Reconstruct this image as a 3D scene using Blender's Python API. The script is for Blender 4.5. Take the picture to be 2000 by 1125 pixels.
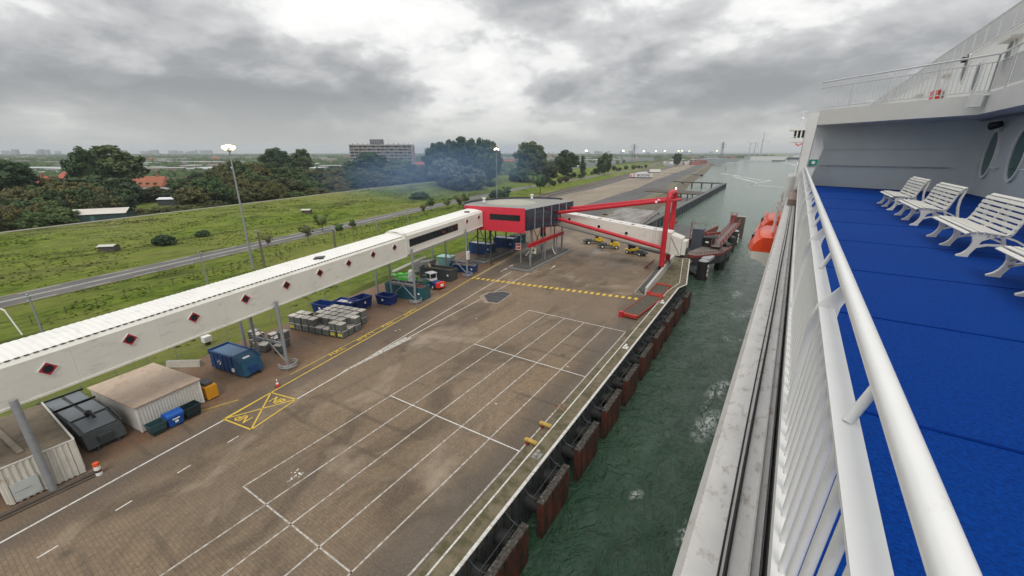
import bpy, math, random
from mathutils import Vector, Matrix, noise as mnoise
R = math.radians
random.seed(7)
for o in list(bpy.data.objects): bpy.data.objects.remove(o)
S = bpy.context.scene
COL = S.collection

# ------------------------------------------------------------------ camera
FPX, CX, CY, HC = 803.0, 1000.0, 562.5, 25.0
TH, YAW, YAWS = R(18.231), R(32.229), R(33.662)
cd = bpy.data.cameras.new('camera'); cam = bpy.data.objects.new('camera', cd); COL.objects.link(cam)
cd.sensor_width = 36; cd.sensor_fit = 'HORIZONTAL'; cd.lens = FPX/2000*36
cd.clip_start = 0.05; cd.clip_end = 60000
cam.location = (0, 0, HC); cam.rotation_euler = (math.pi/2-TH, 0, YAW)
S.camera = cam

# ------------------------------------------------------------------ world
SUN_EL, SUN_AZ = 52, 150          # azimuth measured clockwise from +Y
w = bpy.data.worlds.new('World'); S.world = w; w.use_nodes = True
nt = w.node_tree; N = nt.nodes; L = nt.links
for n in list(N): N.remove(n)
def nd(t, **k):
    n = N.new(t)
    for a, b in k.items(): setattr(n, a, b)
    return n
def math_(op, a, b=None, clamp=False):
    n = nd('ShaderNodeMath', operation=op); n.use_clamp = clamp
    for i, v in enumerate((a, b)):
        if v is None: continue
        if isinstance(v, (int, float)): n.inputs[i].default_value = v
        else: L.new(v, n.inputs[i])
    return n.outputs[0]
tc = nd('ShaderNodeTexCoord'); sep = nd('ShaderNodeSeparateXYZ'); L.new(tc.outputs['Generated'], sep.inputs[0])
X, Y, Zc = sep.outputs
zz = math_('ADD', math_('MAXIMUM', Zc, 0.0), 0.34)
cmb = nd('ShaderNodeCombineXYZ'); L.new(math_('DIVIDE', X, zz), cmb.inputs[0]); L.new(math_('DIVIDE', Y, zz), cmb.inputs[1])
def cloud(scale, detail, rough, dist, off, src=None):
    mp = nd('ShaderNodeMapping'); mp.inputs['Location'].default_value = off
    L.new(src or cmb.outputs[0], mp.inputs[0])
    n = nd('ShaderNodeTexNoise'); n.inputs['Scale'].default_value = scale; n.inputs['Detail'].default_value = detail
    n.inputs['Roughness'].default_value = rough; n.inputs['Distortion'].default_value = dist
    L.new(mp.outputs[0], n.inputs['Vector']); return n.outputs['Fac']
n1 = cloud(1.15, 10, 0.55, 0.15, (4.3, 1.9, 0.0))
n2 = cloud(3.4, 9, 0.58, 0.2, (1.2, 5.3, 2.0))
n3 = cloud(0.30, 2, 0.5, 0.0, (8.4, 2.2, 1.0))
mixn = math_('ADD', math_('ADD', math_('MULTIPLY', n1, 0.66), math_('MULTIPLY', n2, 0.27)), math_('MULTIPLY', n3, 0.13))
bank = nd('ShaderNodeValToRGB'); L.new(Zc, bank.inputs[0])         # a long grey cloud bank above the horizon, broken cloud over it
be = bank.color_ramp; be.interpolation = 'EASE'; be.elements[0].position = 0.04; be.elements[0].color = (0.50,)*3+(1,); be.elements[1].position = 0.34; be.elements[1].color = (0.52,)*3+(1,)
for p, v in ((0.10, 0.43), (0.155, 0.46), (0.22, 0.545)):
    e = be.elements.new(p); e.color = (v, v, v, 1)
mixn = math_('ADD', mixn, math_('MULTIPLY', math_('SUBTRACT', bank.outputs[0], 0.5), 0.55))
ramp = nd('ShaderNodeValToRGB'); L.new(mixn, ramp.inputs[0])
cr = ramp.color_ramp; cr.elements[0].position = 0.42; cr.elements[0].color = (0.29, 0.295, 0.305, 1)
cr.elements[1].position = 0.625; cr.elements[1].color = (0.92, 0.91, 0.88, 1)
for p, c in ((0.470, (0.35, 0.355, 0.365, 1)), (0.505, (0.46, 0.465, 0.47, 1)), (0.540, (0.56, 0.565, 0.565, 1)), (0.572, (0.78, 0.78, 0.765, 1))):
    e = cr.elements.new(p); e.color = c
# flat grey veil near the horizon, brighter towards the zenith as overcast skies are
hz = nd('ShaderNodeMapRange'); L.new(Zc, hz.inputs[0]); hz.inputs[1].default_value = 0.0; hz.inputs[2].default_value = 0.11
mx = nd('ShaderNodeMix', data_type='RGBA'); L.new(hz.outputs[0], mx.inputs['Factor'])
mx.inputs['A'].default_value = (0.46, 0.465, 0.44, 1); L.new(ramp.outputs[0], mx.inputs['B'])
zen = nd('ShaderNodeMapRange'); L.new(Zc, zen.inputs[0]); zen.inputs[1].default_value = 0.15; zen.inputs[2].default_value = 1.0
zen.inputs[3].default_value = 1.0; zen.inputs[4].default_value = 1.75
mul = nd('ShaderNodeVectorMath', operation='SCALE'); L.new(mx.outputs['Result'], mul.inputs[0]); L.new(zen.outputs[0], mul.inputs['Scale'])
bgc = nd('ShaderNodeBackground'); L.new(mul.outputs[0], bgc.inputs[0]); bgc.inputs[1].default_value = 1.0
sky = nd('ShaderNodeTexSky', sky_type='NISHITA'); sky.sun_disc = False
sky.sun_elevation = R(SUN_EL); sky.sun_rotation = R(SUN_AZ)
bgs = nd('ShaderNodeBackground'); L.new(sky.outputs[0], bgs.inputs[0]); bgs.inputs[1].default_value = 0.06
ms = nd('ShaderNodeMixShader'); ms.inputs[0].default_value = 0.94; L.new(bgs.outputs[0], ms.inputs[1]); L.new(bgc.outputs[0], ms.inputs[2])
wo = nd('ShaderNodeOutputWorld'); L.new(ms.outputs[0], wo.inputs[0])
# ------------------------------------------------------------------ sun behind thick cloud
sd = bpy.data.lights.new('sun', 'SUN'); sd.energy = 1.3; sd.angle = R(25); sd.color = (1.0, 0.95, 0.87)
sun = bpy.data.objects.new('sun', sd); COL.objects.link(sun)
az, el = R(SUN_AZ), R(SUN_EL)
sv = Vector((math.sin(az)*math.cos(el), math.cos(az)*math.cos(el), math.sin(el)))
sun.rotation_euler = (-sv).to_track_quat('-Z', 'Y').to_euler()
vs = S.view_settings
vs.view_transform = 'Standard'; vs.look = 'None'; vs.exposure = 0.22; vs.gamma = 1; vs.use_curve_mapping = False
try: S.cycles.volume_step_rate = 4; S.cycles.volume_max_steps = 64; S.cycles.volume_bounces = 0
except Exception: pass

# ------------------------------------------------------------------ helpers
def gp(px, py, z=0.0):
    """point of the place that lies at height z in the surveyed direction (px,py)"""
    x = (px-CX)/FPX; y = -(py-CY)/FPX
    fx = math.cos(TH)+y*math.sin(TH); fz = -math.sin(TH)+y*math.cos(TH)
    c, s = math.cos(YAW), math.sin(YAW)
    r = (x*c-fx*s, x*s+fx*c, fz); t = (z-HC)/r[2]
    return Vector((r[0]*t, r[1]*t, z))
def bearing(px, dist, z=0.0, py=298.0):
    x = (px-CX)/FPX; fx = math.cos(TH)+ ((CY-py)/FPX)*math.sin(TH)
    c, s = math.cos(YAW), math.sin(YAW)
    v = Vector((x*c-fx*s, x*s+fx*c, 0)).normalized()*dist
    v.z = z; return v
def interp(tab, v):
    if v <= tab[0][0]: return tab[0][1]
    for (a, b), (c, d) in zip(tab, tab[1:]):
        if v <= c: return b+(d-b)*(v-a)/(c-a)
    return tab[-1][1]

class MB:
    def __init__(s): s.v = []; s.f = []
    def add(s, vs, fs):
        k = len(s.v); s.v += [tuple(p) for p in vs]; s.f += [tuple(i+k for i in f) for f in fs]; return s
    def box(s, x0, y0, z0, x1, y1, z1, M=None):
        vs = [Vector((x, y, z)) for z in (z0, z1) for x, y in ((x0, y0), (x1, y0), (x1, y1), (x0, y1))]
        if M: vs = [M@p for p in vs]
        return s.add(vs, [(3, 2, 1, 0), (4, 5, 6, 7), (0, 1, 5, 4), (1, 2, 6, 5), (2, 3, 7, 6), (3, 0, 4, 7)])
    def cbox(s, c, d, rz=0, M=None):
        m = Matrix.Translation(c) @ Matrix.Rotation(rz, 4, 'Z')
        if M: m = M@m
        return s.box(-d[0]/2, -d[1]/2, -d[2]/2, d[0]/2, d[1]/2, d[2]/2, m)
    def poly(s, pts): return s.add(pts, [tuple(range(len(pts)))])
    def prism(s, pts, z0, z1):
        n = len(pts); vs = [(p[0], p[1], z0) for p in pts]+[(p[0], p[1], z1) for p in pts]
        return s.add(vs, [tuple(range(n))[::-1], tuple(range(n, 2*n))]+[(i, (i+1) % n, n+(i+1) % n, n+i) for i in range(n)])
    def extr(s, pts, d):
        """extrude a 3-D outline by the vector d"""
        n = len(pts); d = Vector(d); vs = [Vector(p) for p in pts]+[Vector(p)+d for p in pts]
        return s.add(vs, [tuple(range(n))[::-1], tuple(range(n, 2*n))]+[(i, (i+1) % n, n+(i+1) % n, n+i) for i in range(n)])
    def tube(s, p, q, r, r2=None, n=8, cap=True):
        p, q = Vector(p), Vector(q); d = (q-p)
        if d.length < 1e-6: return s
        d.normalize(); a = d.orthogonal().normalized(); b = d.cross(a); r2 = r if r2 is None else r2
        vs = [p+(a*math.cos(t)+b*math.sin(t))*r for t in [2*math.pi*i/n for i in range(n)]]
        vs += [q+(a*math.cos(t)+b*math.sin(t))*r2 for t in [2*math.pi*i/n for i in range(n)]]
        fs = [(i, (i+1) % n, n+(i+1) % n, n+i) for i in range(n)]
        if cap: fs += [tuple(range(n))[::-1], tuple(range(n, 2*n))]
        return s.add(vs, fs)
    def path(s, pts, r, n=8):
        pts = [Vector(p) for p in pts]
        rings = []; a = None
        for i, p in enumerate(pts):
            d = (pts[min(i+1, len(pts)-1)]-pts[max(i-1, 0)]).normalized()
            a = d.orthogonal().normalized() if a is None else (a-d*a.dot(d)).normalized()
            b = d.cross(a); rings.append([p+(a*math.cos(2*math.pi*k/n)+b*math.sin(2*math.pi*k/n))*r for k in range(n)])
        vs = [v for rg in rings for v in rg]; m = len(rings)
        fs = [(j*n+i, j*n+(i+1) % n, (j+1)*n+(i+1) % n, (j+1)*n+i) for j in range(m-1) for i in range(n)]
        fs += [tuple(range(n))[::-1], tuple(range((m-1)*n, m*n))]
        return s.add(vs, fs)
    def beam(s, p, q, w, h):
        p, q = Vector(p), Vector(q); d = (q-p).normalized()
        up = Vector((0, 0, 1)) if abs(d.z) < 0.95 else Vector((0, 1, 0))
        a = d.cross(up).normalized(); b = a.cross(d)
        vs = [e+a*x*w/2+b*y*h/2 for e in (p, q) for x, y in ((-1, -1), (1, -1), (1, 1), (-1, 1))]
        return s.add(vs, [(3, 2, 1, 0), (4, 5, 6, 7), (0, 1, 5, 4), (1, 2, 6, 5), (2, 3, 7, 6), (3, 0, 4, 7)])
    def ball(s, c, r, n=8, m=5, sz=None):
        c = Vector(c); sz = sz or (1, 1, 1); vs = [c+Vector((0, 0, -r*sz[2]))]
        for j in range(1, m):
            t = math.pi*j/m
            for i in range(n):
                a = 2*math.pi*i/n
                vs.append(c+Vector((r*sz[0]*math.sin(t)*math.cos(a), r*sz[1]*math.sin(t)*math.sin(a), -r*sz[2]*math.cos(t))))
        vs.append(c+Vector((0, 0, r*sz[2]))); fs = [(0, 1+(i+1) % n, 1+i) for i in range(n)]
        for j in range(m-2):
            fs += [(1+j*n+i, 1+j*n+(i+1) % n, 1+(j+1)*n+(i+1) % n, 1+(j+1)*n+i) for i in range(n)]
        k = len(vs)-1; b = 1+(m-2)*n
        fs += [(b+i, b+(i+1) % n, k) for i in range(n)]
        return s.add(vs, fs)
    def build(s, name, m, parent=None, smooth=False, bevel=0, **tg):
        me = bpy.data.meshes.new(name); me.from_pydata(s.v, [], s.f); me.update()
        if m: me.materials.append(m)
        if smooth:
            for p in me.polygons: p.use_smooth = True
            try: me.set_sharp_from_angle(angle=R(40))
            except Exception: pass
        o = bpy.data.objects.new(name, me); COL.objects.link(o); o.parent = parent
        if bevel:
            b = o.modifiers.new('bevel', 'BEVEL'); b.width = bevel; b.segments = 2; b.limit_method = 'ANGLE'
        if tg: tag(o, **tg)
        return o
def tag(o, label=None, cat=None, group=None, kind=None):
    if label: o['label'] = label
    if cat: o['category'] = cat
    if group: o['group'] = group
    if kind: o['kind'] = kind
    return o
def thing(name, loc, label, cat, group=None, rz=0.0):
    o = bpy.data.objects.new(name, None); o.empty_display_size = 0.3; COL.objects.link(o)
    o.location = loc; o.rotation_euler = (0, 0, rz); return tag(o, label, cat, group)
def copy_tree(o, parent=None, loc=None, rz=None, label=None, group=None, scale=None):
    kids = list(o.children); c = o.copy(); COL.objects.link(c); c.parent = parent
    if loc is not None: c.location = loc
    if rz is not None: c.rotation_euler = (0, 0, rz)
    if scale is not None: c.scale = scale
    if label: c['label'] = label
    if group: c['group'] = group
    for k in kids: copy_tree(k, c)
    return c

_M = {}
def mat(name, col, rough=0.6, var=0.12, sc=1.5, bump=0.0, bsc=20, metal=0.0, dirt=None, dthr=0.6, dsc=0.8, dstr=(1, 1, 1),
        coord='Object', emit=None, alpha=None, trans=None, spec=None, rnd=0.0):
    if name in _M: return _M[name]
    m = bpy.data.materials.new(name); _M[name] = m; m.use_nodes = True
    t = m.node_tree; n = t.nodes; l = t.links; b = n['Principled BSDF']
    b.inputs['Roughness'].default_value = rough; b.inputs['Metallic'].default_value = metal
    if spec is not None: b.inputs['Specular IOR Level'].default_value = spec
    if coord == 'World':
        g = n.new('ShaderNodeNewGeometry'); src = g.outputs['Position']
    else:
        g = n.new('ShaderNodeTexCoord'); src = g.outputs['Object']
    nz = n.new('ShaderNodeTexNoise'); nz.inputs['Scale'].default_value = sc; nz.inputs['Detail'].default_value = 6
    nz.inputs['Roughness'].default_value = 0.65; l.new(src, nz.inputs['Vector'])
    rp = n.new('ShaderNodeValToRGB'); l.new(nz.outputs['Fac'], rp.inputs[0])
    rp.color_ramp.elements[0].position = 0.3; rp.color_ramp.elements[1].position = 0.7
    rp.color_ramp.elements[0].color = tuple(c*(1-var) for c in col)+(1,)
    rp.color_ramp.elements[1].color = tuple(min(1, c*(1+var)) for c in col)+(1,)
    out = rp.outputs[0]
    if dirt:
        mp = n.new('ShaderNodeMapping'); mp.inputs['Scale'].default_value = dstr; l.new(src, mp.inputs[0])
        dz = n.new('ShaderNodeTexNoise'); dz.inputs['Scale'].default_value = dsc; dz.inputs['Detail'].default_value = 8
        dz.inputs['Roughness'].default_value = 0.7; l.new(mp.outputs[0], dz.inputs['Vector'])
        mr = n.new('ShaderNodeMapRange'); l.new(dz.outputs['Fac'], mr.inputs[0])
        mr.inputs[1].default_value = dthr-0.08; mr.inputs[2].default_value = dthr+0.08
        mx = n.new('ShaderNodeMix'); mx.data_type = 'RGBA'; l.new(mr.outputs[0], mx.inputs['Factor'])
        l.new(out, mx.inputs['A']); mx.inputs['B'].default_value = tuple(dirt)+(1,); out = mx.outputs['Result']
    if rnd:
        oi = n.new('ShaderNodeObjectInfo'); mr2 = n.new('ShaderNodeMapRange'); l.new(oi.outputs['Random'], mr2.inputs[0])
        mr2.inputs[3].default_value = 1-rnd; mr2.inputs[4].default_value = 1+rnd
        hs = n.new('ShaderNodeHueSaturation'); l.new(out, hs.inputs['Color']); l.new(mr2.outputs[0], hs.inputs['Value'])
        mr3 = n.new('ShaderNodeMapRange'); l.new(oi.outputs['Random'], mr3.inputs[0])
        mr3.inputs[3].default_value = 0.5+rnd*0.12; mr3.inputs[4].default_value = 0.5-rnd*0.10
        l.new(mr3.outputs[0], hs.inputs['Hue']); out = hs.outputs[0]
    l.new(out, b.inputs['Base Color'])
    if bump:
        bz = n.new('ShaderNodeTexNoise'); bz.inputs['Scale'].default_value = bsc; bz.inputs['Detail'].default_value = 4
        l.new(src, bz.inputs['Vector'])
        bp = n.new('ShaderNodeBump'); bp.inputs['Strength'].default_value = bump; bp.inputs['Distance'].default_value = 0.05
        l.new(bz.outputs['Fac'], bp.inputs['Height']); l.new(bp.outputs[0], b.inputs['Normal'])
    if emit:
        b.inputs['Emission Color'].default_value = tuple(emit[:3])+(1,); b.inputs['Emission Strength'].default_value = emit[3]
    if alpha is not None: b.inputs['Alpha'].default_value = alpha
    if trans is not None: b.inputs['Transmission Weight'].default_value = trans
    return m

# ------------------------------------------------------------------ materials
WHITE = mat('white_ship_paint', (0.72, 0.72, 0.70), 0.32, 0.05, 1.2, 0.06, 40, dirt=(0.60, 0.57, 0.52), dthr=0.66, dsc=2.5)
RAILW = mat('gloss_rail_paint', (0.76, 0.76, 0.75), 0.24, 0.03, 3, 0.015, 60, dirt=(0.62, 0.60, 0.57), dthr=0.70, dsc=14)
LEDGE = mat('stained_white_paint', (0.64, 0.62, 0.59), 0.42, 0.08, 3, 0.12, 30, dirt=(0.33, 0.27, 0.23), dthr=0.62, dsc=13, dstr=(1, 0.45, 1))
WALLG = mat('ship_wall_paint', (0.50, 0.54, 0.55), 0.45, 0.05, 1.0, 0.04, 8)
CREAM = mat('walkway_cladding', (0.68, 0.66, 0.60), 0.5, 0.05, 0.25, 0.05, 3, dirt=(0.52, 0.50, 0.44), dthr=0.62, dsc=0.5, dstr=(1, 1, 3))
CREAMR = mat('walkway_roofing', (0.76, 0.75, 0.71), 0.45, 0.05, 0.6, dirt=(0.58, 0.56, 0.52), dthr=0.64, dsc=0.9)
RED = mat('red_coated_steel', (0.50, 0.014, 0.028), 0.38, 0.10, 0.8, 0.05, 6, dirt=(0.36, 0.03, 0.03), dthr=0.66, dsc=1.2)
REDP = mat('red_wall_panel', (0.60, 0.028, 0.055), 0.42, 0.06, 0.7)
REDD = mat('faded_red_steel', (0.27, 0.035, 0.04), 0.6, 0.25, 1.2, dirt=(0.12, 0.05, 0.04), dthr=0.50, dsc=1.5)
GALV = mat('galvanised_steel', (0.30, 0.32, 0.34), 0.45, 0.10, 2.0, metal=0.35)
DARKS = mat('dark_steel', (0.045, 0.05, 0.055), 0.5, 0.2, 2.0)
GLASSD = mat('dark_glass', (0.012, 0.018, 0.024), 0.06, 0.2, 0.4)
GLASSB = mat('blue_black_cladding', (0.014, 0.028, 0.045), 0.18, 0.15, 0.4)
GLASSG = mat('green_window_glass', (0.02, 0.085, 0.080), 0.05, 0.1, 0.4)
ROOFG = mat('grey_roofing_felt', (0.27, 0.265, 0.25), 0.8, 0.12, 0.25, dirt=(0.20, 0.20, 0.185), dthr=0.55, dsc=0.3)
CONC = mat('concrete', (0.33, 0.32, 0.30), 0.85, 0.12, 0.8, 0.15, 10, dirt=(0.20, 0.19, 0.17), dthr=0.57, dsc=0.7)
MOSSC = mat('mossy_concrete', (0.165, 0.135, 0.085), 0.9, 0.2, 1.2, 0.3, 8, dirt=(0.085, 0.078, 0.036), dthr=0.53, dsc=0.9, coord='World')
WLINE = mat('white_line_paint', (0.66, 0.65, 0.62), 0.7, 0.06, 2, dirt=(0.32, 0.27, 0.21), dthr=0.58, dsc=3.5, coord='World')
WLINEW = mat('worn_white_line_paint', (0.52, 0.50, 0.46), 0.75, 0.12, 2, dirt=(0.24, 0.20, 0.165), dthr=0.53, dsc=3.0, coord='World')
YLINE = mat('yellow_line_paint', (0.66, 0.46, 0.05), 0.7, 0.10, 2, dirt=(0.30, 0.22, 0.10), dthr=0.62, dsc=3.0, coord='World')
RUST = mat('rusty_red_fender_face', (0.125, 0.030, 0.014), 0.75, 0.4, 1.4, 0.25, 6, dirt=(0.022, 0.014, 0.011), dthr=0.50, dsc=1.0, dstr=(1.6, 1.6, 0.35))
RUBBER = mat('black_rubber', (0.018, 0.018, 0.018), 0.7, 0.25, 3, 0.2, 12)
BARN = mat('crusted_steel_top', (0.070, 0.062, 0.052), 0.85, 0.4, 2.5, 0.4, 10, dirt=(0.33, 0.30, 0.26), dthr=0.63, dsc=4)
BLUEC = mat('blue_container_paint', (0.008, 0.055, 0.20), 0.42, 0.18, 0.8, 0.08, 6, dirt=(0.02, 0.05, 0.11), dthr=0.58, dsc=1.4)
BLUET = mat('pale_blue_top', (0.10, 0.19, 0.33), 0.45, 0.12, 1.2, dirt=(0.07, 0.12, 0.20), dthr=0.6, dsc=2)
BLUEN = mat('deep_blue_skip_paint', (0.008, 0.030, 0.16), 0.4, 0.15, 1, dirt=(0.05, 0.03, 0.03), dthr=0.68, dsc=2)
TEAL = mat('teal_container_paint', (0.012, 0.10, 0.13), 0.5, 0.2, 1, dirt=(0.05, 0.06, 0.05), dthr=0.6, dsc=1.6)
LTEAL = mat('pale_teal_paint', (0.16, 0.33, 0.33), 0.5, 0.1, 1)
DGREY = mat('dark_grey_container_paint', (0.045, 0.055, 0.058), 0.5, 0.2, 1.2, dirt=(0.09, 0.07, 0.055), dthr=0.62, dsc=1.6)
MGREY = mat('grey_lid_paint', (0.15, 0.17, 0.185), 0.45, 0.12, 1.5)
BOXG = mat('weathered_grey_box', (0.125, 0.135, 0.13), 0.6, 0.2, 2.2, 0.1, 10, dirt=(0.27, 0.26, 0.23), dthr=0.62, dsc=3, rnd=0.15)
BOXL = mat('pale_box_lid', (0.50, 0.47, 0.42), 0.6, 0.08, 2, rnd=0.15)
YEL = mat('yellow_machine_paint', (0.62, 0.42, 0.03), 0.4, 0.1, 1)
ORY = mat('orange_yellow_paint', (0.62, 0.28, 0.012), 0.45, 0.1, 1)
GREEN = mat('bright_green_paint', (0.08, 0.48, 0.05), 0.4, 0.12, 1)
DGREEN = mat('dark_green_machine', (0.02, 0.08, 0.04), 0.5, 0.2, 1)
ORANGE = mat('orange_lifeboat_shell', (0.85, 0.075, 0.012), 0.30, 0.04, 0.8, dirt=(0.70, 0.08, 0.02), dthr=0.68, dsc=2)
PLASW = mat('white_bench_plastic', (0.70, 0.68, 0.62), 0.42, 0.05, 5, 0.05, 60, dirt=(0.50, 0.47, 0.41), dthr=0.66, dsc=7)
CORRW = mat('corrugated_white_steel', (0.60, 0.57, 0.51), 0.5, 0.10, 1.2, dirt=(0.36, 0.27, 0.19), dthr=0.66, dsc=1.5, dstr=(1, 1, 0.4))
TANR = mat('tan_hut_roofing', (0.50, 0.39, 0.30), 0.75, 0.10, 0.8, dirt=(0.38, 0.28, 0.20), dthr=0.60, dsc=0.9)
BROWNR = mat('dirty_container_roof', (0.19, 0.15, 0.105), 0.85, 0.15, 0.8, dirt=(0.12, 0.10, 0.07), dthr=0.55, dsc=0.9)
BARK = mat('tree_bark', (0.06, 0.045, 0.032), 0.9, 0.2, 3)
TIMB = mat('weathered_timber', (0.085, 0.070, 0.055), 0.9, 0.25, 1.5, 0.2, 5, coord='World')
LAMPE = mat('lit_floodlight', (1, 0.9, 0.6), 0.4, 0, 1, emit=(1.0, 0.74, 0.34, 9))
LAMPF = mat('lit_far_floodlight', (1, 0.9, 0.6), 0.4, 0, 1, emit=(1.0, 0.80, 0.45, 12))
STICK = mat('white_sticker', (0.75, 0.75, 0.74), 0.5, 0.02, 1)
STICKY = mat('yellow_sticker', (0.60, 0.55, 0.06), 0.5, 0.1, 6)
SIGNG = mat('green_sign_face', (0.0, 0.25, 0.15), 0.4, 0.02, 1)
SIGNR = mat('red_sign_face', (0.7, 0.04, 0.02), 0.4, 0.02, 1)
SIGNY = mat('pale_yellow_sign_face', (0.72, 0.72, 0.42), 0.4, 0.02, 1)
BLACKP = mat('black_paint', (0.01, 0.01, 0.011), 0.4, 0.1, 1)
FAROOF = mat('far_pale_roofing', (0.46, 0.47, 0.47), 0.5, 0.15, 0.05, rnd=0.25)
FARW = mat('far_house_wall', (0.26, 0.22, 0.18), 0.8, 0.2, 0.1, rnd=0.25)
TILE = mat('orange_roof_tiles', (0.34, 0.10, 0.06), 0.8, 0.15, 0.8, rnd=0.1)
FLATW = mat('tower_block_concrete', (0.34, 0.33, 0.32), 0.8, 0.08, 0.2)
FLATR = mat('tower_block_red_panel', (0.36, 0.08, 0.06), 0.7, 0.1, 0.3)

def leafmat(name, c1, c2, rnd):
    m = mat(name, c1, 0.75, 0.0, 1, rnd=rnd); t = m.node_tree
    rp = [n for n in t.nodes if n.type == 'VALTORGB'][0]; rp.color_ramp.elements[0].color = tuple(c1)+(1,)
    rp.color_ramp.elements[1].color = tuple(c2)+(1,)
    nz = [n for n in t.nodes if n.type == 'TEX_NOISE'][0]; nz.inputs['Scale'].default_value = 0.30
    return m
LEAFD = leafmat('dark_green_leaves', (0.020, 0.044, 0.013), (0.070, 0.112, 0.032), 0.30)
LEAFB = leafmat('brownish_green_leaves', (0.042, 0.052, 0.014), (0.125, 0.120, 0.034), 0.30)
LEAFG = leafmat('mid_green_leaves', (0.034, 0.068, 0.016), (0.095, 0.145, 0.036), 0.30)
LEAFP = leafmat('silvery_green_leaves', (0.070, 0.090, 0.070), (0.17, 0.20, 0.16), 0.15)

def sheet_mat(name, build):
    m = bpy.data.materials.new(name); m.use_nodes = True; build(m.node_tree, m.node_tree.nodes, m.node_tree.links, m.node_tree.nodes['Principled BSDF'])
    return m
def _noise(n, l, src, sc, det=5, ro=0.6, strch=None, dist=0.0):
    if strch:
        mp = n.new('ShaderNodeMapping'); mp.inputs['Scale'].default_value = strch; l.new(src, mp.inputs[0]); src = mp.outputs[0]
    z = n.new('ShaderNodeTexNoise'); z.inputs['Scale'].default_value = sc; z.inputs['Detail'].default_value = det
    z.inputs['Roughness'].default_value = ro; z.inputs['Distortion'].default_value = dist; l.new(src, z.inputs['Vector']); return z.outputs['Fac']
def _range(n, l, src, a, b, c=0.0, d=1.0):
    r = n.new('ShaderNodeMapRange'); l.new(src, r.inputs[0])
    for i, v in enumerate((a, b, c, d)): r.inputs[i+1].default_value = v
    return r.outputs[0]
def _mix(n, l, f, a, b, blend='MIX'):
    x = n.new('ShaderNodeMix'); x.data_type = 'RGBA'; x.blend_type = blend
    if isinstance(f, (int, float)): x.inputs['Factor'].default_value = f
    else: l.new(f, x.inputs['Factor'])
    for k, v in (('A', a), ('B', b)):
        if isinstance(v, tuple): x.inputs[k].default_value = v+(1,)
        else: l.new(v, x.inputs[k])
    return x.outputs['Result']
def _mul(n, l, a, b):
    x = n.new('ShaderNodeMath'); x.operation = 'MULTIPLY'
    for i, v in enumerate((a, b)):
        if isinstance(v, (int, float)): x.inputs[i].default_value = v
        else: l.new(v, x.inputs[i])
    return x.outputs[0]

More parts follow.
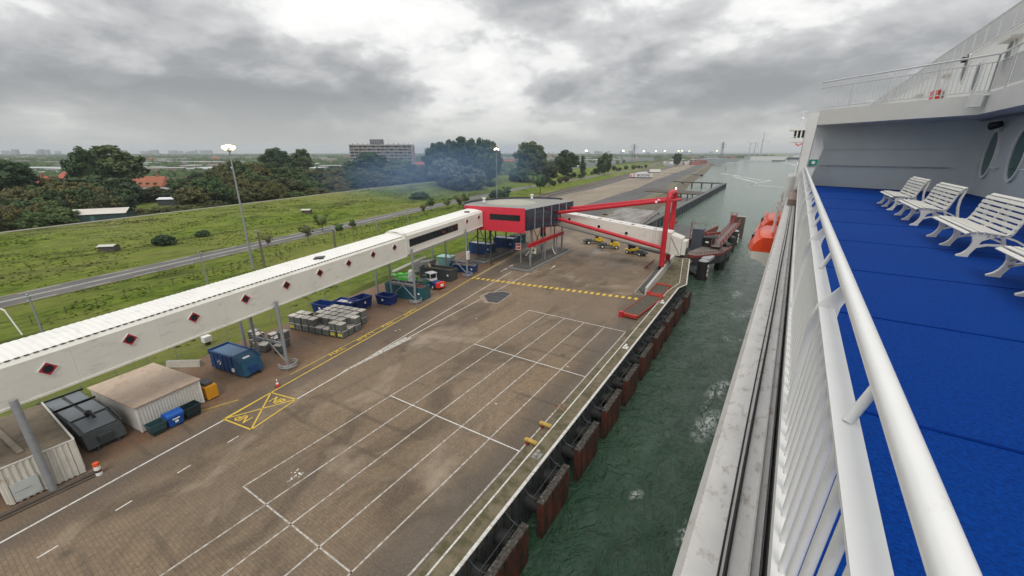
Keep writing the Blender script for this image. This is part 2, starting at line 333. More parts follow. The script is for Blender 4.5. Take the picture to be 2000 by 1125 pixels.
def paver(t, n, l, b):
    g = n.new('ShaderNodeNewGeometry'); P = g.outputs['Position']
    br = n.new('ShaderNodeTexBrick'); l.new(P, br.inputs['Vector']); br.inputs['Scale'].default_value = 1.0
    br.inputs['Brick Width'].default_value = 0.25; br.inputs['Row Height'].default_value = 0.24; br.inputs['Mortar Size'].default_value = 0.022
    br.inputs['Color1'].default_value = (0.315, 0.225, 0.138, 1); br.inputs['Color2'].default_value = (0.205, 0.140, 0.082, 1)
    br.inputs['Mortar'].default_value = (0.115, 0.083, 0.055, 1); br.inputs['Mortar Smooth'].default_value = 0.4
    c = br.outputs['Color']
    big = _range(n, l, _noise(n, l, P, 0.055, 4, 0.55, (1, 0.8, 1)), 0.38, 0.66)
    c = _mix(n, l, big, c, _mix(n, l, 0.72, c, (0.118, 0.088, 0.062)))
    st = _range(n, l, _noise(n, l, P, 0.16, 7, 0.62, (1.0, 0.55, 1), 0.8), 0.50, 0.62)
    c = _mix(n, l, _mul(n, l, st, 0.72), c, (0.055, 0.038, 0.025))
    lt = _range(n, l, _noise(n, l, P, 0.12, 6, 0.6, (1.0, 0.7, 1.4), 0.5), 0.56, 0.70)
    c = _mix(n, l, _mul(n, l, lt, 0.6), c, (0.46, 0.375, 0.285))
    tr = _range(n, l, _noise(n, l, P, 0.9, 6, 0.6, (1.0, 0.05, 1), 0.5), 0.52, 0.72)
    c = _mix(n, l, _mul(n, l, tr, 0.45), c, (0.070, 0.055, 0.044))
    sx = n.new('ShaderNodeSeparateXYZ'); l.new(P, sx.inputs[0])
    wig = n.new('ShaderNodeMath'); wig.operation = 'ADD'; l.new(sx.outputs[0], wig.inputs[0])
    l.new(_mul(n, l, _noise(n, l, P, 0.25, 4, 0.6), 3.0), wig.inputs[1])
    slant = n.new('ShaderNodeMath'); slant.operation = 'ADD'; l.new(wig.outputs[0], slant.inputs[0]); l.new(_mul(n, l, sx.outputs[1], 0.13), slant.inputs[1])
    edge = _mul(n, l, _range(n, l, wig.outputs[0], -17.5, -15.5), 0.75)
    c = _mix(n, l, edge, c, (0.072, 0.062, 0.052))
    tyre = _mul(n, l, _range(n, l, slant.outputs[0], -41.5, -39.5), _range(n, l, slant.outputs[0], -36.0, -38.0))   # tyre-blackened haul lane
    c = _mix(n, l, _mul(n, l, tyre, 0.7), c, (0.085, 0.066, 0.056))
    rd = _range(n, l, slant.outputs[0], -40.8, -42.5)                       # reddish brown working strip
    c = _mix(n, l, _mul(n, l, rd, _range(n, l, _noise(n, l, P, 0.3, 5), 0.35, 0.65, 0.35, 0.95)), c, (0.150, 0.070, 0.036))
    arc = n.new('ShaderNodeTexWave'); arc.wave_type = 'RINGS'; arc.inputs['Scale'].default_value = 0.09; arc.inputs['Distortion'].default_value = 6.0; arc.inputs['Detail'].default_value = 2.0; arc.inputs['Detail Scale'].default_value = 0.25; l.new(P, arc.inputs['Vector'])
    sk = _mul(n, l, _range(n, l, arc.outputs['Fac'], 0.93, 0.985), _range(n, l, _noise(n, l, P, 0.08, 4, 0.6), 0.50, 0.60))
    c = _mix(n, l, _mul(n, l, sk, 0.55), c, (0.05, 0.040, 0.032))
    vo = n.new('ShaderNodeTexVoronoi'); vo.inputs['Scale'].default_value = 0.17; l.new(P, vo.inputs['Vector'])
    c = _mix(n, l, _mul(n, l, _range(n, l, vo.outputs['Distance'], 0.10, 0.03), 0.7), c, (0.040, 0.032, 0.027))
    fine = _noise(n, l, P, 6.0, 6, 0.75)
    c = _mix(n, l, 0.24, c, _mix(n, l, _range(n, l, fine, 0.35, 0.65), (0.06, 0.042, 0.027), (0.33, 0.25, 0.17)))
    l.new(c, b.inputs['Base Color'])
    wet = _range(n, l, _noise(n, l, P, 0.09, 4, 0.5), 0.42, 0.62, 0.62, 0.88); l.new(wet, b.inputs['Roughness'])
    bp = n.new('ShaderNodeBump'); bp.inputs['Strength'].default_value = 0.35; bp.inputs['Distance'].default_value = 0.02
    l.new(br.outputs['Fac'], bp.inputs['Height']); bp.invert = True; l.new(bp.outputs[0], b.inputs['Normal'])
PAVER = sheet_mat('worn_block_paving', paver)

def asph(t, n, l, b):
    P = n.new('ShaderNodeNewGeometry').outputs['Position']
    c = _mix(n, l, _range(n, l, _noise(n, l, P, 0.15, 6, 0.6), 0.35, 0.7), (0.085, 0.083, 0.080), (0.135, 0.128, 0.118))
    c = _mix(n, l, _mul(n, l, _range(n, l, _noise(n, l, P, 3, 5, 0.7), 0.4, 0.7), 0.3), c, (0.19, 0.18, 0.165))
    l.new(c, b.inputs['Base Color']); b.inputs['Roughness'].default_value = 0.8
ASPH = sheet_mat('asphalt', asph)
def sandy(t, n, l, b):
    P = n.new('ShaderNodeNewGeometry').outputs['Position']
    c = _mix(n, l, _range(n, l, _noise(n, l, P, 0.05, 6, 0.6, (1, 0.4, 1)), 0.35, 0.7), (0.20, 0.165, 0.125), (0.32, 0.27, 0.20))
    c = _mix(n, l, _mul(n, l, _range(n, l, _noise(n, l, P, 0.35, 6, 0.7, (1, 0.3, 1)), 0.5, 0.7), 0.5), c, (0.12, 0.105, 0.085))
    l.new(c, b.inputs['Base Color']); b.inputs['Roughness'].default_value = 0.9
SANDY = sheet_mat('sandy_hardstanding', sandy)
def darky(t, n, l, b):
    P = n.new('ShaderNodeNewGeometry').outputs['Position']
    c = _mix(n, l, _range(n, l, _noise(n, l, P, 0.08, 6, 0.65, (1, 0.25, 1)), 0.35, 0.7), (0.075, 0.075, 0.075), (0.125, 0.12, 0.115))
    c = _mix(n, l, _mul(n, l, _range(n, l, _noise(n, l, P, 0.8, 5, 0.7, (1, 0.2, 1)), 0.6, 0.72), 0.6), c, (0.24, 0.23, 0.21))
    l.new(c, b.inputs['Base Color']); b.inputs['Roughness'].default_value = 0.85
DARKY = sheet_mat('dark_patched_asphalt', darky)
def ballast(t, n, l, b):
    P = n.new('ShaderNodeNewGeometry').outputs['Position']
    c = _mix(n, l, _range(n, l, _noise(n, l, P, 2.5, 6, 0.8), 0.35, 0.65), (0.06, 0.05, 0.042), (0.20, 0.17, 0.145))
    l.new(c, b.inputs['Base Color']); b.inputs['Roughness'].default_value = 0.95
BALL = sheet_mat('railway_ballast', ballast)
def grass(t, n, l, b):
    P = n.new('ShaderNodeNewGeometry').outputs['Position']
    c = _mix(n, l, _range(n, l, _noise(n, l, P, 0.45, 8, 0.75, (1, 0.5, 1)), 0.36, 0.64), (0.056, 0.094, 0.010), (0.190, 0.255, 0.034))
    c = _mix(n, l, _mul(n, l, _range(n, l, _noise(n, l, P, 0.035, 6, 0.6, (1, 0.35, 1)), 0.42, 0.62), 0.72), c, (0.215, 0.215, 0.065))
    c = _mix(n, l, _mul(n, l, _range(n, l, _noise(n, l, P, 0.10, 7, 0.7, (1, 0.22, 1), 1.2), 0.52, 0.62), 0.75), c, (0.046, 0.066, 0.014))
    sx = n.new('ShaderNodeSeparateXYZ'); l.new(P, sx.inputs[0])
    fl = _mul(n, l, _range(n, l, _noise(n, l, P, 1.1, 5, 0.8), 0.54, 0.62), _range(n, l, _noise(n, l, P, 0.04, 3, 0.5), 0.42, 0.58))
    c = _mix(n, l, _mul(n, l, _mul(n, l, fl, _range(n, l, sx.outputs[2], 0.8, 1.8)), 0.6), c, (0.36, 0.34, 0.20))
    far = _range(n, l, sx.outputs[0], -240, -330)
    c = _mix(n, l, _mul(n, l, far, 0.85), c, _mix(n, l, _range(n, l, _noise(n, l, P, 0.012, 6, 0.7), 0.4, 0.6), (0.028, 0.040, 0.018), (0.070, 0.085, 0.035)))
    l.new(c, b.inputs['Base Color']); b.inputs['Roughness'].default_value = 0.95
    b.inputs['Specular IOR Level'].default_value = 0.1
    bp = n.new('ShaderNodeBump'); bp.inputs['Strength'].default_value = 0.9; bp.inputs['Distance'].default_value = 0.5
    l.new(_noise(n, l, P, 1.1, 8, 0.8), bp.inputs['Height']); l.new(bp.outputs[0], b.inputs['Normal'])
GRASS = sheet_mat('rough_grass', grass)
def rocky(t, n, l, b):
    P = n.new('ShaderNodeNewGeometry').outputs['Position']
    c = _mix(n, l, _range(n, l, _noise(n, l, P, 0.9, 6, 0.8), 0.35, 0.65), (0.055, 0.048, 0.036), (0.20, 0.17, 0.12))
    l.new(c, b.inputs['Base Color']); b.inputs['Roughness'].default_value = 0.95
ROCKY = sheet_mat('riprap', rocky)
def watr(t, n, l, b):
    P = n.new('ShaderNodeNewGeometry').outputs['Position']
    sx = n.new('ShaderNodeSeparateXYZ'); l.new(P, sx.inputs[0])
    def ridge(sc, det, st, dist):
        a = n.new('ShaderNodeMath'); a.operation = 'SUBTRACT'; l.new(_noise(n, l, P, sc, det, 0.6, st, dist), a.inputs[0]); a.inputs[1].default_value = 0.5
        c = n.new('ShaderNodeMath'); c.operation = 'ABSOLUTE'; l.new(a.outputs[0], c.inputs[0])
        return _range(n, l, c.outputs[0], 0.0, 0.22, 1.0, 0.0)
    h1 = ridge(0.38, 5, (1.0, 0.75, 1), 0.8); h2 = ridge(1.5, 4, (1, 0.8, 1), 0.5)
    far_pale = _range(n, l, sx.outputs[1], 30, 330)
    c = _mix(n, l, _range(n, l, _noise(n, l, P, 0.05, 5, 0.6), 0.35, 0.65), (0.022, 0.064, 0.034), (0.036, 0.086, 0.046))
    c = _mix(n, l, far_pale, c, (0.165, 0.220, 0.180))                       # paler hue far out, with grazing sky reflection put into the colour
    c = _mix(n, l, _mul(n, l, _range(n, l, _noise(n, l, P, 0.9, 6, 0.7, (1, .7, 1), 1.0), 0.50, 0.62), 0.55), c, (0.010, 0.030, 0.017))  # fine dark streaks: ripple shading put into the water colour
    l.new(c, b.inputs['Base Color']); b.inputs['Roughness'].default_value = 0.10; b.inputs['IOR'].default_value = 1.40
    b1 = n.new('ShaderNodeBump'); b1.inputs['Strength'].default_value = 0.9; b1.inputs['Distance'].default_value = 0.22; l.new(h1, b1.inputs['Height'])
    b2 = n.new('ShaderNodeBump'); b2.inputs['Strength'].default_value = 0.8; b2.inputs['Distance'].default_value = 0.07; l.new(h2, b2.inputs['Height'])
    l.new(b1.outputs[0], b2.inputs['Normal']); l.new(b2.outputs[0], b.inputs['Normal'])
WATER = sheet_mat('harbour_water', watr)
def foam(t, n, l, b):
    tcx = n.new('ShaderNodeTexCoord'); P = n.new('ShaderNodeNewGeometry').outputs['Position']
    uv = tcx.outputs['Generated']
    sub = n.new('ShaderNodeVectorMath'); sub.operation = 'SUBTRACT'; l.new(uv, sub.inputs[0]); sub.inputs[1].default_value = (0.5, 0.5, 0.5)
    sp = n.new('ShaderNodeSeparateXYZ'); l.new(sub.outputs[0], sp.inputs[0])
    cb = n.new('ShaderNodeCombineXYZ'); l.new(sp.outputs[0], cb.inputs[0]); l.new(sp.outputs[1], cb.inputs[1])
    ln = n.new('ShaderNodeVectorMath'); ln.operation = 'LENGTH'; l.new(cb.outputs[0], ln.inputs[0])
    fall = _range(n, l, ln.outputs['Value'], 0.5, 0.15)
    nn = _noise(n, l, P, 0.8, 8, 0.75, (1, 0.6, 1), 1.5)
    a = _mul(n, l, _range(n, l, nn, 0.47, 0.60), fall)
    b.inputs['Base Color'].default_value = (0.62, 0.66, 0.62, 1); b.inputs['Roughness'].default_value = 0.7
    l.new(_mul(n, l, a, 0.9), b.inputs['Alpha'])
FOAM = sheet_mat('sea_foam', foam)
def carpet(t, n, l, b):
    P = n.new('ShaderNodeTexCoord').outputs['Object']
    nn = _noise(n, l, P, 60, 4, 0.8, (0.6, 1.1, 1), 0.6)
    c = _mix(n, l, _range(n, l, nn, 0.36, 0.58), (0.000, 0.016, 0.125), (0.000, 0.044, 0.265))
    c = _mix(n, l, _mul(n, l, _range(n, l, _noise(n, l, P, 0.5, 5, 0.6), 0.4, 0.7), 0.3), c, (0.000, 0.055, 0.27))
    sx = n.new('ShaderNodeSeparateXYZ'); l.new(P, sx.inputs[0])
    st = _range(n, l, _noise(n, l, P, 1.3, 5, 0.6), 0.70, 0.74)
    c = _mix(n, l, _mul(n, l, st, 0.8), c, (0.008, 0.010, 0.02))
    l.new(c, b.inputs['Base Color']); b.inputs['Roughness'].default_value = 0.75; b.inputs['Specular IOR Level'].default_value = 0.08
    bp = n.new('ShaderNodeBump'); bp.inputs['Strength'].default_value = 0.7; bp.inputs['Distance'].default_value = 0.004
    l.new(nn, bp.inputs['Height']); l.new(bp.outputs[0], b.inputs['Normal'])
CARPET = sheet_mat('blue_deck_covering', carpet)
SEAM = mat('dark_blue_seam', (0.0, 0.020, 0.16), 0.8, 0.2, 3, spec=0.05)

# ------------------------------------------------------------------ terrain
ROADC = [(-400, -20), (-60, -98), (9, -112), (50, -121), (100, -131), (155, -142), (254, -158), (447, -176), (700, -200), (1500, -330), (6000, -900)]
CREST = [(-400, -130), (-60, -168), (19, -176), (87, -190), (160, -206), (238, -219), (338, -222), (450, -226), (700, -250), (1500, -380), (6000, -1000)]
SHORE = [(107, -19.6), (112, -32), (150, -52), (168, -55), (262, -61), (300, -62), (430, -78), (745, -106), (1163, -152), (2063, -165), (6000, 120), (12000, 500)]
def road_x(y): return interp(ROADC, y)
def crest_x(y): return interp(CREST, y)
def shore_x(y): return -13.4 if y < 71 else -18.5 if y < 106.9 else interp(SHORE, y)
def crest_h(y): return interp([(500, 4.2), (1200, 1.5)], y)
def ground_z(x, y):
    r, c = road_x(y), crest_x(y); toe = min(r-22, c+34)
    if x > r-6: return -0.06
    if x > toe: return -0.06+0.5*(r-6-x)/(r-6-toe)
    if x > c: return 0.44+(crest_h(y)-0.44)*min(1, ((toe-x)/(toe-c)))**0.9
    if x > c-3: return crest_h(y)
    if x > c-16: return crest_h(y)*(1-(c-3-x)/13.0)
    return 0.0
ys = [-400, -200, -100, -60, -30, 0, 10, 20, 30, 40, 50, 60, 70, 80, 90, 100, 106.8, 107, 112, 120, 135, 150, 168, 190, 215, 240, 262, 300, 338, 380, 430, 500, 600, 745, 900, 1163, 1500, 2063, 3000, 4500, 6000, 9000, 12000]
rows = []
rj = random.Random(3)
for y in ys:
    e, r, c = shore_x(y), road_x(y), crest_x(y); toe = min(r-22, c+34)
    xs = [e, e-4, (e+r)/2, r+8, r+4.5, r-4.5, r-7, (r-7+toe)/2, toe]
    xs += [toe+(c-toe)*k/7 for k in range(1, 8)]+[c-3, c-9, c-16, c-40, c-100, c-300, c-900, c-2500, c-6000, c-11000]
    rows.append([(x, y, ground_z(x, y)+(rj.uniform(-.15, .15) if toe-30 < x < toe and y < 700 else 0)) for x in xs])
m = MB(); nC = len(rows[0])
m.add([p for rw in rows for p in rw], [(j*nC+i, j*nC+i+1, (j+1)*nC+i+1, (j+1)*nC+i) for j in range(len(rows)-1) for i in range(nC-1)])
g = m.build('ground', GRASS, smooth=True, kind='structure')
# sloping stone bank along the shore beyond the quay
m = MB(); yy = [y for y in ys if y >= 107]; bank = []
for y in yy:
    for dx, z in ((0, -0.055), (2.2, -1.4), (5.5, -3.4), (9, -5.5)): bank.append((shore_x(y)+dx, y, z+0.0))
m.add(bank, [(j*4+i, (j+1)*4+i, (j+1)*4+i+1, j*4+i+1) for j in range(len(yy)-1) for i in range(3)])
m.build('stone_bank', ROCKY, kind='structure')
# water
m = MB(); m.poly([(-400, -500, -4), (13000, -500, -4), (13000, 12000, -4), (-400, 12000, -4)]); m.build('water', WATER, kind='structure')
m = MB(); m.box(-3000, 12300, -5, 13000, 12600, 22); m.box(650, 5200, -5, 2500, 6500, 9)
m.build('far_shore', mat('far_bank_green', (0.06, 0.075, 0.05), 0.9, 0.3, 0.01, coord='World'), kind='structure')

def strip(name, left, right, z, material, y0, y1, step=25, kind='structure'):
    m = MB(); pts = []; y = y0; k = 0
    while True:
        pts += [(left(y), y, z), (right(y), y, z)]; k += 1
        if y >= y1: break
        y = min(y+(step if y < 700 else step*6), y1)
    m.add(pts, [(2*i, 2*i+2, 2*i+3, 2*i+1) for i in range(k-1)])
    return m.build(name, material, kind=kind)
m = MB(); rg = random.Random(41)
for i in range(26000):
    y = rg.uniform(-12, 260); x = rg.uniform(crest_x(y)+1, -62)
    if abs(x-road_x(y)) < 5.2 or mnoise.noise(Vector((x/9, y/16, 3))) < -.05+rg.uniform(-.15, .15): continue
    if x > interp([(20, -64), (44, -68), (80, -96), (260, -134)], y): continue
    z = ground_z(x, y)-.05; a = rg.uniform(0, 3.14); r_ = rg.uniform(.25, .6); hh = rg.uniform(.12, .38); cx_, sx_ = math.cos(a)*r_, math.sin(a)*r_
    m.add([(x-cx_, y-sx_, z), (x+cx_, y+sx_, z), (x+cx_*.3, y+sx_*.3, z+hh), (x-sx_, y+cx_, z), (x+sx_, y-cx_, z), (x-cx_*.4, y-sx_*.4, z+hh*.8)], [(0, 1, 2), (3, 4, 5)])
m.build('grass_tufts', GRASS, kind='stuff', label='rough grass tufts on the fields beside the road', cat='grass')
m = MB(); rg = random.Random(43)
for i in range(9000):
    y = rg.uniform(-12, 330); c_ = crest_x(y); x = c_+abs(rg.gauss(0, 13))+1
    if x > c_+34 or mnoise.noise(Vector((x/12, y/30, 7))) < -.08: continue
    z = ground_z(x, y)+.25; r_ = rg.uniform(.06, .17)*(1+y/300); m.add([(x-r_, y-r_*.5, z), (x+r_, y-r_*.5, z+.05), (x+r_, y+r_*.5, z+.1), (x-r_, y+r_*.5, z+.05)], [(0, 1, 2, 3)])
m.build('meadow_flowers', mat('dry_seed_heads', (.42, .40, .22), .9, .2, 1), kind='stuff', label='pale seed heads and flowers speckling the upper dyke slope', cat='flowers')
# quay apron
m = MB(); m.poly([(-14.6, -60, 0), (-14.6, 73, 0), (-19.6, 73.1, 0), (-19.6, 107, 0), (-32, 112, 0), (-42, 131, 0), (-52, 150, 0), (-55.3, 168, 0), (-66, 174, 0), (-72, 150, 0), (-70, 110, 0), (-68, 80, 0), (-63, 44, 0), (-60.3, 30, 0), (-59, 18, 0), (-57.5, 5, 0), (-55, -60, 0)])
m.build('quay_apron', PAVER, kind='structure')
SH = lambda d: (lambda y: interp(SHORE, max(y, 168))-d)
strip('service_road', SH(24), SH(6), 0.008, DARKY, 150, 1500)
strip('bank_top', SH(6), SH(-0.1), 0.0, mat('bare_bank_soil', (0.17, 0.145, 0.10), 0.9, 0.35, 0.3, dirt=(0.09, 0.10, 0.045), dthr=0.55, dsc=0.15, coord='World'), 168, 1200)
strip('hardstanding', SH(52), SH(24.02), 0.004, SANDY, 165, 1400)
strip('yard_strip', SH(62), SH(52.02), 0.004, DARKY, 190, 1400)
RAILX = [(20, -78), (45, -80), (80, -84), (120, -92), (175, -104), (235, -120), (300, -126), (447, -146), (700, -180), (1400, -300)]
strip('railway_ballast', lambda y: interp(RAILX, y)-6.5, lambda y: interp(RAILX, y)+6.5, 0.02, BALL, 52, 1400)
rt = thing('railway_track', (0, 0, 0), 'pair of rusty railway tracks running beside the grass towards the far terminal', 'railway track')
for off in (-4.2, -2.76, 1.4, 2.84):
    m = MB(); y = 52; pr = None
    while y < 1200:
        p = Vector((interp(RAILX, y)+off, y, 0.11))
        if pr is not None: m.beam(pr, p, 0.10, 0.16)
        pr = p; y += 20 if y < 400 else 80
    m.build('rail', mat('rail_steel', (0.17, 0.115, 0.085), 0.5, 0.2, 1, metal=0.4), rt)
m = MB(); y = 52.0
while y < 330:
    a = math.atan2(interp(RAILX, y+5)-interp(RAILX, y-5), 10)
    for off in (-3.48, 2.12): m.cbox((interp(RAILX, y)+off, y, 0.03), (2.5, 0.24, 0.12), -a)
    y += 1.2 if y < 150 else 2.4
m.build('sleeper', TIMB, rt, kind='stuff')
# public road
strip('road', lambda y: road_x(y)-3.9, lambda y: road_x(y)+3.9, 0.05, ASPH, -200, 3000)
strip('road_verge_edge', lambda y: road_x(y)-4.5, lambda y: road_x(y)+4.5, 0.03, mat('gravelly_verge', (0.22, 0.19, 0.14), 0.9, 0.2, 0.4, coord='World'), -200, 1200)
strip('cycle_path', lambda y: crest_x(y)-2.9, lambda y: crest_x(y)-0.6, 4.23, mat('pale_path', (0.26, 0.24, 0.20), 0.9, 0.1, 0.2, coord='World'), -80, 330)
for nm, off, wd in (('road_centre_line', 0.0, 0.2), ('road_edge_line', -3.5, 0.16), ('road_edge_line', 3.5, 0.16)):
    m = MB(); y = -60.0; k = 0
    while y < 500:
        st = 6 if nm != 'road_edge_line' or off < 0 else 4
        if off == 0 or k % 2 == 0 or y > 120:
            for dd in ((-0.28, 0.28) if off == 0 else (0,)):
                m.poly([(road_x(y)+off+dd-wd/2, y, 0.058), (road_x(y)+off+dd+wd/2, y, 0.058), (road_x(y+st)+off+dd+wd/2, y+st, 0.058), (road_x(y+st)+off+dd-wd/2, y+st, 0.058)])
        y += st; k += 1
    m.build(nm, WLINE, kind='structure')

# ------------------------------------------------------------------ quay edge
m = MB()
m.box(-14.6, -60, -5.5, -13.15, 78.6, 0.16)
m.prism([(-14.6, 78.6), (-13.15, 78.6), (-15.2, 106.8), (-19.6, 106.8), (-19.6, 73.1), (-14.6, 73.1)][:4]+[(-17.2, 104.0)], -5.5, 0.10)
m.build('quay_wall', MOSSC, kind='structure')
cope = [(-60, -13.75), (78.4, -13.75), (83.4, -12.9+0.05), (105.5, -16.0)]
def capline(name, pts, w, z, material, h=0.0):
    m = MB()
    for (x0, y0), (x1, y1) in zip(pts, pts[1:]):
        d = Vector((x1-x0, y1-y0, 0)).normalized(); n_ = Vector((-d.y, d.x, 0))*w/2
        a, b2 = Vector((x0, y0, z)), Vector((x1, y1, z))
        m.poly([a+n_, a-n_, b2-n_, b2+n_]) if h == 0 else m.prism([(p.x, p.y) for p in (a+n_, a-n_, b2-n_, b2+n_)], z-h, z)
    return m.build(name, material, kind='structure')
m = MB(); m.prism([(-14.3, -60), (-12.95, -60), (-12.95, 80.5), (-14.3, 78.0)], 0.16, 0.34)
m.prism([(-14.3, 78.02), (-12.95, 80.52), (-12.0, 83.6), (-15.4, 106), (-16.9, 106.2), (-13.55, 83.9)], 0.16, 0.338)
m.build('quay_kerb', MOSSC, kind='structure')
capline('quay_edge_line', [(-12.96, -60), (-12.96, 80.4)], 0.24, 0.352, WLINE, 0.10)
capline('quay_edge_line', [(-12.93, 80.5), (-12.08, 83.6), (-15.35, 105.8), (-16.6, 106.1)], 0.22, 0.352, WLINE, 0.10)
capline('quay_edge_line', [(-14.26, -60), (-14.26, 78.0)], 0.13, 0.350, WLINE, 0.10)
capline('quay_edge_line', [(-14.2, 78.1), (-13.42, 83.8), (-16.85, 105.6)], 0.13, 0.350, WLINE, 0.10)
m = MB(); m.poly([(-15.15, -60, 0.004), (-14.62, -60, 0.004), (-14.62, 73, 0.004), (-15.15, 73, 0.004)])
m.build('gutter_strip', MOSSC, kind='structure')
# terrain under the gantry berm
m = MB(); m.poly([(-19.6, 73.1, 0.002), (-14.6, 73.1, 0.002), (-14.6, 106.5, 0.002), (-19.6, 106.5, 0.002)]); m.build('loading_strip', MOSSC, kind='structure')

# fenders on the quay wall
FL = ['nearest', 'second', 'third', 'fourth', 'fifth', 'sixth', 'seventh', 'eighth', 'ninth', 'tenth', 'eleventh']
def make_fender():
    t = thing('quay_fender', (0, 0, 0), '', 'fender', 'fender panels along the quay wall')
    MB().box(-11.65, -2.9, -4.6, -11.15, 1.9, -0.62).build('face_panel', RUST, t, bevel=0.04)
    for y in (-2.1, -.5, 1.1): MB().box(-11.15, y-0.76, -4.6, -11.11, y+0.76, -0.75).build('face_plank', RUST, t)
    q = MB(); q.box(-11.68, -2.92, -0.62, -11.12, 1.92, -0.5)
    rr = random.Random(5)
    for k in range(40): q.ball((-11.4+rr.uniform(-.22, .22), rr.uniform(-2.85, 1.85), -0.48), rr.uniform(0.05, 0.13), 6, 4)
    q.build('top_beam', BARN, t)
    for y in (-2.2, 0.9):
        q = MB(); q.tube((-13.15, y, -1.6), (-11.65, y, -1.6), 0.62, n=14); q.build('rubber_cylinder', RUBBER, t, True)
        q = MB()
        for k in range(9): a = k/9*2*math.pi; q.tube((-12.0+0.02*k, y+0.38*math.cos(a), -0.9+0.38*math.sin(a)*0.3), (-12.0, y+0.38*math.cos(a+.7), -0.9+0.38*math.sin(a+.7)*0.3), 0.09, n=6)
        q.build('chain_collar', RUBBER, t)
    for y in (-2.7, 1.7):
        q = MB(); q.path([(-13.1, y, 0.0), (-12.5, y*0.98, -0.55), (-11.9, y*0.95, -0.7), (-11.6, y*0.94, -0.5)], 0.05, 6); q.build('chain', DARKS, t)
    q = MB(); q.tube((-12.1, -2.8, -0.55), (-12.1, 1.8, -0.55), 0.035, n=6); q.build('tie_rod', DARKS, t)
    return t
f0 = make_fender(); k = 0
for k in range(11):
    y = 11.0+7.0*k; lab = f'rusty red fender panel on the quay wall, {FL[k]} from the bottom of the photo'
    o = f0 if k == 0 else copy_tree(f0)
    o.location = (0, y, 0) if k < 10 else (0.3, y, 0); o['label'] = lab
# sheet piles on the quay face
m = MB(); y = -20.0
while y < 106:
    xo = -13.15 if y < 78 else -13.15+interp([(78, 0), (83, 0.9), (106, -2.6)], y)
    m.box(xo+0.0, y, -5.4, xo+0.28, y+0.55, -0.15); y += 1.1
m.build('sheet_piling', DARKS, kind='structure')

# bollards and bits on the kerb
def tripod_bits(loc, label, kind):
    if kind == 'ladder':
        t = thing('ladder_hoop', loc, label, 'ladder rail')
        m = MB()
        for s in (-.35, .35): m.path([(0.5, s, 0), (0.5, s, 0.75), (0, s, 0.95), (-0.5, s, 0.6), (-0.55, s, 0)], 0.04, 6)
        m.build('handrail', mat('rusty_yellow', (0.34, 0.20, 0.09), 0.6, 0.3, 4), t)
        m = MB()
        for z, x in ((0.3, 0.5), (0.75, 0.5), (0.95, 0), (0.6, -0.5)): m.tube((x, -.35, z), (x, .35, z), 0.03, n=6)
        m.build('rung', REDD, t)
    else:
        t = thing('edge_stop', loc, label, 'stop block')
        MB().box(-0.75, -0.18, 0.42, 0.45, 0.18, 0.62).build('stop_beam', mat('worn_yellow_beam', (.50, .33, .07), .7, .2, 3, dirt=(.2, .12, .05), dthr=.6, dsc=4), t, bevel=0.02)
        for x in (-.5, .3): MB().box(x-.12, -.15, 0, x+.12, .15, 0.42).build('foot', REDD, t)
    return t
tripod_bits((-14.75, 26.8, 0.0), 'yellow topped stop block on the quay edge, nearest the camera', 'stop')
tripod_bits((-14.75, 29.6, 0.0), 'yellow topped stop block on the quay edge beside the ladder rail', 'stop')
tripod_bits((-14.8, 32.6, 0.0), 'rusty hooped ladder rail at the quay edge', 'ladder')
for (x, y, lab) in ((-13.6, 25.6, 'worn pale bollard on the kerb by the yellow stop blocks'), (-13.6, 49.9, 'white painted double bollard on the kerb halfway along the quay'), (-13.6, 70.3, 'pale bollard on the kerb beside the red roll trailer')):
    t = thing('mooring_bollard', (x, y, 0.34), lab, 'bollard', 'mooring bollards on the quay kerb')
    bm_ = STICK if y > 45 else CONC
    MB().box(-.33, -.42, 0, .33, .42, .07).build('base_plate', bm_, t, bevel=0.02)
    for s in (-.22, .22):
        q = MB(); q.tube((0, s, .07), (0, s*1.05, .32), .13, .11, 12); q.ball((0, s*1.08, .36), .18, 12, 6, (1, 1, .55)); q.build('bollard_post', bm_, t, True)

# ------------------------------------------------------------------ painted markings
def line(m, p, q, w, z=0.006):
    p, q = Vector((*p[:2], z)), Vector((*q[:2], z)); d = (q-p).normalized(); n_ = Vector((-d.y, d.x, 0))*w/2
    m.poly([p+n_, p-n_, q-n_, q+n_])
m = MB(); xs = [-31.7, -28.45, -25.2, -21.9, -18.6, -15.4]
for i, x in enumerate(xs):
    if i == 0: line(m, (x, 10.6), (x, 55.7), 0.13)
    elif i == 5: line(m, (x, -40), (x, 55.5), 0.15)
    else: line(m, (x, -30 if i != 3 else -40), (x, 55.6), 0.13)
line(m, (-31.76, 10.6), (-18.5, 10.6), 0.12)
m.build('bay_line', WLINEW, kind='structure')
m = MB()
for y in (25.65, 40.6, 55.7): line(m, (-31.76, y), (-15.36 if y > 11 else -18.5, y), 0.13, 0.010)
m.build('bay_cross_line', WLINE, kind='structure')
m = MB(); line(m, (-34.5, -45), (-42.35, 14.2), 0.17); m.build('traffic_line', WLINE, kind='structure')
m = MB(); y = -28.0
while y < 16:
    x = -36.75-0.142*(y-1); line(m, (x, y), (x-0.14, y+1.0), 0.12); y += 4.05
m.build('dashed_line', WLINE, kind='structure')
m = MB(); line(m, (-39.7, 19.9), (-40.45, 27), 0.16); line(m, (-40.45, 27), (-46.8, 74.2), 0.13); line(m, (-40.9, 37), (-42.85, 75.2), 0.13)
m.build('traffic_line', WLINE, kind='structure')
m = MB(); m.poly([(-40.35, 26, .011), (-40.62, 26, .011), (-41.45, 37.2, .011), (-40.3, 37.4, .011)]); m.build('painted_wedge', WLINEW, kind='structure')
m = MB()
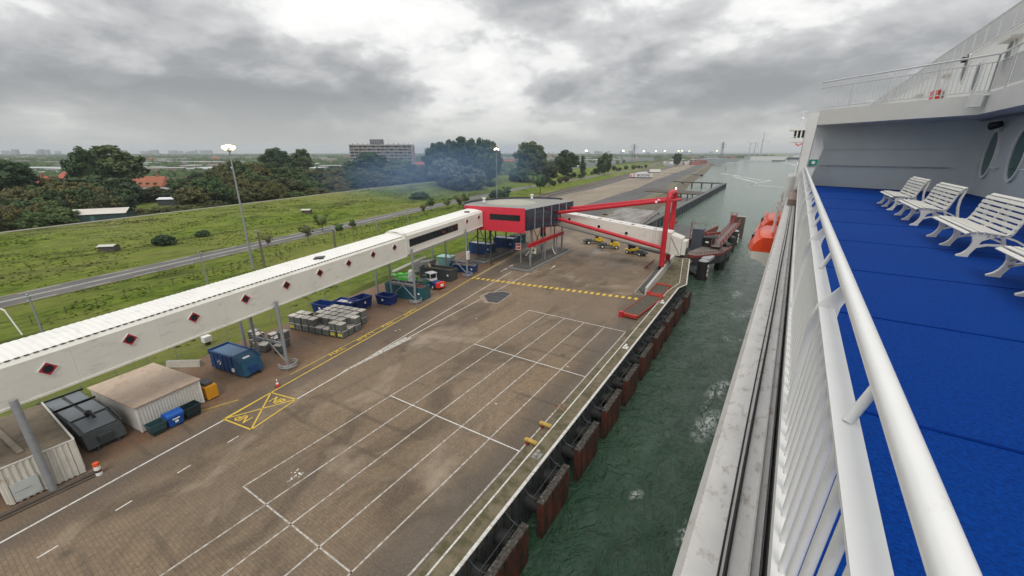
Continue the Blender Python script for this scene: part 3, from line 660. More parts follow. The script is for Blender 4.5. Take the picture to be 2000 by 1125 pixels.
for a, b_ in (((-42.9, 77), (-44.2, 99)),): line(m, a, b_, 0.13)
line(m, (-50.9, 66), (-55.5, 96), 0.13)
m.build('traffic_line', WLINE, kind='structure')
m = MB()
for (x, y) in ((-48.7, 72.5), (-49.1, 75.8), (-40.4, 80.3)):
    d = Vector((-0.14, 1, 0)).normalized(); p = Vector((x, y, 0)); line(m, p, p+d*2.2, 0.16, 0.012)
    q = p+d*2.2; n_ = Vector((-d.y, d.x, 0)); m.poly([(q+n_*.4).to_tuple()[:2]+(.012,), (q-n_*.4).to_tuple()[:2]+(.012,), (q+d*1.3).to_tuple()[:2]+(.012,)])
m.build('painted_arrow', WLINE, kind='structure')
# yellow lines
m = MB(); YL = [(-42.3, 13.8), (-43.3, 19.2), (-45.3, 31.9), (-48.6, 52.6), (-51.2, 65.9), (-55.5, 92)]
for a, b_ in zip(YL, YL[1:]): line(m, a, b_, 0.17, 0.009)
line(m, (-45.2, 22.4), (-47.9, 42.6), 0.11, 0.009); line(m, (-44.8, 16.5), (-46.5, 12.0), 0.11, 0.009)
m.build('yellow_line', YLINE, kind='structure')
m = MB()
for y in (25.7, 29.0, 32.2, 35.5, 38.8, 42.1): line(m, (-45.5-0.14*(y-22.4), y), (-54.5, y-2.6), 0.09, 0.009)
m.build('stall_line', mat('faded_yellow_line', (0.30, 0.22, 0.10), 0.8, 0.2, 2, dirt=(0.17, 0.125, 0.085), dthr=0.5, dsc=2.5, coord='World'), kind='structure')
m = MB(); A, B, C_, D_ = (-42.5, 14.0), (-38.5, 14.6), (-39.7, 19.8), (-43.3, 19.1)
for a, b_ in ((A, B), (B, C_), (C_, D_), (D_, A), (A, C_), (B, D_)): line(m, a, b_, 0.15, 0.013)
m.build('no_parking_box', YLINE, kind='structure')
m = MB(); k = 0; p0, p1 = Vector((-51.2, 65.6, 0)), Vector((-17.4, 71.0, 0)); d = (p1-p0); n_ = 30
for k in range(n_):
    a = p0+d*(k/n_); b_ = p0+d*((k+0.50)/n_); sh = Vector((0.35, 0, 0))
    m.poly([(a.x, a.y-.6, .012), (b_.x, b_.y-.6, .012), (b_.x-.1, b_.y+.6, .012), (a.x-.1, a.y+.6, .012)])
m.build('zebra_stripe', YLINE, kind='structure')
def ground_text(txt, loc, size, rz, material, ext=0.0, M=None, parent=None, name='painted_lettering', kind='structure', sx=1.0):
    cu = bpy.data.curves.new('txt', 'FONT'); cu.body = txt; cu.size = size; cu.align_x = 'CENTER'; cu.align_y = 'CENTER'; cu.extrude = ext; cu.offset = 0.012*size
    ob = bpy.data.objects.new('txt', cu); COL.objects.link(ob); bpy.context.view_layer.update()
    me = bpy.data.meshes.new_from_object(ob.evaluated_get(bpy.context.evaluated_depsgraph_get())); bpy.data.objects.remove(ob)
    me.materials.clear(); me.materials.append(material)
    o = bpy.data.objects.new(name, me); COL.objects.link(o)
    o.parent = parent
    if M is not None: o.matrix_local = M
    else: o.location = loc; o.rotation_euler = (0, 0, rz)
    o.scale.x *= sx
    if kind: o['kind'] = kind
    return o
for t_, x, y in (('FULL', -45.75, 29.1), ('EMPTY', -46.5, 34.4), ('FULL', -47.15, 39.0), ('EMPTY', -47.95, 44.6)):
    ground_text(t_, (x, y, 0.014), 1.0, R(98), YLINE, sx=1.12)
ground_text('NP', (-40.95, 15.15, 0.016), 1.45, R(188), YLINE, sx=.85); ground_text('NP', (-41.15, 18.55, 0.016), 1.45, R(8), YLINE, sx=.85)
m = MB(); rs_ = random.Random(6)
for k in range(13):
    x, y = -29.5+rs_.uniform(-.7, .7), 13.4+rs_.uniform(-.6, .8); m.cbox((x, y, .006), (rs_.uniform(.06, .3), rs_.uniform(.06, .16), .006), rs_.uniform(0, 3))
for x, y in ((-44.3, 38.0), (-44.1, 38.6), (-21.2, 30.5), (-18.2, 41.7), (-37.0, 48.1)): m.cbox((x, y, .006), (.22, .16, .006), .4)
m.build('paint_spots', WLINE, kind='structure')
# flush hatch covers
t = thing('manhole_hatch', (-40.6, 58.3, 0.004), 'dark shield shaped steel hatch set flush in the paving', 'hatch', rz=R(8))
MB().prism([(-2.6, -1.0), (0, -3.8), (2.4, -3.2), (2.4, 3.0), (0.2, 3.6), (-2.2, 1.6)], 0, 0.012).build('hatch_border', mat('pale_hatch_border', (0.27, 0.22, 0.17), 0.8, 0.1, 1), t)
MB().prism([(-1.9, -0.4), (0.3, -3.0), (2.1, -2.8), (2.1, 2.7), (0.3, 3.1), (-1.6, 1.5)], 0.012, 0.022).build('hatch_plate', DARKS, t)
for yy_ in (-1.6, -0.2, 1.2): MB().box(-1.4, yy_, 0.022, 2.0, yy_+0.08, 0.032).build('hatch_joint', MGREY, t)

# ------------------------------------------------------------------ elevated walkway
DV = Vector((-0.1317, 0.9913, 0)); NV = Vector((-0.9913, -0.1317, 0))
W0 = Vector((-44.72, 2.4, 0)); WA = math.atan2(0.1317, 0.9913)
def wz(s): return 7.35+0.0266*s
walk = thing('elevated_walkway', W0, 'long cream covered passenger walkway on grey legs with red diamond windows', 'walkway', rz=WA)
# local frame: +y along, -x outwards (away from camera), near face at x=0
def wall_panel(s0, s1, z_off, name='wall_panel'):
    q = MB(); a, b_ = wz(s0)+z_off, wz(s1)+z_off
    H = 3.32
    sec = lambda z, zz=0: [(0, z), (0, z+H-0.35), (-0.35, z+H), (-3.65, z+H+0.22), (-4.0, z+H-0.1), (-4.0, z)]
    pa = [(x, s0, z) for x, z in sec(a)]; pb = [(x, s1, z) for x, z in sec(b_)]
    n_ = 6; q.add(pa+pb, [tuple(range(6)), tuple(range(11, 5, -1))]+[(i, i+6, (i+1) % 6+6, (i+1) % 6) for i in (0, 1, 4, 5)])
    return q.build(name, CREAM, walk)
s = -14.0; cuts = []
while s < 45.4: cuts.append(s); s += 5.94
cuts[-1] = 45.5
for a, b_ in zip(cuts, cuts[1:]): wall_panel(a, b_-0.006, 0)
cuts2 = [45.5, 51.0, 56.5, 61.5, 67, 72.0]
for a, b_ in zip(cuts2, cuts2[1:]): wall_panel(a, b_-0.006, 0.30)
# ribbed roof sheets
def roof(s0, s1, zo, step, rib):
    q = MB(); pts = []; s = s0; k = 0
    while s <= s1+1e-6:
        z = wz(s)+3.32+zo+0.03; r = rib if k % 2 else 0
        pts += [(-0.28, s, z-0.03+r), (-2.0, s, z+0.21+r), (-3.75, s, z+0.22+r)]; k += 1; s += step
    q.add(pts, [(3*i+j, 3*i+j+1, 3*i+4+j, 3*i+3+j) for i in range(k-1) for j in (0, 1)])
    return q.build('roof_sheet', CREAMR, walk)
roof(-14, 45.3, 0, 0.24, 0.035); roof(45.5, 71.9, 0.30, 0.8, 0.012)
q = MB(); s = -14
while s < 45: z = wz(s)+3.32; q.box(-0.30, s, z-0.03, -0.22, s+0.28, z+0.035); s += 0.5
q.build('gutter_bracket', DARKS, walk, kind='stuff')
for s0, s1, zo in ((-14, 45.4, 0), (45.5, 72, .3)):
    q = MB(); q.beam((0.02, s0, wz(s0)+zo-0.05), (0.02, s1, wz(s1)+zo-0.05), 0.12, 0.16); q.beam((-4.0, s0, wz(s0)+zo-0.05), (-4.0, s1, wz(s1)+zo-0.05), 0.12, 0.16)
    q.build('bottom_rail', CREAM, walk)
MB().box(-4.06, 45.34, wz(45.4), 0.06, 45.55, wz(45.4)+3.75).build('joint_cover', CREAM, walk)
DIA = [2.33, 7.53, 12.73, 17.95, 22.98, 27.87, 32.8, 37.65, 42.5, 65.2, 70.2]
zc_ = [9.26, 9.49, 9.62, 9.83, 9.95, 10.19, 10.31, 10.49, 10.6, 11.52, 11.69]
for s, z in zip(DIA, zc_):
    R_ = 0.62
    fr = MB(); o_ = [(0, R_), (R_, 0), (0, -R_), (-R_, 0)]; i_ = [(0, .43), (.43, 0), (0, -.43), (-.43, 0)]
    fr.add([(0.07, s+a, z+b) for a, b in o_]+[(0.07, s+a*1.0, z+b) for a, b in [(0, .55), (.55, 0), (0, -.55), (-.55, 0)]]+[(0.0, s+a, z+b) for a, b in o_],
           [(i, (i+1) % 4, 4+(i+1) % 4, 4+i) for i in range(4)]+[(8+i, 8+(i+1) % 4, (i+1) % 4, i) for i in range(4)])
    win = fr.build('diamond_window', mat('white_window_trim', (0.68, 0.66, 0.62), 0.5, 0.05, 2), walk)
    q = MB(); q.poly([(0.045, s+a, z+b) for a, b in [(0, .55), (-.55, 0), (0, -.55), (.55, 0)]]); q.build('red_surround', mat('deep_red_trim', (0.42, 0.012, 0.035), 0.45, 0.1, 2), win)
    q = MB(); nseg = 20; q.poly([(0.055, s+.31*math.cos(2*math.pi*i/nseg), z+.31*math.sin(2*math.pi*i/nseg)) for i in range(nseg)]); q.build('round_pane', GLASSD, win)
# long strip window with eight panes
q = MB(); s0, s1 = 46.3, 61.6; za, zb = wz(s0)+0.30+1.02, wz(s1)+0.30+1.02
q.extr([(0.0, s0, za), (0.0, s1, zb), (0.0, s1, zb+1.28), (0.0, s0, za+1.28)], (0.05, 0, 0))
sw = q.build('strip_window', BLACKP, walk)
npn = 14
for i in range(npn):
    a, b_ = s0+0.12+(s1-s0-0.24)*i/npn, s0+0.12+(s1-s0-0.24)*(i+0.9)/npn; z1, z2 = za+(zb-za)*i/npn, za+(zb-za)*(i+.9)/npn
    q = MB(); q.poly([(0.055, a, z1+.12), (0.055, b_, z2+.12), (0.055, b_, z2+1.16), (0.055, a, z1+1.16)]); q.build('window_pane', GLASSD, sw)
q = MB(); q.box(0.06, 56.2, zb-0.25+.62, 0.08, 56.9, zb-.25+.72); q.build('red_notice', SIGNR, sw)
for s in (44.0-14.5, 68.0):
    zz_ = wz(s)+3.32+(0.3 if s > 46 else 0); q = MB(); q.prism([(-1.6, s-1.0), (-0.9, s), (-1.6, s+1.0), (-2.3, s)], zz_+0.10, zz_+0.30); q.build('roof_light', BLACKP, walk)
# support frames
def frame(s, inner=9.0, big=False):
    zt = wz(s)+0.15+(0.3 if s > 46 else 0)
    r = 0.20 if not big else 0.24
    fx_ = 0.42 if not big else 0.98
    q = MB(); q.tube((fx_, s, 0), (0.42 if not big else .6, s, zt+0.55), r, r, 14); q.build('support_leg', GALV, walk, True)
    if big:
        q = MB(); q.beam((.6, s, zt-.2), (-4, s, zt-.2), .2, .3); q.build('cross_beam', GALV, walk); return
    q = MB(); q.tube((-inner, s+1.0, 0), (-inner, s+1.0, zt), r, r, 14); q.build('support_leg', GALV, walk, True)
    q = MB(); q.tube((-4.6, s-0.2, 0), (-4.6, s-0.2, zt), r*.85, n=12); q.build('support_leg', GALV, walk, True)
    q = MB(); q.beam((0.42, s, zt-0.25), (-inner, s+1.0, zt-0.25), 0.25, 0.4); q.beam((0.42, s, 3.2), (-4.6, s-0.2, 3.2), 0.18, 0.25); q.build('cross_beam', GALV, walk)
    for a, b_ in (((0.42, s, 0.6), (-4.6, s-0.2, 5.2)), ((-4.6, s-.2, 0.6), (0.42, s, 5.2))):
        q = MB(); q.tube(a, b_, 0.06, n=6); q.build('brace', GALV, walk)
    q = MB(); q.cbox((0.42, s, 0.06), (0.9, 0.9, 0.12)); q.build('footing', CONC, walk)
for s in (0, 21.0, 46.2, 63.9): frame(s, big=(s == 0))
q = MB(); q.cbox((0.67, -0.05, 6.6), (0.16, 0.3, 0.16)); q.build('leg_light', STICK, walk)
# curved crash rails round three legs
for s, lab in ((21.0, 'curved galvanised crash rail round the walkway leg beside the traffic cone'), (46.2, 'curved galvanised crash rail round the walkway leg by the teal container'), (63.9, 'small galvanised crash rail round the last walkway leg before the red terminal')):
    P_ = W0+DV*s-NV*0.42
    t = thing('crash_rail', (P_.x, P_.y, 0), lab, 'crash rail', 'crash rails round walkway legs')
    for z in (0.42, 0.72):
        q = MB(); q.path([(1.0*math.cos(a)+0.1, 1.0*math.sin(a), z) for a in [R(-120)+R(240)*i/16 for i in range(17)]], 0.085, 8); q.build('rail', GALV, t, True)
    for a in (-100, -40, 40, 100): q = MB(); q.tube((1.0*math.cos(R(a))+.1, math.sin(R(a)), 0), (1.0*math.cos(R(a))+.1, math.sin(R(a)), 0.7), 0.06, n=6); q.build('post', GALV, t)
t = thing('switch_cabinet', W0+DV*63.9-NV*0.75+Vector((0, 0, 4.6)), 'white box fixed to the walkway leg nearest the red terminal', 'cabinet')
MB().cbox((0, 0, 0), (.35, .8, 1.7)).build('casing', STICK, t, bevel=.02); MB().box(.176, -.33, -.75, .19, .33, .75).build('door', mat('light_grey', (.55, .55, .54), .5, .05, 1), t)

# ------------------------------------------------------------------ terminal pavilion
pav = thing('terminal_pavilion', (-50, 85, 0), 'dark fan shaped terminal building on stilts with a red front wall', 'terminal building')
O = Vector((-50, 85, 0))
def lp(x, y, z=0): return Vector((x, y, z))-O
A1, A2 = (-57.4, 73.7), (-44.5, 75.9)       # red wall
B2 = (-43.0, 96.8)
arc = [(-48.0, 98.4), (-53.0, 97.2), (-57.8, 94.3), (-61.0, 90.3), (-62.6, 85.5), (-62.8, 80.6), (-61.6, 76.2), (-59.6, 74.0)]
zb_, zt_ = 9.0, 13.45
foot = [A1, A2, B2]+arc
q = MB(); q.prism([(p[0]+50, p[1]-85) for p in foot], zb_, zt_-0.25); q.build('core_wall', GLASSB, pav)
q = MB(); q.prism([((p[0]+50)*1.0, (p[1]-85)) for p in foot], zt_-0.25, zt_); q.build('roof_slab', ROOFG, pav)
q = MB(); rs = [lp(*p, zt_+0.12) for p in ([(-46.5, 97.9)]+arc)]
for a, b_ in zip(rs, rs[1:]): q.beam(a, b_, 0.3, 0.6)
q.build('parapet', DARKS, pav)
q = MB(); cx_, cy_ = -54.5+50, 86-85
ring = [(cx_+6.2*math.cos(2*math.pi*i/20), cy_+6.0*math.sin(2*math.pi*i/20)) for i in range(20)]
q.add([(x, y, zt_+.01) for x, y in ring]+[(cx_+(x-cx_)*.55, cy_+(y-cy_)*.55, zt_+.4) for x, y in ring]+[(cx_, cy_, zt_+.5)], [(i, (i+1) % 20, 20+(i+1) % 20, 20+i) for i in range(20)]+[(20+i, 20+(i+1) % 20, 40) for i in range(20)])
q.build('roof_dome', mat('pale_roof_membrane', (0.36, 0.35, 0.29), 0.8, 0.08, .4), pav, True)
# red wall panels
a_, b2_ = Vector(A1+(0,)), Vector(A2+(0,)); dW = (b2_-a_).normalized(); nW = Vector((dW.y, -dW.x, 0)); Lw = (b2_-a_).length
aa = a_-dW*1.4; LL = Lw+1.4
def redpanel(u0, u1, z0, z1, zt0=None):
    q = MB(); p = [aa+dW*u0+nW*0.03, aa+dW*u1+nW*0.03]
    q.extr([(p[0].x+50, p[0].y-85, z0), (p[1].x+50, p[1].y-85, z0), (p[1].x+50, p[1].y-85, z1), (p[0].x+50, p[0].y-85, zt0 or z1)], nW*0.22)
    return q.build('red_wall_panel', REDP, pav)
w0_, w1_, wz0, wz1 = 6.2, 13.4, 10.95, 12.25
for k in range(5): redpanel(k*1.2, (k+1)*1.2+(0.2 if k == 4 else -.02), zb_-0.5, 13.75)
redpanel(w0_, w1_, zb_-0.5, wz0); redpanel(w0_, w1_, wz1, 13.75); redpanel(w1_, LL, zb_-0.5, 13.75)
q = MB(); p = aa+dW*w0_+nW*.08; r_ = aa+dW*w1_+nW*.08
q.extr([(p.x+50, p.y-85, wz0), (r_.x+50, r_.y-85, wz0), (r_.x+50, r_.y-85, wz1), (p.x+50, p.y-85, wz1)], nW*0.04); wf = q.build('front_window', BLACKP, pav)
for i in range(9):
    u0 = w0_+0.1+(w1_-w0_-.2)*i/9; u1 = u0+(w1_-w0_-.2)/9-.1; p = aa+dW*u0+nW*.13; r_ = aa+dW*u1+nW*.13
    MB().poly([(p.x+50, p.y-85, wz0+.1), (r_.x+50, r_.y-85, wz0+.1), (r_.x+50, r_.y-85, wz1-.1), (p.x+50, p.y-85, wz1-.1)]).build('window_pane', GLASSD, wf)
# glazed side with steel mullions
c_, d_ = Vector(A2+(0,)), Vector(B2+(0,)); dS = (d_-c_).normalized(); nS = Vector((dS.y, -dS.x, 0)); Ls = (d_-c_).length
for i in range(6):
    u0, u1 = Ls*i/6+.12, Ls*(i+1)/6-.12; p = c_+dS*u0+nS*.02; r_ = c_+dS*u1+nS*.02
    q = MB(); q.extr([(p.x+50, p.y-85, zb_-.1), (r_.x+50, r_.y-85, zb_-.1), (r_.x+50, r_.y-85, zt_), (p.x+50, p.y-85, zt_)], nS*.08); gpn = q.build('glazing_panel', GLASSB, pav)
    for k in range(3):
        if (i+k) % 2: continue
        uu = u0+.3+k*1.0; p = c_+dS*uu+nS*.12; r_ = c_+dS*(uu+.35)+nS*.12
        MB().poly([(p.x+50, p.y-85, 10.6), (r_.x+50, r_.y-85, 10.6), (r_.x+50, r_.y-85, 12.2), (p.x+50, p.y-85, 12.2)]).build('reflecting_pane', GLASSD, gpn)
for i in range(1, 7):
    p = c_+dS*(Ls*i/6)+nS*.14; q = MB(); q.beam((p.x+50, p.y-85, zb_-.2), (p.x+50, p.y-85, zt_+.1), .22, .16); q.build('mullion', GALV, pav)
# stilts
for (x, y) in [(-47.8, 79.6), (-45.4, 80.0), (-45.3, 85.7), (-45.4, 91.9), (-45.7, 97), (-48.5, 86), (-48.8, 92), (-51.5, 97), (-57.2, 78.8), (-57.8, 84), (-58.6, 90), (-60.4, 80), (-61.0, 86), (-54.0, 76.5), (-61.5, 77), (-52, 92)]:
    q = MB(); q.tube((x+50, y-85, 0.0), (x+50, y-85, zb_), .17, n=10); q.build('stilt', GALV if x > -52 else DARKS, pav, True)
for a, b_ in (((-48.5, 86, 1), (-48.8, 92, 8.4)), ((-48.5, 86, 8.4), (-48.8, 92, 1)), ((-57.2, 78.8, 4), (-57.8, 84, 8.6)), ((-57.8, 84, 4), (-57.2, 78.8, 8.6)), ((-61, 77, 4), (-60.8, 86, 8.5)), ((-60.4, 80, 8.5), (-57.2, 78.8, 4.5))):
    q = MB(); q.tube(lp(*a), lp(*b_), .08, n=6); q.build('brace', DARKS, pav)
q = MB(); q.tube(lp(-57.2, 78.8, 5.4), lp(-45.4, 80, 5.4), .09, n=6); q.tube(lp(-61, 80, 5.2), lp(-57.2, 78.8, 5.2), .1, n=6); q.build('tie_beam', DARKS, pav)
for (x, y, s_) in ((-59.0, 81.0, 1.0), (-53.5, 94.5, 1.0)):
    q = MB(); q.tube((x+50, y-85, zt_+.2), (x+50, y-85, zt_+1.1), .32, n=10); q.tube((x+50, y-85, zt_+1.1), (x+50, y-85, zt_+1.35), .5, n=10); q.build('roof_vent', STICK, pav, True)
# tall light pole in front
t = thing('flood_pole', (-44.9, 79.0, 0), 'tall grey pole with teal collar standing on the traffic island under the pavilion', 'pole')
q = MB(); q.tube((0, 0, 0), (0, 0, 13.6), .16, .14, 12); q.build('shaft', GALV, t, True)
q = MB(); q.tube((0, 0, 2.4), (0, 0, 3.0), .34, n=12); q.build('collar', LTEAL, t)
# islands
def island(pts, label, name='traffic_island'):
    q = MB(); q.prism(pts, 0, 0.42)
    o = q.build(name, CONC, kind='structure')
    cxx = sum(p[0] for p in pts)/len(pts); cyy = sum(p[1] for p in pts)/len(pts)
    q = MB(); q.prism([(cxx+(p[0]-cxx)*.86, cyy+(p[1]-cyy)*.965) for p in pts], 0.42, 0.70); q.build(name, mat('dark_island_top', (0.095, 0.085, 0.075), .9, .2, 1), kind='structure')
island([(-47.6, 75.4), (-43.3, 75.6), (-44.2, 98.9), (-49.2, 98.9)], '')
island([(-59.2, 76.2), (-55.6, 76.2), (-57.6, 99.5), (-62.5, 99.5)], '')
for pts, lab in (([(-48.0, 75.4), (-47.6, 74.9), (-42.9, 75.0), (-42.7, 75.6), (-43.7, 99.2)], 'galvanised crash barrier round the traffic island under the glazed side'), ([(-59.4, 75.8), (-55.3, 75.7), (-57.2, 99.6)], 'galvanised crash barrier round the rear traffic island')):
    t = thing('crash_barrier', (pts[0][0], pts[0][1], 0), lab, 'crash barrier', 'crash barriers round the islands')
    lo = [Vector((p[0]-pts[0][0], p[1]-pts[0][1], 0)) for p in pts]
    for z in (0.45, 0.7):
        q = MB()
        for a, b_ in zip(lo, lo[1:]): q.beam(a+Vector((0, 0, z)), b_+Vector((0, 0, z)), .07, .16)
        q.build('rail', GALV, t)
    q = MB()
    for a, b_ in zip(lo, lo[1:]):
        k_ = max(1, int((b_-a).length/2))
        for i in range(k_): p = a+(b_-a)*i/k_; MB().box(p.x-.05, p.y-.05, 0, p.x+.05, p.y+.05, .7).build('post', GALV, t)
# signs by the lanes
def sign(loc, rz, label, face, art):
    t = thing('lane_sign', loc, label, 'sign', rz=rz)
    MB().box(-.62, -.06, -.75, .62, 0, .75).build('sign_board', STICK, t)
    art(t)
def noentry(t):
    q = MB(); q.poly([(-.46+.0, -.065, -.6), (.46, -.065, -.6), (.46, -.065, .6), (-.46, -.065, .6)]); q.build('red_field', SIGNR, t)
    q = MB(); q.box(-.34, -.085, -.12, .34, -.07, .12); q.build('white_bar', STICK, t)
def diam(t):
    q = MB(); q.poly([(0, -.065, -.6), (.5, -.065, 0), (0, -.065, .6), (-.5, -.065, 0)]); q.build('yellow_field', SIGNY, t)
    q = MB(); q.tube((0, -.07, 0), (0, -.09, 0), .2, n=14); q.build('dark_spot', DGREEN, t)
    q = MB(); q.box(-.05, -.1, -.4, .05, -.09, .4); q.box(-.35, -.1, -.05, .35, -.09, .05); q.build('cross_mark', DGREEN, t)
sign((-48.0, 78.9, 4.6), R(15), 'red and white no entry sign hanging between the two islands', SIGNR, noentry)
sign((-44.6, 79.9, 3.9), R(12), 'pale yellow diamond sign on the pole under the glazed side', SIGNY, diam)
# hanging hose
t = thing('white_hose', (-47.0, 80.5, 0), 'white hose hanging from the underside of the terminal pavilion', 'hose')
MB().path([(0, 0, 9), (.2, .2, 7.6), (.1, .1, 6.2), (.6, .6, 4.6), (.7, .8, 3.4), (0, 0, 2.2)], .09, 8).build('hose_run', STICK, t, True)
t = thing('white_hose', (-45.8, 90.5, 0), 'white hose coiled down to the island near the travelling beam', 'hose')
MB().path([(0, 0, 8), (.2, .0, 6.0), (-.1, .3, 4.2), (.4, .4, 2.4), (.8, .6, 1.3), (1.4, .4, .8)], .13, 8).build('hose_run', STICK, t, True)

# ------------------------------------------------------------------ red gantry and boarding bridge
gan = thing('red_gantry', (-18.5, 92.5, 0), 'tall red tubular steel gantry standing on the pale wall by the quay edge', 'gantry')
G0 = Vector((-18.5, 92.5, 0))
def gl(x, y, z): return Vector((x, y, z))-G0
RT = 0.52
q = MB(); pts = [gl(-18.5, 89.7, 1.6), gl(-18.5, 89.65, 9), gl(-18.5, 89.6, 15.6), gl(-18.5, 89.75, 16.4), gl(-18.5, 90.1, 16.9), gl(-18.5, 90.7, 17.1), gl(-18.5, 94.6, 17.1), gl(-18.5, 95.2, 16.9), gl(-18.5, 95.6, 16.4), gl(-18.5, 95.7, 15.6), gl(-18.5, 95.7, 9), gl(-18.5, 95.7, 1.6)]
q.path(pts, RT, 16); q.build('portal_tube', RED, gan, True)
q = MB(); q.path([gl(-18.5, 90.1, 4.5), gl(-18.5, 90.9, 9), gl(-18.5, 91.3, 13.5)], .16, 8); q.path([gl(-18.5, 96.1, 5), gl(-18.5, 96.7, 9), gl(-18.5, 97.0, 13)], .2, 8); q.build('raking_strut', RED, gan, True)
for z in (2.0, 3.9):
    q = MB(); q.beam(gl(-18.5, 89.7, z), gl(-18.5, 95.7, z), .4, .35); q.build('base_beam', RED, gan)
MB().box(-.5, -2.2, 2.1, -.42, 2.2, 3.8).build('base_plate', REDP, gan)
for y in (89.7, 95.7): q = MB(); q.tube(gl(-18.5, y, .9), gl(-18.5, y, 1.75), .62, n=16); q.build('leg_shoe', BLACKP, gan)
q = MB(); q.tube(gl(-18.5, 95.5, 17.4), gl(-18.5, 95.5, 17.9), .12, n=8); q.build('beacon', mat('lit_beacon', (1, .7, .6), .4, 0, 1, emit=(1, .6, .5, 4)), gan)
q = MB(); q.path([gl(-19.1, 89.6, 15.3), gl(-20.6, 89.5, 15.7), gl(-20.9, 89.5, 15.1)], .14, 8); q.ball(gl(-20.9, 89.5, 15.2), .32, 10, 6); q.build('camera_arm', STICK, gan, True)
for dx in (0, .5): q = MB(); q.tube(gl(-20.6+dx*.5, 89.6, 15), gl(-20.9+dx, 89.7, 5.2), .03, n=5); q.build('cable', GALV, gan)
# stays from the pavilion to the gantry
for a, b_, r_ in (((-47.2, 89.9, 10.7), (-18.9, 89.7, 15.6), .40), ((-44.0, 95.7, 11.6), (-18.9, 95.7, 15.6), .40), ((-47.2, 89.9, 10.5), (-18.9, 89.7, 5.7), .40)):
    q = MB(); q.tube(gl(*a), gl(*b_), r_, n=14); q.build('stay_tube', RED, gan, True)
q = MB(); q.tube(gl(-18.9, 89.7, 15.55), gl(-17.3, 95.7, 15.4), .28, n=12); q.build('top_tie', RED, gan, True)
for i, (x, y) in enumerate(((-47.4, 89.6), (-44.6, 95.8))):
    q = MB(); q.beam(gl(x, y, 6.2 if i == 0 else 8), gl(x, y, 12.2), .9, .9); q.build('head_column', RED, gan)
q = MB(); q.beam(gl(-47.4, 89.6, 12.0), gl(-43.6, 96.2, 12.6), .35, 1.1); q.beam(gl(-47.6, 90.0, 9.0), gl(-45.2, 92.5, 9), .5, 3); q.build('head_beam', RED, gan)
q = MB(); q.tube(gl(-47.4, 89.6, 5.3), gl(-47.4, 89.6, 6.3), .7, n=14); q.build('pivot', BLACKP, gan)
tb = thing('travelling_beam', (-46, 88, 0), 'red I section beam on thin grey posts in front of the pavilion glazing', 'beam')
for z, hh in ((5.3, .12), (5.62, .5), (5.95, .12)): q = MB(); q.beam((-.1+2.2, -11.5, z), (.2+1.2, 7.5, z), .7 if hh < .2 else .2, hh); q.build('flange' if hh < .2 else 'web', RED, tb)
for y in (-10.5, -3, 3.5, 7): q = MB(); q.tube((1.9-.03*(y+10), y, 0), (1.9-.03*(y+10), y, 5.2), .14, n=8); q.build('post', GALV, tb)
# boarding bridge tube
bb = thing('boarding_bridge', (-46, 92.6, 0), 'cream enclosed boarding bridge with round portholes sloping down to the gantry', 'boarding bridge')
def bl(x, y, z): return Vector((x+46, y-92.6, z))
def btube(x0, x1, z0, z1, hw, h, name, material=CREAM, h2=None):
    q = MB(); sec = lambda x, z, h: [bl(x, 92.6-hw, z), bl(x, 92.6-hw, z+h), bl(x, 92.6+hw, z+h), bl(x, 92.6+hw, z)]
    q.add(sec(x0, z0, h)+sec(x1, z1, h2 or h), [(0, 1, 2, 3), (7, 6, 5, 4), (0, 4, 5, 1), (1, 5, 6, 2), (2, 6, 7, 3), (3, 7, 4, 0)]); return q.build(name, material, bb)
zbx = lambda x: 7.8+(x+41.6)*(-.139)
ztx = lambda x: 10.9+(x+40.4)*(-.092)
x = -46.0; k = 0
while x < -17.6:
    x2 = min(x+3.56, -17.5); btube(x, x2-.01, zbx(x), zbx(x2), 1.7, ztx(x)-zbx(x), 'shell_panel', CREAM, ztx(x2)-zbx(x2)); x = x2
    if x >= -17.5: break
for x_ in (-41.0, -33.5, -27.0):
    zc2 = zbx(x_)+2.1; q = MB(); q.tube(bl(x_, 90.88, zc2), bl(x_, 90.80, zc2), .46, n=18); ph = q.build('porthole', STICK, bb); q = MB(); q.tube(bl(x_, 90.81, zc2), bl(x_, 90.78, zc2), .36, n=18); q.build('pane', GLASSD, ph)
q = MB(); q.beam(bl(-46, 92.6, ztx(-46)+.05), bl(-17.6, 92.6, ztx(-17.6)+.05), 3.3, .1); q.build('roof_sheet', CREAMR, bb)
x = -44.5; k = 0
while x < -19:
    q = MB(); wdt = .55 if k % 3 == 1 else .3; q.beam(bl(x, 91.9, ztx(x)+.12), bl(x+.2, 92.9 if k % 3 == 1 else 92.2, ztx(x+.2)+.12), wdt, .06); q.build('roof_hatch', BLACKP, bb); x += 2.6; k += 1
q = MB(); q.beam(bl(-46, 90.92, zbx(-46)-.12), bl(-17.6, 90.92, zbx(-17.6)-.12), .25, .3); q.beam(bl(-46, 94.28, zbx(-46)-.12), bl(-17.6, 94.28, zbx(-17.6)-.12), .25, .3); q.build('bottom_rail', GALV, bb)
btube(-17.45, -15.2, 4.3, 4.2, 1.85, 4.2, 'end_hood', CREAM, 3.6); btube(-15.15, -14.3, 4.4, 4.4, 1.5, 2.9, 'end_bellows')
q = MB(); q.beam(bl(-17.3, 90.70, 7.9), bl(-15.3, 90.70, 4.4), .06, .12); q.build('hood_brace', GALV, bb)
q = MB(); q.beam(bl(-14.2, 91.3, 4.9), bl(-14.2, 93.9, 4.9), .25, 1.6); q.build('end_door', DGREY, bb)
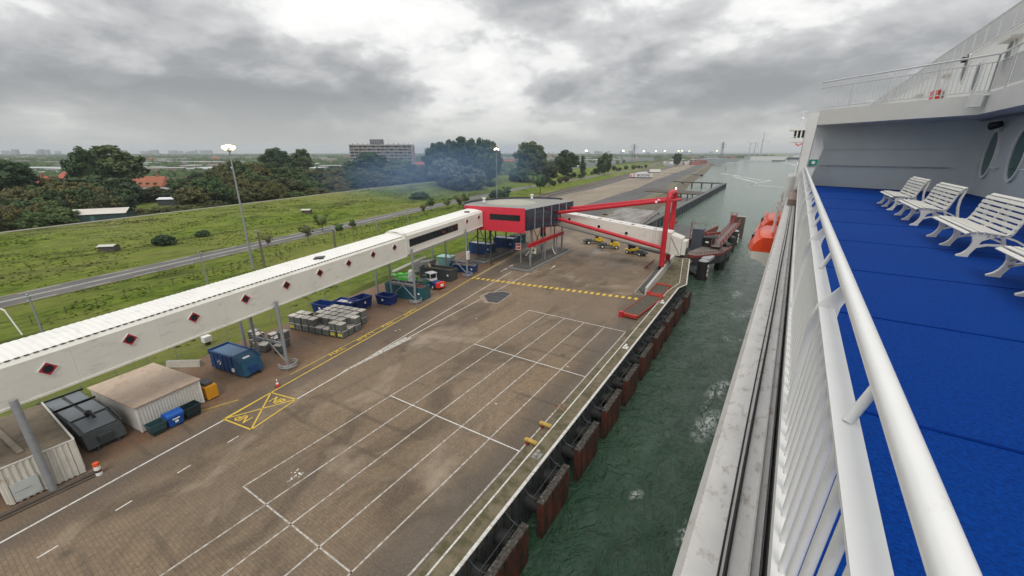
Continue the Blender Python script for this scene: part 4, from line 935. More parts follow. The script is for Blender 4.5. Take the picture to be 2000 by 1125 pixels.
# pale wall with gantry track
wl = thing('track_wall', (-18, 88, 0), 'pale concrete wall carrying the red gantry beside the sunken strip', 'wall')
q = MB(); q.prism([(.55, -14.7), (1.0, -14.7), (-.35, 14.7), (-.8, 14.7)], 0, 1.65); q.build('wall_body', mat('pale_wall_concrete', (.50, .49, .46), .8, .08, .8, dirt=(.36, .34, .30), dthr=.64, dsc=1.2), wl)
q = MB(); q.prism([(-1.1, -12), (.45, -14), (-.85, 14.7), (-2.3, 14.7)], 0, .2); q.build('track_bed', DARKS, wl)
q = MB(); q.beam((-1.35, -14.6, .1), (-2.4, 8, .1), .15, .2); q.beam((-1.35, -14.6, .1), (.6, -14.9, .1), .15, .2); q.build('kerb', CONC, wl)
# roll trailers
def roll_trailer(loc, rz, label, L_=12.2, w_=2.6, yoke=True):
    t = thing('roll_trailer', loc, label, 'trailer', 'red roll trailers on the quay', rz)
    MB().box(-w_/2+.12, -L_/2+.2, .42, w_/2-.12, L_/2-.2, .50).build('load_deck', mat('trailer_deck_boards', (.085, .075, .055), .85, .2, 1.5), t)
    q = MB()
    for s in (-1, 1): q.box(s*w_/2-.05, -L_/2, .30, s*w_/2+.05, L_/2, .56)
    q.build('side_rail', RED if not yoke else mat('orange_red_steel', (.42, .035, .02), .5, .15, 1, dirt=(.2, .06, .03), dthr=.6, dsc=2), t)
    for s, nm in ((-1, 'front_beam'), (1, 'rear_beam')):
        q = MB(); q.box(-w_/2-.08, s*L_/2-.25, .22, w_/2+.08, s*L_/2+.25, .70); q.build(nm, mat('orange_red_steel', (.5, .05, .02)), t)
    for y in (L_/2-1.6, L_/2-2.5):
        for s in (-1, 1): q = MB(); q.tube((s*.75-.2, y, .24), (s*.75+.2, y, .24), .24, n=12); q.build('wheel', RUBBER, t, True)
    MB().box(-w_/2-.1, -L_/2-.5, 0.0, -w_/2+.5, -L_/2+.1, .9).build('corner_post', RED, t)
roll_trailer((-16.1, 67.0, 0), R(-6), 'orange red roll trailer with a dark flat deck at the quay edge', 11.6, 2.7)
roll_trailer((-15.7, 76.9, 0), R(0), 'shorter red roll trailer parked between the pale wall and the kerb', 6.5, 2.6)

# ------------------------------------------------------------------ yard things
def corr_wall(p, q_, z0, z1, pitch=.32, d=.06, name='corrugated_wall', material=CORRW, parent=None):
    """vertical corrugated sheet between two ground points"""
    p, q_ = Vector((*p, 0)), Vector((*q_, 0)); L_ = (q_-p).length; u = (q_-p)/L_; n_ = Vector((u.y, -u.x, 0)); m = MB(); pts = []
    k = max(2, int(L_/pitch)); prof = []
    for i in range(k):
        for f, h in ((0, 0), (.35, 0), (.5, d), (.85, d)): prof.append(((i+f)*L_/k, h))
    prof.append((L_, 0))
    for s, h in prof:
        b = p+u*s+n_*h; pts += [(b.x, b.y, z0), (b.x, b.y, z1)]
    m.add(pts, [(2*i, 2*i+2, 2*i+3, 2*i+1) for i in range(len(prof)-1)])
    return m.build(name, material, parent)
# left storage container with sunken brown roof
sc = thing('storage_container', (-44.25, -1.7, 0), 'cream corrugated container with a dirty brown roof beside the nearest walkway leg', 'container')
X0, X1, Y0, Y1, Hh = -9.6, -0.05, 2.05, 6.2, 3.2
corr_wall((X1, Y0), (X1, Y1-.35), 0.08, Hh, .32, .09, parent=sc); corr_wall((X1-.02, Y1), (X0, Y1), .25, Hh, .46, .09, parent=sc); corr_wall((X0, Y0), (X1, Y0), .25, Hh, .46, .09, parent=sc)
MB().box(X0, Y0+.02, Hh-.14, X1-.03, Y1-.02, Hh-.08).build('roof_deck', BROWNR, sc)
q = MB(); q.box(X1-.06, Y0-.04, Hh-.02, X1+.09, Y1+.04, Hh+.06); q.box(X0, Y1-.05, Hh-.02, X1-.06, Y1+.08, Hh+.06); q.build('roof_edge', mat('light_trim', (.55, .53, .49), .5, .1, 2), sc)
MB().box(X1-.02, Y1-.35, .1, X1+.10, Y1, Hh-.03).build('corner_post', CORRW, sc)
MB().box(X1-.1, Y0, 0.02, X1+.02, Y1, .10).build('bottom_rail', DARKS, sc)
q = MB(); q.box(X1+.12, Y0+.35, .25, X1+.16, Y0+1.75, 1.75); dr = q.build('hatch_door', mat('pale_grey_door', (.50, .52, .51), .5, .08, 2), sc)
MB().box(X1+.165, Y0+.45, .98, X1+.175, Y0+1.3, 1.01).build('door_seam', MGREY, dr)
q = MB(); q.beam((X1-1.4, 3.6, Hh+.0), (X0+.5, 3.0, Hh+.06), .35, .12); q.build('roof_plank', mat('pale_plank', (.26, .22, .17), .8, .2, 2), sc)
q = MB(); q.box(.55, -6, 0.0, .95, 6.6, .16); q.box(1.2, -6, 0, 1.32, 6.4, .1); q.build('timber_kerb', TIMB, sc)
# hut
hut = thing('storage_hut', (-51.0, 11.05, 0), 'white clad hut with a flat sandy coloured roof', 'hut', rz=WA)
hx, hy = 4.15, 2.7
for a, b_ in (((hx, -hy), (hx, hy)), ((hx, hy), (-hx, hy)), ((-hx, hy), (-hx, -hy)), ((-hx, -hy), (hx, -hy))):
    corr_wall(a, b_, .12, 2.62, .24, .03, name='wall_cladding', material=mat('hut_cladding', (.58, .56, .52), .5, .06, 1, dirt=(.40, .34, .28), dthr=.66, dsc=1.2, dstr=(1, 1, .5)), parent=hut)
q = MB(); q.add([(-hx-.15, -hy-.15, 2.62), (hx+.15, -hy-.15, 2.72), (hx+.15, hy+.15, 2.72), (-hx-.15, hy+.15, 2.62), (-hx-.15, -hy-.15, 2.76), (hx+.15, -hy-.15, 2.86), (hx+.15, hy+.15, 2.86), (-hx-.15, hy+.15, 2.76)], [(3, 2, 1, 0), (4, 5, 6, 7), (0, 1, 5, 4), (1, 2, 6, 5), (2, 3, 7, 6), (3, 0, 4, 7)]); q.build('flat_roof', TANR, hut)
q = MB()
for sx_, sy_ in ((hx, -hy), (hx, hy)): q.box(sx_-.06, sy_-.06, .1, sx_+.06, sy_+.06, 2.6)
q.build('corner_trim', STICK, hut)
MB().box(-hx+.02, -hy+.02, 0, hx-.02, hy-.02, .12).build('plinth', DARKS, hut)
# black-grey compactor
def compactor(loc, rz, label, body, top, front, L_=9.6, W_=2.5, H_=2.35, plates=False, grp=None):
    t = thing('waste_compactor', loc, label, 'compactor', grp, rz)   # long axis x, hopper at +x
    q = MB(); q.add([(-L_/2, -W_/2, .3), (L_*.2, -W_/2, .3), (L_*.2, W_/2, .3), (-L_/2, W_/2, .3), (-L_/2+.15, -W_/2, H_), (L_*.2, -W_/2, H_), (L_*.2, W_/2, H_), (-L_/2+.15, W_/2, H_)], [(3, 2, 1, 0), (4, 5, 6, 7), (0, 1, 5, 4), (1, 2, 6, 5), (2, 3, 7, 6), (3, 0, 4, 7)])
    q.build('container_body', body, t, bevel=.06)
    if plates:
        for i in range(2):
            for s in (-1, 1):
                q = MB(); x0 = -L_/2+.3+i*(L_*.34); q.box(x0, s*.12 if s > 0 else -W_/2+.1, H_, x0+L_*.31, W_/2-.1 if s > 0 else -.12, H_+.14+.03*i); q.build('lid_panel', top, t, bevel=.05)
        for x0 in (-L_/2+.22, -L_/2+L_*.335): q = MB(); q.box(x0, -W_/2-.35, H_+.1, x0+.1, W_/2+.2, H_+.28); q.build('lid_bar', BLACKP, t)
    else:
        MB().box(-L_/2+.35, -W_/2+.12, H_, L_*.17, W_/2-.12, H_+.05).build('top_sheet', top, t, bevel=.02)
        q = MB()
        for s in (-1, 1): q.box(-L_/2+.1, s*W_/2-.09, H_-.05, L_*.2, s*W_/2+.09, H_+.14)
        q.box(-L_/2, -W_/2-.05, H_-.35, -L_/2+.22, W_/2+.05, H_+.22)
        q.build('top_rail', body, t)
    q = MB(); q.add([(L_*.2, -W_/2, .25), (L_/2, -W_/2, .35), (L_/2, W_/2, .35), (L_*.2, W_/2, .25), (L_*.2, -W_/2, H_+.05), (L_*.44, -W_/2, H_*.78), (L_*.44, W_/2, H_*.78), (L_*.2, W_/2, H_+.05)], [(3, 2, 1, 0), (4, 5, 6, 7), (0, 1, 5, 4), (1, 2, 6, 5), (2, 3, 7, 6), (3, 0, 4, 7)])
    q.build('hopper', front, t, bevel=.05)
    q = MB(); q.add([(L_*.22, -W_/2+.25, H_+.10), (L_*.42, -W_/2+.25, H_*.80+.06), (L_*.42, W_/2-.25, H_*.80+.06), (L_*.22, W_/2-.25, H_+.10)], [(0, 1, 2, 3)]); q.build('hopper_lid', top if plates else front, t)
    for s in (-1, 1):
        q = MB(); q.beam((L_*.2, s*(W_/2+.03), H_+.2), (L_*.46, s*(W_/2+.03), H_*.82), .12, .22); q.build('hopper_rim', front, t)
        q = MB(); q.beam((-L_/2, s*.7, .15), (L_/2, s*.7, .15), .2, .3); q.build('skid', DARKS, t)
    for i in range(5):
        x = -L_/2+.9+i*L_*.13
        for s in (-1, 1): q = MB(); q.box(x-.05, s*(W_/2+.02)-.04, .4, x+.05, s*(W_/2+.02)+.04, H_-.1); q.build('side_rib', body, t)
    q = MB(); q.box(L_*.46, -.5, .5, L_*.5+.06, .5, 1.3); q.build('rear_hatch', body, t, bevel=.03)
    q = MB(); q.tube((L_*.21, -W_/2-.1, .9), (L_*.21, -W_/2-.18, .9), .26, n=14); q.build('gauge', STICK, t)
    return t
cpt = compactor((-51.6, 6.35, 0), R(4), 'dark grey waste compactor with raised lid plates between the hut and the cream container', DGREY, MGREY, DGREY, 9.4, 2.7, 2.1, True)
q = MB(); q.path([(1.9, -.1, 2.2), (2.3, 0, 2.75), (2.9, .1, 2.3)], .13, 8); q.ball((2.1, -.05, 2.6), .28, 8, 6); q.build('hydraulic_arm', BLACKP, cpt, True)
bc = compactor((-51.6, 19.75, 0), R(8), 'large blue waste compactor with paler top standing by the grass', BLUEC, BLUET, mat('dull_blue_hopper', (.012, .075, .15), .45, .2, 1.2), 6.2, 2.35, 2.45)
q = MB(); z_, x_ = 1.35, -1.25; q.poly([(x_, -1.23, z_-.38), (x_+.38, -1.23, z_), (x_, -1.23, z_+.38), (x_-.38, -1.23, z_)]); q.build('white_emblem', STICK, bc)
q = MB(); q.poly([(x_, -1.235, z_-.22), (x_+.22, -1.235, z_), (x_, -1.235, z_+.22), (x_-.22, -1.235, z_)]); q.build('emblem_centre', BLUEC, bc)
q = MB(); q.poly([(2.05, -.5, 2.29), (2.3, -.5, 2.19), (2.3, .3, 2.19), (2.05, .3, 2.29)]); q.build('white_plate', STICK, bc)
# wheelie bins
def bin_(loc, rz, label, m_, lid=True, s=1.0):
    t = thing('wheeled_bin', loc, label, 'bin', 'wheeled bins along the hut wall', rz); t.scale = (s, s, s)
    q = MB(); q.add([(-.55, -.42, .15), (.55, -.42, .15), (.55, .42, .15), (-.55, .42, .15), (-.68, -.55, 1.15), (.68, -.55, 1.15), (.68, .55, 1.15), (-.68, .55, 1.15)], [(3, 2, 1, 0), (0, 1, 5, 4), (1, 2, 6, 5), (2, 3, 7, 6), (3, 0, 4, 7)]+([] if not lid else [])); q.build('bin_body', m_, t)
    q = MB(); q.box(-.72, -.6, 1.12, .72, -.52, 1.2); q.box(-.72, .52, 1.12, .72, .6, 1.2); q.box(-.72, -.52, 1.12, -.64, .52, 1.2); q.box(.64, -.52, 1.12, .72, .52, 1.2); q.build('rim', m_, t)
    if lid:
        q = MB(); n_ = 8; q.add([(x, .58*math.cos(a), 1.2+.35*math.sin(a)) for x in (-.7, .7) for a in [math.pi*i/n_ for i in range(n_+1)]], [(i, i+1, n_+2+i, n_+1+i) for i in range(n_)]+[tuple(range(n_+1)), tuple(range(2*n_+1, n_, -1))]); q.build('domed_lid', m_, t)
    else: MB().box(-.6, -.5, .35, .6, .5, .45).build('contents', BLACKP, t)
    for x in (-.45, .45):
        for y in (-.33, .33): q = MB(); q.tube((x-.04, y, .09), (x+.04, y, .09), .09, n=10); q.build('wheel', RUBBER, t)
    return t
bin_((-45.35, 9.7, 0), R(95), 'dull teal open bin nearest the hut corner', mat('dull_teal_plastic', (.03, .075, .085), .5, .15, 2), False, .95)
bt = bin_((-45.5, 11.1, 0), R(95), 'bright blue domed bin with white print by the hut', mat('bright_blue_plastic', (.006, .085, .38), .35, .1, 2), True, 1.0)
MB().box(-.3, -.60, .85, .3, -.59, .98).build('white_print', STICK, bt); MB().box(-.14, -.59, .5, .14, -.57, .74).build('white_print', STICK, bt)
bin_((-45.7, 12.6, 0), R(95), 'dark green open bin furthest along the hut wall', mat('dark_bin_plastic', (.012, .03, .035), .4, .15, 2), False, 1.05)
# yellow box and small items
t = thing('yellow_tank_box', (-48.2, 15.1, 0), 'yellow orange steel box standing at the far end of the hut', 'box', rz=WA)
MB().box(-1.0, -.55, .12, 1.0, .55, 1.55).build('box_body', ORY, t, bevel=.04); MB().box(-.8, -.4, 1.55, .6, .4, 1.85).build('top_unit', DGREY, t, bevel=.05)
MB().box(-.95, -.5, 0, .95, .5, .12).build('base', DARKS, t)
def cabinet(loc, label, h, m_=STICK):
    t = thing('electric_cabinet', loc, label, 'cabinet', rz=WA)
    MB().box(-.4, -.5, .5, .4, .5, .5+h).build('casing', m_, t, bevel=.03); MB().box(-.2, -.3, 0, .2, .3, .5).build('stand', DARKS, t)
    MB().box(.401, -.42, .58, .412, .42, .42+h).build('door', mat('off_white', (.6, .6, .58), .5, .05, 1), t)
cabinet((-57.3, 9.3, 0), 'white electric cabinet on the grass behind the hut', 1.2)
cabinet((-62.5, 21.0, 0), 'small white cabinet on the grass behind the blue compactor', .8)
t = thing('timber_pile', (-55.2, 8.7, 0), 'pinkish timber baulk lying between the cabinet and the compactor', 'timber')
MB().cbox((0, 0, .35), (1.9, .8, .45), R(20)).build('baulk', mat('pinkish_timber', (.28, .18, .14), .8, .2, 2), t); MB().cbox((.3, .3, .1), (2.2, .3, .2), R(-30)).build('plank', RUST, t)
t = thing('concrete_block', (-58.2, 16.7, 0), 'long pale concrete barrier block lying by the grass', 'barrier block', rz=R(-55+90))
q = MB(); q.extr([(-2.0, -.35, 0), (-2.0, .35, 0), (-2.0, .18, .75), (-2.0, -.18, .75)], (4.0, 0, 0)); q.build('block_body', mat('pale_block', (.42, .39, .34), .85, .12, 1), t); MB().box(-1.9, -.12, .75, 1.9, .12, .78).build('top_strip', CONC, t)
# cones and barrel posts
def cone(loc, label, s=1.0):
    t = thing('traffic_cone', loc, label, 'traffic cone'); t.scale = (s, s, s)
    MB().box(-.22, -.22, 0, .22, .22, .05).build('foot', DARKS, t)
    for z0, z1, r0, r1, m_ in ((.05, .3, .17, .13, SIGNR), (.3, .48, .13, .09, STICK), (.48, .62, .09, .065, SIGNR), (.62, .8, .065, .03, STICK)):
        q = MB(); q.tube((0, 0, z0), (0, 0, z1), r0, r1, 12); q.build('cone_band', m_, t)
cone((-43.9, 20.2, 0), 'red and white traffic cone by the crash rail next to the yellow line', 1.15)
t = thing('barrel_marker', (-43.05, 5.0, 0), 'orange and white drum marker at the kerb near the cream container', 'marker')
for z0, z1, m_ in ((0, .28, STICK), (.28, .5, RUST), (.5, .85, STICK), (.85, 1.12, mat('orange_band', (.70, .09, .02), .5, .05, 2))):
    q = MB(); q.tube((0, 0, z0), (0, 0, z1), .22, .21, 14); q.build('drum_band', m_, t)

# grey boxes
def boxproto():
    t = thing('grey_bin_box', (0, 0, 0), '', 'storage box')
    q = MB(); q.add([(-.50, -.5, .14), (.50, -.5, .14), (.50, .5, .14), (-.50, .5, .14), (-.52, -.52, 1.02), (.52, -.52, 1.02), (.52, .52, 1.02), (-.52, .52, 1.02)], [(3, 2, 1, 0), (4, 5, 6, 7), (0, 1, 5, 4), (1, 2, 6, 5), (2, 3, 7, 6), (3, 0, 4, 7)]); q.build('box_body', BOXG, t, bevel=.03)
    MB().box(-.54, -.54, 1.0, .54, .54, 1.09).build('lid', BOXL, t, bevel=.04)
    q = MB()
    for s in (-.4, .4): q.box(s-.09, -.5, 0, s+.09, .5, .14)
    q.build('runner', DARKS, t)
    MB().box(-.2, -.56, .55, .2, -.545, .60).build('latch', DARKS, t)
    return t
bp_ = boxproto(); stick = []
row_u = Vector((10.0, 2.0, 0)).normalized(); row_v = Vector((-.13, .99, 0))
o0 = Vector((-57.6, 30.6, 0)); used = False
def place(p, z, rz, lab, sticker=False):
    global used
    o = bp_ if not used else copy_tree(bp_)
    used = True; o.location = (p.x, p.y, z); o.rotation_euler = (0, 0, rz); o['label'] = lab; o['group'] = 'grey storage boxes stacked on the yard'
    if sticker: stick.append(o)
rowname = ['front', 'second', 'third', 'fourth', 'fifth']
rb = random.Random(11)
for r_i in range(5):
    for c_i in range(8):
        if r_i >= 2 and c_i in (0, 1): continue
        if r_i in (1,) and c_i == 2: continue
        if r_i >= 3 and c_i == 7: continue
        for lay in (0, 1):
            if lay == 1 and r_i == 0 and c_i in (4, 5) : continue
            if lay == 1 and r_i == 1 and c_i == 7: continue
            p = o0+row_u*(1.27*c_i+rb.uniform(-.04, .04))+row_v*(1.3*r_i+rb.uniform(-.05, .05))
            place(p, 1.10*lay, math.atan2(row_u.y, row_u.x)+rb.uniform(-.05, .05), f'grey lidded box, {"upper" if lay else "lower"} layer, {rowname[r_i]} row, {FL[c_i] if c_i else "first"} from left, large stack', lay == 0 and r_i == 0 and c_i in (0, 6, 7))
k = 0
for (x, y, z) in ((-56.6, 24.4, 0), (-55.2, 24.2, 0), (-55.3, 24.3, 1.1), (-53.9, 24.2, 0), (-54.6, 26.2, 0), (-53.2, 26.4, 0), (-53.2, 26.5, 1.1), (-56.2, 26.6, 0), (-52.0, 25.1, 0), (-56.8, 24.5, 1.1)):
    k += 1; place(Vector((x, y, 0)), z, rb.uniform(0, .5), f'grey box in the small loose stack behind the walkway leg, {FL[k] if k < 11 else "last"} from left'.replace('nearest', 'first'))

for o in stick:
    q = MB(); q.box(-.36, -.56, .35, .36, -.545, .75); q.build('yellow_notice', STICKY, o)

# open skips
def skip(loc, rz, label, m_, L_=3.6, W_=1.9, H_=1.5, ribs=True, fill=None, slope=.25, name='open_skip', grp='open steel skips in the yard', deep=.5):
    t = thing(name, loc, label, 'skip', grp, rz)
    zb3, zt3 = .15, H_
    fl = [(-L_/2+slope, -W_/2+slope*.3), (L_/2-slope, -W_/2+slope*.3), (L_/2-slope, W_/2-slope*.3), (-L_/2+slope, W_/2-slope*.3)]
    tp = [(-L_/2, -W_/2), (L_/2, -W_/2), (L_/2, W_/2), (-L_/2, W_/2)]
    for i, nm in enumerate(('side_wall', 'end_wall', 'side_wall', 'end_wall')):
        j = (i+1) % 4; a, b_, c3, d3 = Vector((*fl[i], zb3)), Vector((*fl[j], zb3)), Vector((*tp[j], zt3)), Vector((*tp[i], zt3))
        n_ = (b_-a).cross(c3-b_).normalized()*-.06; q = MB(); q.extr([a, b_, c3, d3], n_); q.build(nm, m_, t)
    MB().prism(fl, zb3-.1, zb3).build('floor', m_, t)
    q = MB()
    for i in range(4):
        j = (i+1) % 4; q.beam((*tp[i], zt3), (*tp[j], zt3), .13, .13)
    q.build('top_rim', m_, t)
    if ribs:
        n_ = int(L_/.8)
        for i in range(1, n_):
            x = -L_/2+L_*i/n_
            for s in (-1, 1):
                if s > 0: continue
                q = MB(); q.beam((x, s*(W_/2-slope*.3+.03), zb3), (x, s*(W_/2+.03), zt3), .1, .1); q.build('side_rib', m_, t)
    if fill:
        q = MB(); q.box(-L_/2+slope, -W_/2+.1, zb3, L_/2-slope, W_/2-.1, zt3-.35*deep*2)
        rr = random.Random(int(abs(loc[0]*7)))
        for i in range(18): q.cbox((rr.uniform(-L_/2+.5, L_/2-.5), rr.uniform(-W_/2+.4, W_/2-.4), zt3-.3*deep*2+rr.uniform(-.1, .15)), (rr.uniform(.2, .9), rr.uniform(.15, .5), .15), rr.uniform(0, 3))
        q.build('contents', fill, t)
    MB().box(L_/2-.9 if L_ > 5 else -.2, -W_/2-.1, H_*.5, L_/2-.5 if L_ > 5 else .15, -W_/2-.08, H_*.5+.35).build('white_mark', STICK, t)
    return t
DEB = mat('mixed_debris', (.20, .17, .14), .85, .5, 1.5); DEBB = mat('brown_scrap', (.13, .06, .04), .9, .4, 2); PALES = mat('pale_sheeting', (.62, .60, .64), .6, .15, 2)
skip((-60.0, 37.2, 0), R(12), 'deep blue open skip behind the stacked boxes, leftmost of three', BLUEN, 3.6, 2.0, 1.5)
sk2 = skip((-57.5, 39.6, 0), R(12), 'deep blue open skip holding pale sheeting behind the stacked boxes', BLUEN, 3.8, 2.0, 1.7, fill=PALES)
skip((-56.6, 41.6, 0), R(95), 'tall deep blue open skip at the right end of the three behind the boxes', BLUEN, 3.4, 2.2, 1.8)
skip((-54.4, 45.4, 0), R(8), 'single deep blue open skip in front of the teal container', BLUEN, 3.2, 2.0, 1.55)
skip((-53.9, 49.9, 0), R(8), 'long teal open top container full of brown scrap beside the walkway leg', TEAL, 8.2, 2.5, 2.4, fill=DEBB, slope=.06, name='open_container', grp=None, deep=.3)
skip((-56.8, 61.4, 0), R(8), 'long dark grey open container beside the blue tug', DGREY, 7.6, 2.5, 2.4, fill=mat('empty_floor', (.10, .085, .06), .9, .2, 2), slope=.06, name='open_container', grp=None)
skip((-55.8, 68.6, 0), R(14), 'low blue skip heaped with rubble by the last walkway leg', BLUEC, 6.0, 2.3, 1.6, fill=DEB, slope=.3, deep=.1)
skip((-62.5, 84.5, 0), R(5), 'blue container filled with pale foam beneath the pavilion', BLUEC, 6.5, 2.5, 2.8, fill=PALES, slope=.06, name='open_container', grp=None, deep=.1)
skip((-60.2, 92.0, 0), R(5), 'second blue container beneath the far side of the pavilion', BLUEC, 6.0, 2.5, 3.2, fill=PALES, slope=.06, name='open_container', grp=None, deep=.05)
skip((-60.5, 99.0, 0), R(90), 'teal container beyond the pavilion stilts', TEAL, 5.0, 2.5, 2.8, fill=DEB, slope=.06, name='open_container', grp=None, deep=.1)
t = thing('teal_cabin', (-60.8, 68.5, 0), 'pale teal site cabin with a lighter lid behind the rubble skip', 'cabin', rz=R(8))
MB().box(-1.6, -1.1, .2, 1.6, 1.1, 2.7).build('cabin_wall', LTEAL, t, bevel=.04); MB().box(-1.75, -1.25, 2.7, 1.75, 1.25, 2.9).build('cabin_roof', mat('mint_roof', (.33, .55, .48), .5, .06, 1), t, bevel=.03)
MB().box(1.601, -.5, .3, 1.63, .5, 2.3).build('door', TEAL, t)
# green and white conveyor machine
t = thing('green_sorting_machine', (-57.6, 54.8, 0), 'green and white machine with a long tilted pinkish conveyor behind the teal container', 'machine', rz=R(8))
MB().box(-3.0, -1.2, .7, .6, 1.0, 1.9).build('machine_body', GREEN, t, bevel=.12)
for i, (x, y, z, sx_) in enumerate(((-3.2, -1.5, 2.3, 1.2), (-1.9, -1.0, 2.5, 1.4), (-.6, -.8, 2.6, 1.2), (2.6, .8, 2.2, 1.4))): q = MB(); q.ball((x, y, z), .6, 12, 7, (sx_, .8, .5)); q.build('green_cover', GREEN if i != 3 else DGREEN, t, True)
q = MB(); q.tube((.3, -.6, 1.2), (.3, -.6, 3.2), .75, .6, 16); q.ball((.3, -.6, 3.2), .62, 14, 7, (1, 1, .6)); q.build('white_drum', STICK, t, True)
q = MB(); q.beam((-4.0, -.4, 2.6), (1.2, 2.6, 5.2), .8, .25); q.build('conveyor_belt', mat('pinkish_belt', (.45, .33, .29), .7, .1, 1), t)
for s in (-.5, .5): q = MB(); q.beam((-4.0, -.4+s, 2.8), (1.2, 2.6+s, 5.4), .08, .35); q.build('conveyor_side', STICK, t)
for x in (-3.5, -1.5, .2): q = MB(); q.tube((x-.0, -1.3, .5), (x, -1.05, .5), .5, n=16); q.build('wheel', RUBBER, t, True)
MB().box(1.2, -.9, .5, 4.0, 1.0, 1.5).build('dark_engine', DGREEN, t, bevel=.1)
# grey hopper pile
t = thing('scrap_hopper', (-61.5, 62.5, 0), 'grey tilted hopper among green scrap behind the containers', 'hopper', rz=R(10))
q = MB(); q.add([(-1.4, -1, .4), (1.4, -1, .4), (1.4, 1, .4), (-1.4, 1, .4), (-2.2, -1.5, 2.4), (2.0, -1.5, 3.3), (2.0, 1.5, 3.3), (-2.2, 1.5, 2.4)], [(3, 2, 1, 0), (0, 1, 5, 4), (1, 2, 6, 5), (2, 3, 7, 6), (3, 0, 4, 7)]); q.build('hopper_shell', GALV, t)
q = MB(); rr = random.Random(4)
for i in range(30): q.cbox((rr.uniform(-2, 7), rr.uniform(-1.5, 2.5), rr.uniform(.3, 1.3)), (rr.uniform(.4, 1.6), .3, .3), rr.uniform(0, 3))
q.build('scrap_heap', DGREEN, t)
q = MB(); q.beam((1.6, -1.2, 3.2), (3.0, -1.8, 1.0), .4, .12); q.build('yellow_chute', mat('pale_yellow_steel', (.5, .42, .25), .6, .1, 2), t)
# vehicles
def wheels(t, pts, r, w_):
    for (x, y) in pts:
        q = MB(); q.tube((x, y-w_/2, r), (x, y+w_/2, r), r, n=18); o = q.build('wheel', RUBBER, t, True)
        q = MB(); q.tube((x, y-w_/2-.012, r), (x, y+w_/2+.012, r), r*.5, n=14); q.build('rim', STICK if r < .55 else GALV, o)
def terminal_tractor(loc, rz, label, twist=False):
    t = thing('terminal_tractor', loc, label, 'tractor', 'yellow terminal tractors on the apron', rz)   # +x front
    MB().box(-3.1, -.75, .62, 2.2, .75, .95).build('chassis', DARKS, t, bevel=.04)
    MB().box(.9, -1.25, .75, 2.7, 1.25, 1.25).build('front_bumper', YEL, t, bevel=.08)
    MB().box(1.0, -1.25, 1.25, 2.45, -.3, 2.0).build('engine_cover', YEL, t, bevel=.08)
    cb = MB().box(.35, -.25, 1.25, 1.75, 1.2, 2.95).build('cab', BLACKP, t, bevel=.08)
    MB().box(1.755, -.15, 1.75, 1.77, 1.1, 2.8).build('windscreen', GLASSD, cb); MB().box(.5, 1.205, 1.75, 1.6, 1.22, 2.75).build('side_window', GLASSD, cb); MB().box(.45, -.27, 1.7, 1.6, -.255, 2.8).build('side_window', GLASSD, cb)
    MB().box(.3, -.3, 2.95, 1.8, 1.25, 3.05).build('cab_roof', DGREY, t, bevel=.03)
    MB().box(.1, -1.2, 1.0, .9, 1.25, 1.6).build('side_tank', YEL, t, bevel=.05)
    q = MB(); q.tube((.2, -.7, 1.3), (.2, -.7, 3.2), .1, n=10); q.build('exhaust', GALV, t)
    q = MB(); q.add([(-2.9, -.6, 1.0), (-.6, -.6, 1.05), (-.6, .6, 1.05), (-2.9, .6, 1.0), (-2.6, -.5, 1.2), (-.8, -.5, 1.45), (-.8, .5, 1.45), (-2.6, .5, 1.2)], [(3, 2, 1, 0), (4, 5, 6, 7), (0, 1, 5, 4), (1, 2, 6, 5), (2, 3, 7, 6), (3, 0, 4, 7)]); q.build('lift_deck', DGREY, t)
    q = MB(); q.tube((-1.9, 0, 1.3), (-1.9, 0, 1.42), .5, n=16); q.build('fifth_wheel', BLACKP, t)
    wheels(t, ((1.9, -1.05), (1.9, 1.05), (-1.8, -.95), (-1.8, .95), ), .52, .42)
    return t
terminal_tractor((-42.3, 111.6, 0), R(35), 'yellow and black terminal tractor furthest left under the boarding bridge')
terminal_tractor((-36.6, 108.2, 0), R(20), 'yellow terminal tractor in the middle of the three under the boarding bridge')
terminal_tractor((-28.2, 104.8, 0), R(160), 'yellow terminal tractor parked alone nearest the gantry')
t = thing('blue_tug', (-54.0, 56.6, 0), 'dark blue tug with white cab and red ballast block by the teal container', 'tug', rz=R(-12))
MB().box(-2.6, -1.0, .5, 2.2, 1.0, 1.35).build('tug_body', BLUEN, t, bevel=.12); MB().box(2.2, -.95, .45, 2.8, .95, 1.5).build('red_ballast', SIGNR, t, bevel=.06)
q = MB()
for x in (-1.0, .3):
    for y in (-.7, .7): q.box(x-.05, y-.05, 1.35, x+.05, y+.05, 2.75)
q.box(-1.1, -.8, 1.35, .4, .8, 1.75); cb = q.build('cab', STICK, t); MB().box(-1.2, -.85, 2.75, .5, .85, 2.9).build('cab_roof', STICK, t, bevel=.03); MB().box(-.95, -.65, 1.8, .25, .65, 2.7).build('cab_glass', GLASSD, cb)
MB().box(2.805, -.2, .7, 2.82, .5, 1.2).build('white_plate', STICK, t)
wheels(t, ((-1.6, -.95), (-1.6, .95), (1.5, -.95), (1.5, .95)), .5, .35)
t = thing('small_blue_bin', (-52.6, 66.0, 0), 'small purple blue tub at the foot of the last walkway leg', 'tub')
q = MB(); q.tube((0, 0, 0), (0, 0, .75), .45, .55, 14); q.build('tub_shell', mat('purple_blue', (.05, .06, .25), .5, .1, 2), t, True)
